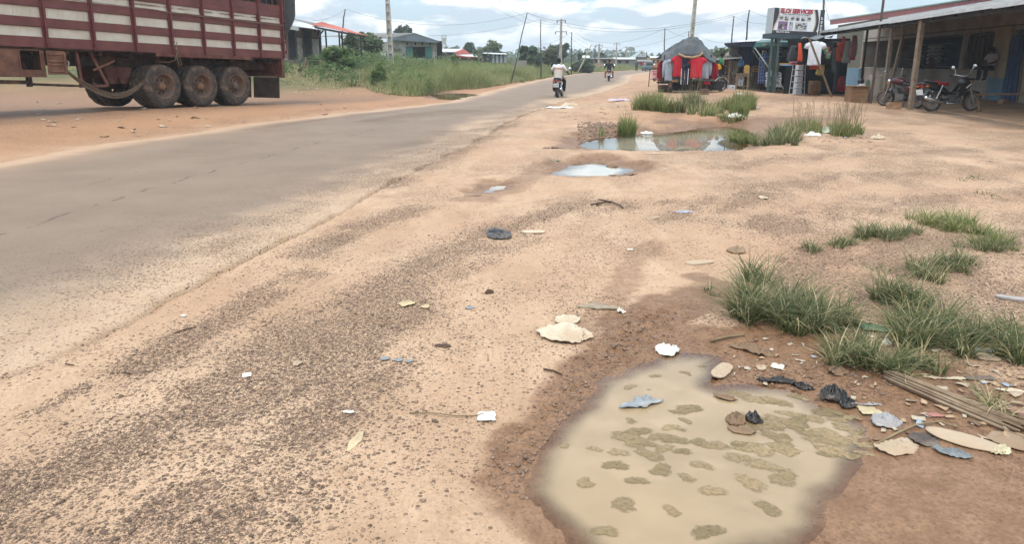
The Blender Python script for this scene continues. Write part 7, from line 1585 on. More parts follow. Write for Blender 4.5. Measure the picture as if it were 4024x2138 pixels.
def person(label, loc, az, J, shirt, trousers, sleeve='short', shoes=None, hair=M_HAIR, scale=1.0, vest=None, band=None, group=None):
    """J: joint positions in the person's own frame, facing +x"""
    V = {k: Vector(v) for k, v in J.items()}
    for sfx, sg in (('l', 1), ('r', -1)):
        for k in ('sh', 'el', 'ha', 'hip', 'kn', 'an', 'toe'):
            if k + sfx not in V: v = V[k]; V[k + sfx] = Vector((v.x, sg * v.y, v.z))
    names = ['pel', 'waist', 'chest', 'nb', 'neck', 'head', 'crown', 'shl', 'ell', 'hal', 'shr', 'elr', 'har', 'hipl', 'knl', 'anl', 'toel', 'hipr', 'knr', 'anr', 'toer']
    V['waist'] = V['pel'].lerp(V['chest'], .45) ; V['nb'] = V['chest'].lerp(V['neck'], .55); hd_ = (V['head'] - V['neck']); V['crown'] = V['head'] + hd_.normalized() * .09
    rad = dict(pel=.125, waist=.11, chest=.125, nb=.075, neck=.052, head=.088, crown=.075, sh=.06, el=.042, ha=.032, hip=.085, kn=.058, an=.04, toe=.032)
    verts = [V[k] for k in names]; radii = [rad.get(k, rad.get(k[:-1], .05)) for k in names]; I = {k: i for i, k in enumerate(names)}
    E_ = [('pel', 'waist'), ('waist', 'chest'), ('chest', 'nb'), ('nb', 'neck'), ('neck', 'head'), ('head', 'crown'), ('chest', 'shl'), ('shl', 'ell'), ('ell', 'hal'), ('chest', 'shr'), ('shr', 'elr'), ('elr', 'har'), ('pel', 'hipl'), ('hipl', 'knl'), ('knl', 'anl'), ('anl', 'toel'), ('pel', 'hipr'), ('hipr', 'knr'), ('knr', 'anr'), ('anr', 'toer')]
    edges = [(I[a], I[b_]) for a, b_ in E_]
    for sfx in 'lr':                      # palm, four fingers and a thumb
        h = V['ha' + sfx]; d = (h - V['el' + sfx]).normalized(); sd_ = d.cross(Vector((0, 0, 1))); sd_ = sd_.normalized() if sd_.length > .1 else Vector((0, 1, 0)); dn = sd_.cross(d) * -1
        for k, (o_, ln) in enumerate(((-.03, .075), (-.01, .085), (.01, .08), (.03, .065))):
            a = h + d * .05 + sd_ * o_; c = a + d * ln * .55; e = c + d * ln * .25 - Vector((0, 0, ln * .45)); n0_ = len(verts); verts += [a, c, e]; radii += [.011, .009, .008]; edges += [(I['ha' + sfx], n0_), (n0_, n0_ + 1), (n0_ + 1, n0_ + 2)]
        a = h + sd_ * (.035 if sfx == 'r' else -.035); n0_ = len(verts); verts += [a, a + d * .05 + sd_ * (.02 if sfx == 'r' else -.02)]; radii += [.012, .010]; edges += [(I['ha' + sfx], n0_), (n0_, n0_ + 1)]
    r = empty('person', loc, az); r.scale = (scale,) * 3; tag(r, label, 'person', group)
    skin_mesh('body', verts, edges, radii, M_SKIN, r, 0)
    hc = V['head'] + hd_.normalized() * .03; fwd = Vector((1, 0, 0)); b = MB(); b.smooth = True; b.ball(hc + Vector((-.012, 0, .022)), (.105, .092, .108), 16, 10); b.build('hair', hair, r)
    b = MB(); b.smooth = True; b.ball(hc + Vector((.088, 0, -.03)), (.022, .016, .022), 8, 6); 
    for sg in (-1, 1): b.ball(hc + Vector((.0, sg * .085, -.02)), (.018, .012, .032), 8, 6); b.ball(hc + Vector((.08, sg * .034, -.008)), (.012, .014, .010), 8, 6)
    b.ball(hc + Vector((.082, 0, -.068)), (.012, .028, .008), 8, 6); b.build('face', M_SKIN, r)
    def ring(c, up, wy, wx, n=18):
        up = up.normalized(); sy = Vector((0, 1, 0)); sx = sy.cross(up).normalized(); return [c + sy * math.cos(2 * math.pi * j / n) * wy * (1 + .02 * math.sin(5 * j)) + sx * math.sin(2 * math.pi * j / n) * wx for j in range(n)]
    up = (V['neck'] - V['pel']); sp = [V['pel'] - up * .16, V['pel'] + up * .02, V['waist'], V['chest'] - up * .02, V['chest'] + up * .14, V['nb'] + up * .02, V['neck']]
    b = MB(); b.smooth = True; b.loft([ring(c, up, wy, wx) for c, wy, wx in zip(sp, (.18, .175, .17, .195, .205, .15, .075), (.135, .13, .125, .14, .12, .09, .07))]); sh_ = b.build('shirt', shirt, r)
    for sfx in 'lr':
        a, c, e = V['sh' + sfx], V['el' + sfx], V['ha' + sfx]; b = MB(); b.smooth = True
        if sleeve == 'short': b.tube([a.lerp(V['chest'], .45) + up * .06, a + up * .02, a.lerp(c, .35), a.lerp(c, .75)], [.09, .085, .078, .075], 12)
        else: b.tube([a.lerp(V['chest'], .45) + up * .06, a + up * .02, c, c.lerp(e, .85)], [.09, .08, .058, .045], 12)
        b.build('sleeve', shirt, sh_)
    if vest:
        b = MB(); b.smooth = True; b.loft([ring(c, up, wy, wx) for c, wy, wx in zip(sp[:6], (.188, .184, .180, .203, .196, .13), (.144, .139, .134, .149, .13, .092))]); vs_ = b.build('vest', vest, r)
        if band: b = MB(); b.smooth = True; c0 = V['chest'] - up * .06; b.loft([ring(c0, up, .204, .150), ring(c0 + up * .09, up, .209, .152)], cap=False); b.build('vest_band', band, vs_)
    b = MB(); b.smooth = True; b.loft([ring(c, up, wy, wx) for c, wy, wx in ((V['pel'] - up * .2, .15, .12), (V['pel'] - up * .02, .172, .128), (V['pel'] + up * .12, .165, .122))]); tr_ = b.build('trousers', trousers, r)
    for sfx in 'lr':
        b = MB(); b.smooth = True; k_ = V['kn' + sfx]; b.tube([V['pel'].lerp(V['hip' + sfx], .7), V['hip' + sfx], k_.lerp(V['hip' + sfx], .3), k_, k_.lerp(V['an' + sfx], .45), V['an' + sfx]], [.10, .105, .09, .078, .075, .068], 14); b.build('trouser_leg', trousers, tr_)
        t_ = V['toe' + sfx]; n_ = V['an' + sfx]; b = MB(); b.smooth = True; b.tube([n_ + (n_ - t_) * .35 - Vector((0, 0, .03)), n_ - Vector((0, 0, .03)), n_.lerp(t_, .6) - Vector((0, 0, .01)), t_ + (t_ - n_) * .3], [.035, .05, .046, .022], 10); b.build('shoe', shoes or M_SEAT, r)
    return r
RIDE = dict(pel=(.14, 0, .88), chest=(.22, 0, 1.24), neck=(.28, 0, 1.44), head=(.33, 0, 1.57), sh=(.24, .19, 1.36), el=(.50, .33, 1.13), ha=(.80, .36, 1.05), hip=(.20, .10, .84), kn=(.60, .22, .72), an=(.44, .23, .34), toe=(.58, .24, .29))
g1 = G(2190, 388); g1.z = .02; az1 = R(90 - 13)
motorcycle('black motorcycle ridden up the road by the rider in the patterned vest', g1, az1, M_BIKEBLK, plate='AI 77 95')
s = NT('woven_vest'); wv_ = s.n('ShaderNodeTexWave', wave_type='BANDS', bands_direction='DIAGONAL'); wv_.inputs['Scale'].default_value = 9; wv_.inputs['Distortion'].default_value = 3; s.l(s.tc.outputs['Object'], wv_.inputs['Vector']); M_VEST = s.set(s.mix(s.ramp(wv_.outputs[0], .3, .7), alb(196, 178, 166), alb(222, 212, 202)), .9)
person('rider with white sleeves and beige patterned vest, back turned, nearest on the road', g1, az1, RIDE, M_WHITEC, M_BLACKC, vest=M_VEST, band=mat('orange_woven_band', (190, 116, 76), .9, var=.3, scale=20))
g2_ = G(2392, 322); g2_.z = .02; az2 = R(90 - 9)
motorcycle('black motorcycle farther up the road with white mirrors', g2_, az2, M_BIKEBLK, plate='AB 40')
R2 = dict(RIDE); R2.update(kn=(.56, .30, .74), an=(.42, .30, .36), toe=(.54, .33, .30), el=(.46, .36, 1.12))
person('rider in black shirt and tan trousers farther up the road', g2_, az2, R2, M_BLACKC, mat('tan_trousers', (188, 124, 82), .9, var=.12), sleeve='long')
g3 = Vector(pz(2494, 264, 0)); g3 = Vector((g3.x * .8, g3.y * .8, .02)); motorcycle('tiny far motorcycle coming round the bend', g3, R(-100), M_BIKEBLK, spokes=5); person('tiny far rider coming round the bend', g3, R(-100), RIDE, M_YELC, M_BLACKC)
# parked motorcycles at the veranda
gA = G(3602, 425); hdA = math.atan2(.93, -.36); motorcycle('black and red motorcycle parked behind the front veranda post', gA, hdA, M_BIKERED, plate='Humilidad', steer=R(25), lean=R(-6), spokes=5)
gB = Vector((VA(3676, 300, 22.0).x, 22.0, gh(VA(3676, 300, 22.0).x, 22.0) + .04)); motorcycle('black step-through motorcycle with red seat parked along the cement wall', gB, R(8), M_BIKEBLK, 'underbone', spokes=24, lean=R(-4)).scale = (1.1, 1.1, 1.1)
# motorcycle parked left of the cart behind the notice board
gC = G(2572, 318); motorcycle('loaded motorcycle parked behind the notice board', Vector((gC.x, gC.y, gC.z)), R(60), M_BIKEBLK, spokes=5)
b = MB(); b.smooth = True; q = Vector((gC.x + .1, gC.y + .2, gC.z + 1.05)); b.ball(q, (.32, .25, .2), 12, 8); tag(b.build('load_sack', M_CARD), 'brown sack tied on the motorcycle behind the notice board', 'sack')
# woman-height figures at the stalls
STAND = dict(pel=(0, 0, .95), chest=(.06, 0, 1.28), neck=(.10, 0, 1.46), head=(.14, 0, 1.58), sh=(.06, .19, 1.38), el=(.14, .24, 1.12), ha=(.36, .18, 1.05), hip=(0, .10, .92), kn=(.03, .11, .5), an=(0, .11, .09), toe=(.14, .12, .05))
gp_ = VA(2820, 330, 35.0); person('person in a green top standing at the repair stall beside the yellow jerrycans', (gp_.x, 35.0, gh(gp_.x, 35.0)), R(-10), STAND, M_GREENC, M_BLACKC, sleeve='short')
SIT = dict(pel=(0, 0, 0.12), chest=(-.06, 0, .50), neck=(-.04, 0, .68), head=(0.02, 0, .80), sh=(-.05, .18, .60), el=(.10, .24, .36), ha=(.32, .14, .28), hip=(.05, .10, .11), kn=(.44, .14, .14), an=(.42, .14, -.30), toe=(.56, .15, -.34))
sp_s = s_of(3905, TW - .2); q = BB(sp_s, TW - .22, ZL + .04); person('person in a pale top seated on the cement window ledge', q, math.atan2(-vn.y, -vn.x) + .5, SIT, mat('pale_pink_top', (206, 190, 196), .95), M_DENIM, sleeve='short')
# far people and a car at the bend, a few pixels each
for i, (px, py, Y, lb, m_) in enumerate(((2502, 258, 120, 'far person in dark clothes walking on the bend', M_NAVYC), (2528, 258, 125, 'far person in a red top beside the bend', M_REDC))):
    q = VA(px, py, Y); person(lb, (q.x, Y, gh(q.x, Y)), R(90), STAND, m_, M_BLACKC)
cx_ = VA(2548, 256, 118); car = rootat('parked_car', (cx_.x, 118, gh(cx_.x, 118)), 'small dark teal car parked far off at the bend', 'car'); M_CAR = mat('teal_car_paint', (66, 96, 96), .35); zz_ = car.location.z
b = MB(); b.smooth = False; b.loft([[(cx_.x + sx * w_, 118 + sy * l_, zz_ + z) for sx, sy in ((-1, -1), (1, -1), (1, 1), (-1, 1))] for w_, l_, z in ((.75, 1.9, .25), (.8, 2.0, .5), (.78, 1.95, .85), (.66, 1.2, .9), (.56, .9, 1.4), (.5, .8, 1.45))]); own(b.build('body', M_CAR), car)
b = MB(); b.box((cx_.x, 118 - 1.02, zz_ + 1.15), (1.0, .25, .4)); own(b.build('rear_window', M_BLACKP), car)
for sx in (-.7, .7):
    for sy in (-1.2, 1.2): b = MB(); b.lathe([(.01, -.09), (.3, -.09), (.3, .09), (.01, .09)], 14, Matrix.Translation((cx_.x + sx, 118 + sy, zz_ + .3)) @ Matrix.Rotation(R(90), 4, 'Y')); own(b.build('wheel', M_TYRE), car)
# ================================================================ GRASS TUFTS
def tuft(label, spots, hgt, n, rad, wd=.006, m=None, bend=(.35, 1.3), dry=.22, seedheads=0, stand=None):
    """one clump of grass growing from a few roots"""
    P, Hh = [], []; r0 = G(*spots[0])
    AZ = []
    for px, py in spots:
        c0 = G(px, py); ns = 4
        for k in range(ns):                # each root carries a few tussocks of unequal vigour
            a = rnd.uniform(0, 2 * math.pi); q = rad * .9 * math.sqrt(rnd.random()) * (k > 0); cx, cy = c0.x + q * math.cos(a), c0.y + q * math.sin(a); vig = rnd.uniform(.55, 1.15) if k else 1.15; rb = rad * .30 * vig
            for i in range(int(n / len(spots) / ns * vig * .85)):
                a = rnd.uniform(0, 2 * math.pi); q = rb * math.sqrt(rnd.random()); P.append((cx + q * math.cos(a), cy + q * math.sin(a), 0)); AZ.append(a + rnd.gauss(0, .55)); Hh.append(hgt * vig * (rnd.uniform(.35, 1.2)))
    P = np.array(P); az = np.array(AZ); Hh = np.array(Hh); P[:, 2] = ground_h(P[:, 0], P[:, 1]) - .005
    if stand is not None: P[:, 2] = np.maximum(P[:, 2], stand)
    root = empty('grass_tuft', r0); root.matrix_world = Matrix.Translation(r0); tag(root, label, 'grass')
    dr = RNG.random(len(P)) < dry; Pl = P - np.array(r0)
    for k, mm, nm in ((~dr, m or M_GRASSF, 'blades'), (dr, M_GRASSD, 'dry_blades')):
        if k.sum() == 0: continue
        V, Fc, kk = blades_arrays(Pl[k], Hh[k], wd * RNG.uniform(.7, 1.3, k.sum()), RNG.uniform(bend[0], bend[1], k.sum()), az[k], 4)
        tag(npmesh(nm, V, Fc, mm, root, attrs=dict(shade=np.repeat(RNG.random(k.sum()), kk))), kind='stuff')
    if seedheads:
        b = MB()
        for i in range(seedheads):
            j = rnd.randrange(len(Pl)); q = Vector(Pl[j]); h_ = hgt * rnd.uniform(1.5, 2.6); a = rnd.uniform(0, 6.28); t = q + Vector((math.cos(a) * h_ * .18, math.sin(a) * h_ * .18, h_)); b.tube([q, q.lerp(t, .6) + Vector((0, 0, .02)), t], [.004, .003, .0015], 4)
            for k in range(3): e = q.lerp(t, .8 + .07 * k); b.tube([e, e + Vector((rnd.uniform(-.05, .05), rnd.uniform(-.05, .05), .06))], .0025, 3)
        tag(b.build('seed_stalks', M_STEM, root), kind='stuff')
    return root
W1g = .0078
tuft('big grass clump at the left of the near puddle bank', [(2950, 1110), (2935, 1190), (2990, 1240), (2905, 1250)], .28, 1000, .14, W1g)
tuft('broad grass clump spilling over the muddy bank, right of the big one', [(3060, 1270), (3140, 1290), (3100, 1200), (3220, 1300), (3180, 1240)], .27, 1300, .15, W1g)
tuft('thin grass clump leaning right beside the green wrapper', [(3290, 1300), (3340, 1270)], .24, 420, .12, W1g, dry=.25)
tuft('grass clump with long blades above the green wrapper', [(3490, 1180), (3560, 1230), (3600, 1200)], .27, 800, .13, W1g)
tuft('tall grass clump in the middle of the right bank', [(3600, 1300), (3660, 1350), (3580, 1370), (3700, 1290)], .26, 1000, .14, W1g)
tuft('ragged grass clump at the edge of the mud above the plank bundle', [(3280, 1430), (3350, 1410), (3420, 1450)], .22, 800, .13, W1g, dry=.3)
tuft('grass fringe between the mud and the cardboard pieces', [(3470, 1460), (3540, 1430), (3620, 1440)], .18, 500, .12, W1g, dry=.35)
tuft('grass clump around the folded magazine at the right', [(3790, 1400), (3760, 1340), (3830, 1330)], .22, 700, .13, W1g)
tuft('dark grass clump at the right frame edge', [(3930, 1370), (4000, 1420), (3980, 1330)], .22, 800, .14, W1g)
tuft('sparse dry grass above the red wrapper', [(3870, 1580), (3910, 1620)], .18, 110, .07, W1g, dry=.7)
tuft('small seedling grass left of the big clump', [(2810, 1160), (2790, 1140)], .08, 70, .06, W1g)
tuft('pair of low grass tufts left of the far ring of grass', [(3200, 985), (3290, 975), (3330, 960)], .13, 420, .15, W1g)
tuft('leafy grass tuft at the left of the far ring of grass', [(3390, 935), (3420, 925)], .20, 420, .14, .007)
tuft('upright grass tuft in the middle of the far ring', [(3520, 930), (3480, 935), (3560, 915)], .18, 520, .15, .007)
tuft('wide thick grass mat at the back of the far ring', [(3640, 880), (3720, 870), (3800, 880), (3760, 910), (3860, 920), (3900, 960)], .20, 1700, .22, .007, M_GRASSB)
tuft('grass tuft at the right end of the far ring', [(3850, 980), (3920, 985)], .17, 420, .18, .007)
tuft('leaning grass tuft below the far ring', [(3620, 1080), (3650, 1100), (3590, 1060)], .20, 520, .12, .0065)
tuft('fine grass tuft inside the far ring', [(3720, 1040), (3780, 1030), (3740, 1060)], .18, 620, .14, .0065)
tuft('flat weed patch between the tufts on the gravel', [(3480, 1065), (3450, 1060)], .06, 110, .1, .007)
tuft('flat weed on the bare sand far right', [(3830, 700), (3800, 705)], .07, 90, .2, .012)
tuft('second flat weed on the bare sand far right', [(3850, 760), (3880, 765)], .07, 90, .2, .012)
# tall grass between the cart and the mirror puddle
tuft('tall green grass clump nearest the road before the cart', [(2530, 430), (2570, 432), (2610, 438), (2550, 415), (2600, 415), (2640, 440)], .52, 2600, .42, .016, M_GRASSB, (.1, .6), .12)
tuft('dark grass clump with stalks before the middle of the cart', [(2680, 440), (2720, 430), (2700, 415), (2740, 425)], .52, 1500, .40, .016, None, (.1, .6), .3, 20)
tuft('yellowish weedy grass among the rubbish before the cart', [(2780, 440), (2800, 455), (2830, 445), (2760, 450), (2820, 430)], .36, 1300, .40, .014, M_GRASSB, (.2, .8), .3)
tuft('fresh green grass clump right of the rubbish', [(2880, 430), (2910, 440), (2900, 410), (2940, 430), (2890, 455), (2930, 400)], .50, 2200, .42, .016, M_GRASSB, (.1, .6), .08, 14)
tuft('thin grass edge at the right end of the rubbish strip', [(2870, 475), (2840, 465), (2900, 472)], .32, 500, .25, .013, M_GRASSB)
tuft('upright grass tuft standing in the mirror puddle', [(2466, 543), (2470, 530), (2450, 528)], .52, 900, .17, .012, M_GRASSB, (.05, .5), .05, 0, -.14)
tuft('small thin tuft at the left shore of the mirror puddle', [(2358, 540), (2366, 535)], .32, 120, .10, .010, M_GRASS, (.05, .45), .25, 0, -.13)
tuft('bright low grass at the right shore of the mirror puddle', [(2880, 560), (2920, 565), (2900, 540), (2950, 560)], .27, 1300, .30, .012, M_GRASSB, (.15, .8), .15)
tuft('dark dense grass clump right of the mirror puddle', [(3020, 562), (3060, 568), (3040, 545), (3100, 560), (3080, 535), (3120, 545)], .34, 2300, .34, .012, None, (.2, .95), .16)
tuft('light feathery grass behind the dark clump', [(3160, 515), (3210, 510), (3130, 505), (3190, 525)], .33, 1200, .36, .012, M_GRASSB, (.1, .6), .25, 24)
tuft('tall seeding grass clump around the pale bag', [(3300, 530), (3340, 535), (3320, 515), (3270, 520), (3360, 525)], .34, 1400, .34, .012, M_GRASSB, (.1, .6), .18, 60)
# ================================================================ WEEDS that show as sparse dry stalks
# ================================================================ LITTER
M_PAPERC = mat('cream_paper', (226, 206, 178), .9, var=.12, scale=9, dirt=(176, 140, 108), dirt_amt=.6, bump=.5, bscale=30, bdist=.01); M_PAPERW = mat('white_paper', (226, 218, 202), .9, var=.06, k=.7, dirt=(210, 190, 160), dirt_amt=.4); M_CARDB = mat('wet_cardboard', (170, 144, 118), .95, var=.15, scale=6, dirt=(136, 100, 72), dirt_amt=.5, bump=.3); M_CARDL = mat('pale_cardboard', (202, 178, 150), .95, var=.12, scale=6, dirt=(160, 120, 88), dirt_amt=.45, bump=.3)
M_PLASW = mat('milky_plastic', (232, 228, 218), .4, var=.08, k=.7, dirt=(196, 176, 150), dirt_amt=.4, bump=.5, bscale=18, bdist=.02); M_PLASB = mat('blue_plastic_film', (166, 172, 178), .35, var=.2, dirt=(196, 186, 168), dirt_amt=.7, dirt_scale=9, bump=.5, bscale=18, bdist=.02); M_PLASK = mat('black_plastic_film', (40, 38, 38), .35, var=.3, dirt=(110, 92, 78), dirt_amt=.6, bump=.7, bscale=14, bdist=.03); M_PLASG = mat('green_plastic', (104, 142, 96), .5, var=.2, dirt=(176, 170, 150), dirt_amt=.6); M_PLASC = mat('clear_lilac_plastic', (180, 177, 176), .3, var=.2, dirt=(140, 112, 90), dirt_amt=.5, bump=.5, bscale=18, bdist=.02); M_MUDRAG = mat('muddy_rag', (156, 128, 102), .95, var=.25, scale=9, dirt=(120, 84, 60), dirt_amt=.6, bump=.7, bscale=20, bdist=.02); M_PINKP = mat('red_wrapper', (190, 126, 114), .5, var=.25, dirt=(150, 110, 84), dirt_amt=.5)
M_TWIG = mat('grey_twig', (96, 74, 58), .95, var=.3, scale=20)
OUTL = dict(
    blob=lambda a, r: 1 + .14 * math.sin(2 * a + r) + .07 * math.sin(3 * a + 2 * r) + .03 * math.sin(7 * a + 3 * r),
    round=lambda a, r: 1 + .04 * math.sin(3 * a + r),
    rect=lambda a, r: .92 / max(abs(math.cos(a)), abs(math.sin(a))) * (1 + .05 * math.sin(7 * a + r)),
    sole=lambda a, r: 1 - .20 * math.exp(-((abs(math.sin(a)) - 1) / .22) ** 2) - .06 * math.cos(a),
    leaf=lambda a, r: (abs(math.cos(a)) ** 6 * .55 + .75) * (1 - .25 * abs(math.sin(2 * a))),
    torn=None)
def torn_outline(sdv):
    q = random.Random(sdv); n = q.randint(6, 9); an = sorted(2 * math.pi * (k + q.uniform(-.32, .32)) / n for k in range(n)); rd = [q.uniform(.72, 1.12) for _ in range(n)]
    def f(a, r):
        a = a % (2 * math.pi)
        for k in range(n):
            a0, a1 = an[k], an[(k + 1) % n] + (2 * math.pi if k == n - 1 else 0); aa = a if a >= an[0] else a + 2 * math.pi
            if a0 <= aa <= a1:
                x0, y0, x1, y1 = rd[k] * math.cos(a0), rd[k] * math.sin(a0), rd[(k + 1) % n] * math.cos(a1), rd[(k + 1) % n] * math.sin(a1); d = (x1 - x0) * math.sin(aa) - (y1 - y0) * math.cos(aa)
                return abs((x0 * (y1 - y0) - y0 * (x1 - x0)) / d) * (1 + .03 * math.sin(23 * a)) if abs(d) > 1e-6 else rd[k]
        return 1.0
    return f
def piece(name, label, cat, px, py, ln, wd, rot, m, shape='blob', crumple=.012, thick=.003, dome=0., fold=0., tilt=0., lift=.004, floatz=None, group=None):
    """a crumpled sheet, sole or bag lying where it shows"""
    g_ = G(px, py) if floatz is None else Vector(pz(px, py, floatz)); sdv = rnd.random() * 50; RN, SN = 8, 36; f_ = OUTL[shape] or torn_outline(sdv)
    an_ = np.arange(SN) * 2 * np.pi / SN; o_ = np.array([f_(a, sdv) for a in an_]); q_ = (np.arange(RN + 1) / RN)[:, None]
    X = (np.cos(an_) * o_ * ln / 2)[None] * q_; Y = (np.sin(an_) * o_ * wd / 2)[None] * q_; e_ = max(ln, .1); QQ = np.repeat(q_, SN, 1)
    nz = fbm(X * 6.6 / e_ + sdv, Y * 6.6 / e_, 5, 3) - .45; rz_ = np.abs(vnoise(X * 9 / e_ + sdv, Y * 14 / e_, 6) - .5); r2_ = np.abs(vnoise(X * 17 / e_ - sdv, Y * 15 / e_ + 3, 7) - .5)
    Z = .85 * crumple * (nz * 1.5 - rz_ * 1.3 - r2_ * 1.0 + .55) * (.85 - .40 * QQ ** 2) + .7 * dome * (1 - QQ ** 2) ** .8 * (1 + .9 * nz - 1.3 * r2_) + fold * np.abs(X) / (ln / 2) * np.where(X > 0, 1, .3)
    top = [Vector((x, y, max(z, -.001) + thick)) for x, y, z in zip(X.ravel(), Y.ravel(), Z.ravel())]
    vs = top + [v - Vector((0, 0, thick * 1.0)) for v in top]; n = len(top); fs = []
    for i in range(RN):
        for j in range(SN):
            k = i * SN + j; k2 = i * SN + (j + 1) % SN; fs.append((k, k + SN, k2 + SN, k2)); fs.append((n + k, n + k2, n + k2 + SN, n + k + SN))
    for j in range(SN): k = RN * SN + j; k2 = RN * SN + (j + 1) % SN; fs.append((k, n + k, n + k2, k2))
    b = MB(); b.smooth = shape not in ('rect', 'sole'); b.add(vs, fs); o = b.build(name, m, loc=(g_.x, g_.y, g_.z + lift)); o.rotation_euler = (tilt, 0, R(rot)); return tag(o, label, cat, group)
def scrap(*a, **k): return piece('litter_scrap', *a, **k)
ZW = -.035
L_ = piece
L_('paper_sheet', 'large crumpled cream sheet, front lobe, lying on the damp sand', 'paper', 2212, 1322, .25, .36, 40, M_PAPERC, 'torn', .05, fold=.02); L_('paper_sheet', 'cream sheet tucked under the back of the large crumpled one', 'paper', 2235, 1262, .20, .17, -20, M_PAPERC, 'torn', .04); L_('paper_sheet', 'rounded cream sheet at the right of the large crumpled one', 'paper', 2276, 1316, .15, .26, 15, M_PAPERC, 'torn', .045)
L_('crushed_bottle', 'crushed grey plastic bottle with flattened neck on damp sand', 'bottle', 2350, 1213, .23, .085, -8, mat('grey_beige_plastic', (176, 160, 136), .5, var=.15, dirt=(140, 110, 84), dirt_amt=.5), 'leaf', .01, dome=.04); L_('paper_ball', 'small white crumpled paper beside the crushed bottle', 'paper', 2440, 1228, .075, .06, 20, M_PAPERW, 'torn', .04, dome=.015)
L_('plastic_bag', 'white plastic bag at the top edge of the near puddle', 'bag', 2615, 1383, .18, .15, -10, M_PLASW, 'torn', .05, dome=.025, floatz=ZW); L_('plastic_bag', 'blue and white plastic bag floating in the near puddle', 'bag', 2520, 1592, .19, .11, 18, M_PLASB, 'leaf', .03, dome=.035, floatz=ZW)
L_('shoe_sole', 'dry brown insole lying at the right shore of the near puddle', 'sole', 2838, 1467, .20, .10, 52, M_CARDL, 'sole', .014, .006, tilt=.15, lift=.015); L_('muddy_rag', 'long crumpled brown rag on the mud above the insole', 'rag', 2985, 1390, .20, .09, -50, M_MUDRAG, 'torn', .05, dome=.03); L_('muddy_rag', 'torn brown scrap left of the long rag', 'rag', 2910, 1368, .13, .06, -25, M_MUDRAG, 'torn', .04)
L_('paper_packet', 'small white packet on the mud right of the rag', 'packet', 3056, 1442, .07, .06, -30, M_PAPERW, 'rect', .012, dome=.01); L_('card_scrap', 'little tan card scrap below the white packet', 'card', 2993, 1448, .06, .05, 10, M_CARDL, 'blob', .006)
L_('plastic_film', 'black plastic tangle at the right shore of the near puddle', 'film', 3270, 1560, .16, .17, -50, M_PLASK, 'torn', .06, dome=.04); L_('plastic_film', 'smaller black plastic loop below the tangle', 'film', 3330, 1595, .10, .10, 20, M_PLASK, 'torn', .05, dome=.03); L_('plastic_film', 'dark muddy film strip along the top right shore', 'film', 3060, 1502, .22, .07, -8, M_PLASK, 'torn', .05); L_('plastic_film', 'silvery dark film at the right end of the shore strip', 'film', 3150, 1525, .12, .06, -35, M_PLASK, 'torn', .05)
L_('plastic_bag', 'clear lilac plastic bag half in the water below the black tangle', 'bag', 3480, 1660, .15, .14, -25, M_PLASC, 'torn', .03, dome=.03); L_('card_scrap', 'yellowed card piece beside the clear lilac bag', 'card', 3420, 1618, .11, .08, -8, mat('yellowed_card', (206, 186, 148), .9, var=.2), 'rect', .008); L_('plastic_film', 'grey plastic strap above the yellowed card', 'film', 3420, 1598, .15, .02, -6, M_PLASC, 'leaf', .02)
for i, (px, py, lab) in enumerate(((2890, 1660, 'left'), (2960, 1655, 'right'))): L_('sunken_rag', f'{lab} of the two brown rags poking out of the near puddle', 'rag', px, py, .11, .09, 30 - 70 * i, M_MUDRAG if i == 0 else M_PLASK, 'torn', .05, dome=.025, floatz=ZW)
L_('sunken_rag', 'brown triangular rag lying in the water below the two rags', 'rag', 2915, 1695, .14, .10, -30, M_MUDRAG, 'torn', .02, floatz=ZW); L_('sunken_rag', 'small brown rag in the water left of the algae', 'rag', 2850, 1565, .13, .08, -25, M_MUDRAG, 'torn', .03, floatz=ZW)
# bundle of dry palm ribs
bd = rootat('palm_rib_bundle', G(3500, 1500), 'bundle of dry palm ribs lying across the mud at the right', 'bundle'); pA, pB = G(3478, 1488), G(4075, 1725); dv = (pB - pA).normalized(); sv = Vector((-dv.y, dv.x, 0)); ln_ = (pB - pA).length; M_RIB = mat('dry_palm_rib', (168, 144, 118), .9, var=.3, scale=14, dirt=(118, 88, 64), dirt_amt=.5, bump=.4, bscale=50); rr = random.Random(3)
for k in range(26):
    o_ = rr.uniform(-.055, .055); zz_ = rr.uniform(.006, .05) * (1 - abs(o_) / .075); s0 = rr.uniform(-.01, .10) * ln_; s1 = ln_ * rr.uniform(.8, 1.0); sp_ = .4 + .8 * rr.random(); b = MB(); b.smooth = True; r_ = rr.uniform(.005, .010); b.tube([pA + dv * s0 + sv * o_ * .6 + Vector((0, 0, zz_ + .01)), pA + dv * (s0 + s1) * .5 + sv * o_ + Vector((0, 0, zz_ + .008)), pA + dv * s1 + sv * o_ * 1.25 + Vector((0, 0, zz_ * .7 + .01))], r_, 6); own(b.build('palm_rib', M_RIB), bd)
for k in range(9):
    b = MB(); s0 = rr.uniform(.1, .45) * ln_; b.tube([pA + dv * s0 + sv * .04 + Vector((0, 0, .02)), pA + dv * (s0 + .5 * ln_) + sv * rr.uniform(.08, .22) + Vector((0, 0, .012))], .003, 5); own(b.build('loose_fibre', M_RIB), bd)
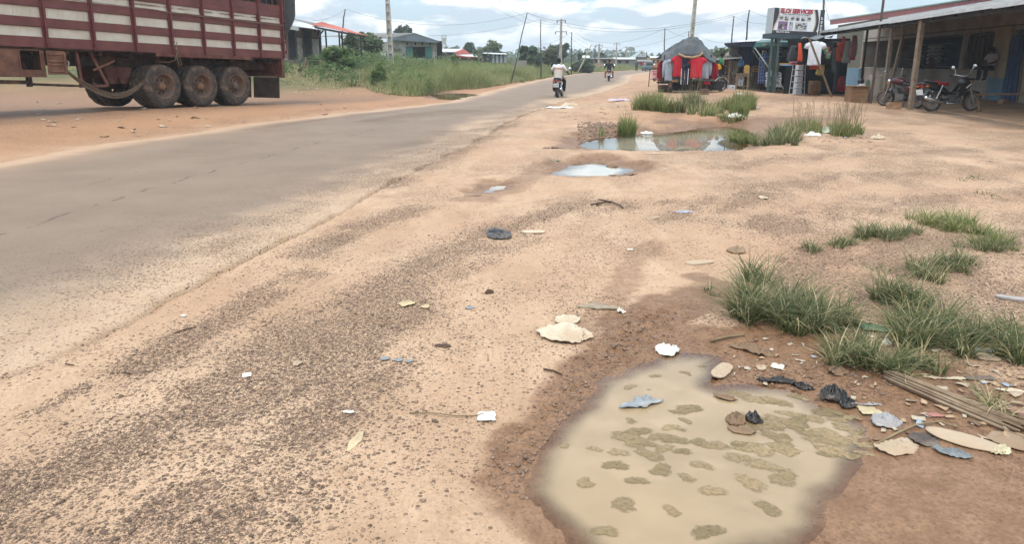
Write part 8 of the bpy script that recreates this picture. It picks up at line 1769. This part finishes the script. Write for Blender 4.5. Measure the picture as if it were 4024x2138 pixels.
L_('shoe_sole', 'large oval cardboard insole at the bottom right', 'sole', 3790, 1735, .30, .12, -38, M_CARDL, 'round', .006, .005); L_('cardboard', 'torn brown cardboard at the bottom right corner', 'cardboard', 3975, 1735, .24, .20, -20, M_CARDB, 'torn', .02); L_('cardboard', 'broad cardboard flap with a tied corner at the bottom edge', 'cardboard', 3520, 1765, .24, .15, 10, M_CARDL, 'torn', .03, dome=.015); L_('plastic_film', 'dark torn wrapper left of the large insole', 'film', 3640, 1735, .15, .13, 5, mat('dark_wrapper', (88, 74, 66), .5, var=.3, dirt=(176, 150, 120), dirt_amt=.4), 'torn', .02); L_('blue_rag', 'wet blue rag under the large insole', 'rag', 3735, 1785, .16, .09, -30, mat('faded_blue_cloth', (140, 144, 144), .9, var=.25), 'torn', .04)
L_('wrapper', 'small red and yellow wrapper on the mud', 'wrapper', 3672, 1637, .12, .035, -8, M_PINKP, 'torn', .012); L_('wrapper', 'white and yellow wrapper at the bottom right', 'wrapper', 3930, 1775, .12, .08, 10, mat('cream_yellow_wrapper', (226, 212, 172), .5, var=.2), 'torn', .04); L_('brick_scrap', 'pinkish card scrap right of the palm ribs', 'card', 4000, 1620, .09, .08, 20, mat('pink_card', (186, 144, 122), .9, var=.2), 'torn', .02)
L_('dry_leaf', 'pale dry leaf above the palm ribs', 'leaf', 3668, 1488, .085, .045, -10, M_CARDL, 'leaf', .012); L_('dry_leaf', 'longer pale dry leaf right of the first', 'leaf', 3762, 1492, .13, .05, -4, M_PAPERC, 'leaf', .012); L_('dry_leaf', 'dry leaf near the right frame edge', 'leaf', 3975, 1540, .12, .06, -15, M_PAPERC, 'leaf', .015); L_('bark_strip', 'grey strip of bark beside the pale leaves', 'bark', 3850, 1490, .16, .05, 0, mat('grey_bark', (128, 112, 98), .95, var=.3), 'rect', .015)
L_('cardboard', 'muddy cardboard strip under the ragged grass', 'cardboard', 3420, 1455, .14, .07, -20, M_MUDRAG, 'torn', .02); L_('cardboard', 'cardboard flap at the edge of the grass and mud', 'cardboard', 3640, 1430, .16, .08, -20, M_CARDB, 'torn', .02); L_('paper_sheet', 'crumpled pale paper under the left grass clump', 'paper', 3290, 1465, .13, .10, 30, M_MUDRAG, 'torn', .05)
L_('wrapper', 'green and cream food wrapper among the grass', 'wrapper', 3425, 1290, .22, .16, -15, M_PLASG, 'torn', .03); L_('cardboard', 'tan cardboard disc beside the green wrapper', 'cardboard', 3540, 1300, .17, .15, 10, M_CARDB, 'blob', .015); L_('cardboard', 'tan cardboard scrap behind the grass clump', 'cardboard', 3240, 1230, .15, .08, 5, M_CARDL, 'torn', .015); L_('paper_ball', 'white paper scraps in the grass below the green wrapper', 'paper', 3485, 1350, .07, .08, 0, M_PAPERW, 'torn', .04, dome=.01); L_('paper_ball', 'tiny white paper square in the grass', 'paper', 3422, 1325, .035, .035, 15, M_PAPERW, 'rect', .006); L_('paper_ball', 'white crumpled paper low in the ragged grass', 'paper', 3325, 1375, .06, .05, 0, M_PAPERW, 'torn', .03, dome=.01)
mg = L_('folded_magazine', 'folded blue and white magazine in the right grass clump', 'magazine', 3850, 1378, .17, .05, -8, mat('printed_blue_white', (196, 206, 210), .5, var=.35, scale=14), 'rect', .01, dome=.01); L_('cardboard', 'pale cardboard under the folded magazine', 'cardboard', 3870, 1410, .20, .12, -10, M_CARDL, 'torn', .015)
L_('slipper', 'grey flip-flop lying at the right frame edge', 'slipper', 3995, 1180, .24, .085, -25, mat('grey_rubber', (184, 172, 166), .7), 'sole', .008, .014)
L_('plastic_film', 'flattened black plastic bag on the gravel left of centre', 'film', 1958, 922, .26, .36, 12, M_PLASK, 'blob', .04, dome=.02); L_('shoe_sole', 'pale insole lying right of the black plastic bag', 'sole', 2098, 915, .22, .12, 2, M_PAPERC, 'sole', .006, .012); L_('shoe_sole', 'long tan insole on the bare sand', 'sole', 2752, 1034, .25, .13, 18, M_CARDL, 'sole', .004, .008); L_('cardboard', 'bent cardboard lid with curled edge on the sand', 'cardboard', 2895, 988, .18, .17, -20, M_CARDB, 'torn', .04, dome=.03)
L_('can_lid', 'blue and white crushed can lid on the sand', 'lid', 2687, 835, .17, .14, 3, mat('blue_white_tin', (188, 192, 210), .35, metal=.3, var=.3, scale=20), 'leaf', .01, dome=.012); L_('paper_sheet', 'small upright cream card on the far sand', 'paper', 2997, 778, .11, .20, 0, M_PAPERC, 'torn', .03); L_('paper_sheet', 'thin pale strip left of the can lid', 'paper', 2570, 858, .20, .06, 12, M_CARDL, 'torn', .01); L_('paper_ball', 'tiny white paper dot on the tyre track', 'paper', 2476, 982, .05, .05, 0, M_PAPERW, 'rect', .01)
L_('paper_sheet', 'yellowish crumpled scraps beside the gravel streak', 'paper', 1600, 1195, .15, .13, 30, mat('straw_paper', (214, 190, 150), .9, var=.2), 'torn', .02); L_('paper_sheet', 'smaller yellowish scrap right of the crumpled ones', 'paper', 1672, 1208, .08, .07, 0, mat('straw_paper', (220, 190, 136)), 'torn', .015); L_('film_scrap', 'tiny blue film scrap on the sand in the centre', 'film', 1845, 1212, .07, .06, 20, mat('dull_blue_film', (150, 150, 150), .5), 'torn', .006)
for i, (px, py, lab) in enumerate(((1515, 1412, 'left'), (1565, 1418, 'middle'), (1608, 1422, 'right'))): L_('film_scrap', f'{lab} of three small blue film scraps in a row', 'film', px, py, .06, .05, 30 * i, mat('dull_blue_film', (126, 138, 156)), 'torn', .006)
L_('card_scrap', 'dark folded scrap on the pale sand', 'card', 1745, 1362, .11, .05, -12, mat('dark_card', (104, 82, 68), .9), 'torn', .03); L_('stone_clod', 'small dark clod with roots in the sand', 'clod', 1925, 1153, .07, .06, 0, M_TWIG, 'torn', .03, dome=.02)
L_('paper_sheet', 'white torn paper strip in the coarse gravel', 'paper', 970, 1478, .05, .05, 20, M_PAPERW, 'rect', .006); L_('paper_sheet', 'beige torn leaf in the coarse gravel', 'paper', 1170, 1432, .06, .075, 30, M_CARDL, 'torn', .02); L_('paper_sheet', 'ragged white scraps on the sand beside the gravel', 'paper', 1372, 1625, .06, .035, 0, M_PAPERW, 'torn', .008); L_('paper_sheet', 'small white scrap by the road edge', 'paper', 722, 1243, .035, .03, -20, M_PAPERW, 'rect', .004); L_('film_scrap', 'yellow translucent strip near the bottom edge', 'film', 1400, 1735, .05, .18, -8, mat('straw_film', (214, 188, 148), .5, var=.2), 'torn', .008); L_('film_scrap', 'clear plastic scrap under the long straw', 'film', 1912, 1640, .09, .09, 0, M_PLASW, 'rect', .01)
L_('dry_leaf', 'flat dry leaf in the small track puddle', 'leaf', 1858, 768, .16, .12, 0, M_CARDB, 'leaf', .01); L_('wood_chip', 'split wood chip at the right of the white puddle', 'wood', 2430, 690, .24, .12, -5, M_CARDB, 'leaf', .03); L_('wood_chip', 'dark wood chip right of the split one', 'wood', 2490, 688, .26, .10, 8, M_TWIG, 'leaf', .03); L_('mud_clod', 'mud clod standing in the white puddle', 'clod', 2405, 655, .22, .14, 0, M_MUDRAG, 'blob', .02, dome=.05); L_('dry_leaf', 'brown curled leaf left of the mirror puddle', 'leaf', 2172, 583, .30, .12, 0, M_TWIG, 'leaf', .04); L_('plastic_film', 'small green-white scrap left of the white puddle', 'film', 2186, 631, .14, .1, 0, M_PLASG, 'torn', .03)
L_('plastic_bag', 'pale bag lying at the left shore of the mirror puddle', 'bag', 2540, 525, .34, .26, 5, M_PLASW, 'blob', .04, dome=.08); L_('plastic_film', 'flat pale strip on the near bank of the mirror puddle', 'film', 2575, 604, .34, .12, 5, M_PAPERC, 'leaf', .015); L_('plastic_sheet', 'long cream plastic sheet crumpled at the roadside', 'sheet', 2195, 424, 1.3, .5, 4, M_PLASW, 'torn', .10, dome=.04); L_('plastic_sheet', 'bunched cream plastic at the right end of the long sheet', 'sheet', 2240, 415, .6, .4, 10, M_PAPERC, 'blob', .12, dome=.10); L_('checked_cloth', 'pink and blue checked cloth lying beside the road', 'cloth', 2435, 396, 1.05, .45, 6, mat('checked_cloth', (214, 196, 206), .9, var=.3, scale=9), 'torn', .12, dome=.07)
L_('plastic_bag', 'large milky bag in the grass right of the rubbish', 'bag', 2885, 462, .75, .40, 8, M_PLASW, 'torn', .12, dome=.12); L_('plastic_bag', 'pale green bag at the foot of the tall seeding grass', 'bag', 3258, 520, .55, .35, 8, mat('mint_plastic', (206, 216, 192), .45, var=.1), 'torn', .10, dome=.16); L_('plastic_bag', 'white bag left of the pale green one', 'bag', 3190, 533, .42, .28, 0, M_PLASW, 'torn', .08, dome=.08); L_('paper_sheet', 'crumpled white paper on the bare sand right of the bags', 'paper', 3450, 545, .30, .22, 0, M_PAPERC, 'torn', .08, dome=.06); L_('carton_scrap', 'white carton scrap sticking out of the grass', 'carton', 2655, 440, .14, .34, 28, M_PAPERW, 'rect', .02, tilt=.5, lift=.08); L_('carton_scrap', 'white box flap lying in the bright grass', 'carton', 2905, 395, .28, .18, 20, M_PAPERW, 'rect', .02, tilt=.3, lift=.25); L_('plastic_bag', 'blue-white bag at the right end of the rubbish strip', 'bag', 2965, 425, .42, .22, 8, M_PLASB, 'torn', .08, dome=.06); L_('paper_sheet', 'white card on the ground right of the rubbish', 'paper', 2952, 455, .34, .2, 0, M_PAPERW, 'rect', .02)
# twigs and straws
def twig(name, label, pts, r_, m=M_TWIG):
    b = MB(); b.smooth = True
    for br in pts: g_ = [G(*q) + Vector((0, 0, r_ * (1.2 + 1.5 * rnd.random()))) for q in br]; b.tube(g_, [r_ * (1 - .5 * i / len(g_)) for i in range(len(g_))], 6)
    return tag(b.build(name, m), label, 'twig')
twig('forked_twig', 'dark forked twig lying on the gravel in the centre', [[(2322, 812), (2365, 806), (2400, 800), (2440, 815), (2448, 824)], [(2400, 800), (2370, 792), (2352, 792)], [(2365, 806), (2345, 812)]], .012)
twig('straw', 'long bent straw on the sand near the bottom edge', [[(1610, 1628), (1700, 1630), (1790, 1643), (1870, 1638), (1942, 1615)]], .0035, M_STEM); twig('straw', 'thin twig beside the asphalt edge', [[(690, 1312), (730, 1300), (770, 1288)]], .004); twig('straw', 'short twig on the sand at the lower left', [[(258, 1435), (292, 1442)]], .004); twig('straw', 'short stick left of the coarse gravel', [[(482, 1470), (520, 1477)]], .004); twig('straw', 'flattened pale stick beside the mud at the top of the puddle', [[(2790, 1348), (2860, 1332), (2925, 1322)]], .008, M_STEM); twig('straw', 'thin wire stretched across the near puddle', [[(2757, 1400), (2762, 1480), (2768, 1600), (2778, 1740)]], .0012, M_TWIG); twig('forked_twig', 'twig lying in the mud rut', [[(2135, 1460), (2175, 1463), (2210, 1478)]], .006); twig('straw', 'curved root along the mud at the bottom right', [[(3440, 1760), (3520, 1715), (3600, 1680), (3690, 1668), (3760, 1690)]], .006, M_STEM)
# rubbish strip in the grass, and wood and paper bits over the far verges: countless
V_all, F_all, sh_all = [], [], []; nb = 0; rr = np.random.default_rng(5)
spots = [(rr.uniform(2760, 2860), rr.uniform(390, 445), .10) for _ in range(90)] + [(rr.uniform(3120, 3420), rr.uniform(525, 560), .07) for _ in range(60)] + [(rr.uniform(1110, 1420), rr.uniform(318, 372), .13) for _ in range(60)] + [(rr.uniform(150, 1500), rr.uniform(400, 545), .13) for _ in range(70)] + [(rr.uniform(1720, 1820), rr.uniform(364, 384), .14) for _ in range(14)] + [(rr.uniform(2180, 2560), rr.uniform(370, 470), .10) for _ in range(45)] + [(rr.uniform(2300, 2900), rr.uniform(500, 600), .05) for _ in range(40)] + [(rr.uniform(2850, 3500), rr.uniform(1330, 1520), .024) for _ in range(70)] + [(rr.uniform(3300, 4024), rr.uniform(1250, 1740), .038) for _ in range(150)] + [(rr.uniform(2560, 2640), rr.uniform(345, 380), .12) for _ in range(12)] + [(rr.uniform(3000, 4000), rr.uniform(440, 640), .05) for _ in range(40)]
for px, py, sz in spots:
    c = G(px, py); a = rr.uniform(0, 6.28); l_ = sz * rr.uniform(.5, 1.6); w_ = l_ * rr.uniform(.2, .7); ca, sa = math.cos(a), math.sin(a); z = [rr.uniform(0, .25) * l_ for _ in range(6)]
    q = [(-.5, -.5), (0, -.55), (.5, -.4), (.5, .45), (.05, .5), (-.45, .5)]
    V_all += [(c.x + (x * l_) * ca - (y * w_) * sa, c.y + (x * l_) * sa + (y * w_) * ca, c.z + .004 + z[i]) for i, (x, y) in enumerate(q)]; F_all += [(nb, nb + 1, nb + 4, nb + 5), (nb + 1, nb + 2, nb + 3, nb + 4)]; sh_all += [rr.random()] * 6; nb += 6
s = NT('mixed_litter'); sh = s.attr('shade').outputs['Fac']; c_ = s.mix(s.ramp(sh, 0, .35), alb(120, 88, 64), alb(196, 158, 122)); c_ = s.mix(s.ramp(sh, .35, .75), c_, alb(204, 186, 162)); c_ = s.mix(s.ramp(sh, .965, .98), c_, alb(170, 182, 196)); M_LIT = s.set(c_, .8)
o = npmesh('small_litter', np.array(V_all), np.array(F_all), M_LIT, attrs=dict(shade=np.array(sh_all))); o.modifiers.new('thick', 'SOLIDIFY').thickness = .003; tag(o, 'countless scraps of paper, wood and plastic strewn about', kind='stuff')
# ================================================================ ALGAE floating on the near puddle, and clods in the mud
rr = random.Random(17); V_all, F_all, sh_all, ed_all = [], [], [], []; nb = 0
_h1 = lambda t: vnoise(np.array(t), np.array(.5), 3)
def scum(px, py, l_, w_, rot, th=.0015):
    global nb
    c = pz(px, py, ZW); n = 22; ca, sa = math.cos(rot), math.sin(rot); sdv = rr.random() * 9; base = nb; pts = []
    for q in (0.0, .55, 1.0):
        for j in range(n):
            a = 2 * math.pi * j / n; o_ = (1 + .20 * math.sin(2 * a + sdv) + .12 * math.sin(3 * a + 2 * sdv) + .35 * (float(_h1(j * 7.3 + sdv)) - .5)) * q; x, y = math.cos(a) * o_ * l_ / 2, math.sin(a) * o_ * w_ / 2
            pts.append((c[0] + x * ca - y * sa, c[1] + x * sa + y * ca, ZW + .0012 + th * (1 - q) * (1 + rr.random())))
    V_all.extend(pts); sh_all.extend([rr.random()] * len(pts)); ed_all.extend([0.] * n + [.55] * n + [1.] * n); nb += len(pts)
    for i in range(2):
        for j in range(n): F_all.append((base + i * n + j, base + (i + 1) * n + j, base + (i + 1) * n + (j + 1) % n, base + i * n + (j + 1) % n))
for px, py, l_ in ((2575, 1478, .05), (2690, 1465, .045), (2710, 1475, .02), (2475, 1522, .055), (2550, 1532, .02), (2700, 1610, .11), (2735, 1605, .06), (2640, 1618, .03), (2480, 1655, .05), (2695, 1655, .05), (2635, 1680, .06), (2680, 1690, .035), (2500, 1700, .10), (2480, 1730, .13), (2545, 1745, .06), (2590, 1718, .08), (2655, 1730, .09), (2740, 1738, .065), (2610, 1765, .07), (2810, 1752, .09), (2680, 1775, .06), (3050, 1720, .10), (2960, 1755, .07), (2930, 1690, .05), (2220, 1755, .04), (2340, 1765, .05), (2430, 1780, .07), (2760, 1440, .03), (2555, 1790, .09), (2420, 1830, .08), (2600, 1850, .09), (2760, 1830, .07), (2900, 1800, .09), (3000, 1830, .10), (2500, 1890, .07), (2700, 1880, .06), (2300, 1900, .07), (2800, 1930, .08), (2450, 1985, .09), (2640, 2010, .06), (2950, 1900, .10), (3080, 1880, .11), (2380, 2090, .07), (2780, 2090, .09), (3020, 2000, .08)): scum(px, py, l_ * 1.35, l_ * 1.0, rr.uniform(-.7, .4))
for i in range(70):
    px = rr.uniform(2900, 3400); py = rr.uniform(1535, 1800); lim = 1535 + max(0, (px - 3050)) * .30
    if py < lim or py > 1800: continue
    l_ = rr.uniform(.05, .17); scum(px, py, l_, l_ * rr.uniform(.4, .9), rr.uniform(-.8, .2))
s = NT('pond_scum'); sh = s.attr('shade').outputs['Fac']; c_ = s.mix(sh, alb(140, 118, 80), alb(182, 152, 112)); c_ = s.mix(s.ramp(s.noise(60, 5, .7), .42, .68, 0, .7), c_, alb(112, 98, 62)); s.bump(s.noise(120, 3), .5, .003); s.set(c_, .6, spec=.35)
ed = s.attr('edge').outputs['Fac']; tr = s.n('ShaderNodeBsdfTransparent'); ms = s.n('ShaderNodeMixShader')                     # sinks into the murk toward its rim
s.l(s.ramp(s.math('ADD', ed, s.math('MULTIPLY', s.math('SUBTRACT', s.noise(32, 6, .75), .5), 2.0)), 1.1, .5, 0, .9), ms.inputs[0]); s.l(tr.outputs[0], ms.inputs[1]); s.l(s.b.outputs[0], ms.inputs[2]); s.l(ms.outputs[0], s.o.inputs['Surface']); M_SCUM = s.m
tag(npmesh('pond_scum', np.array(V_all), np.array(F_all), M_SCUM, smooth=True, attrs=dict(shade=np.array(sh_all), edge=np.array(ed_all))), 'brown-green scum mats floating on the near puddle', kind='stuff')
# mud clods churned up by tyres
cp = []
for i in range(1700):
    t = rr.random(); a, c = random.choice([((2080, 1800), (2230, 1600)), ((2230, 1600), (2360, 1440)), ((2360, 1440), (2480, 1330)), ((2060, 1900), (2080, 1800)), ((2480, 1330), (2590, 1240))]); p0, p1 = pz(*a), pz(*c); q = p0 + (p1 - p0) * t; cp.append((q[0] + rr.gauss(0, .10), q[1] + rr.gauss(0, .07)))
for i in range(900): q = pz(rr.uniform(2270, 2480), rr.uniform(480, 560)); cp.append((q[0], q[1]))
for i in range(900): q = pz(rr.uniform(2850, 3500), rr.uniform(1430, 1560)); cp.append((q[0], q[1]))
cp = np.array(cp); ok = np.ones(len(cp), bool)
for nm, zw, slope, bank, poly in PUD: ok &= sdpoly(cp[:, 0], cp[:, 1], poly) < -.01
cp = cp[ok]; zc_ = ground_h(cp[:, 0], cp[:, 1]); rad = np.where(cp[:, 1] > 10, RNG.uniform(.012, .04, len(cp)), .0025 + .010 * RNG.random(len(cp)) ** 3)
s = NT('wet_mud_clod'); sh = s.attr('shade').outputs['Fac']; s.bump(s.noise(60, 3), .5, .006); M_CLOD = s.set(s.mix(sh, (.115, .066, .04), (.21, .128, .082)), .7)
scatter('mud_clods', np.column_stack([cp, zc_]), rad, ico(), M_CLOD, 'lumps of churned wet mud along the ruts and puddle banks', sink=.35)
# odds and ends round the cart
lump('log_stump', 'brown log end lying left under the cart', 'log', 2590, 2626, 334, 362, .3, mat('brown_log', (112, 88, 72), .95, var=.3), .03); lump('clay_brick', 'brown brick standing in front of the cart', 'brick', 2756, 2786, 350, 372, .2, mat('brown_log', (112, 88, 72)), .012)
b = MB(); q = VA(2745, 345, Yc + .5); b.box((q.x - .2, Yc + .45, zc + .22), (1.5, .5, .34)); b.box((q.x - .9, Yc + .4, zc + .2), (.5, .4, .3)); b.box((q.x + .75, Yc + .7, zc + .25), (.6, .4, .4)); own(b.build('under_load', mat('dark_scrap_metal', (56, 50, 48), .9, var=.3)), cart)
b = MB(); q = VA(2650, 332, Yc - .75); b.box((q.x, Yc - .78, zc + .50), (.28, .02, .10)); own(b.build('rear_plate', M_CARD), cart)
# ================================================================ HAZE: humid air between here and the skyline
hb = MB(); hb.box((0, 590, 12), (2200, 2000, 30)); hz = hb.build('haze', bpy.data.materials.new('humid_air')); tag(hz, kind='stuff'); hm = hz.data.materials[0]; hm.use_nodes = True; ht = hm.node_tree; ht.nodes.remove(ht.nodes['Principled BSDF'])
pv = ht.nodes.new('ShaderNodeVolumePrincipled'); pv.inputs['Color'].default_value = (.90, .93, .96, 1); pv.inputs['Density'].default_value = .0008; pv.inputs['Anisotropy'].default_value = .2; ht.links.new(pv.outputs[0], ht.nodes['Material Output'].inputs['Volume'])
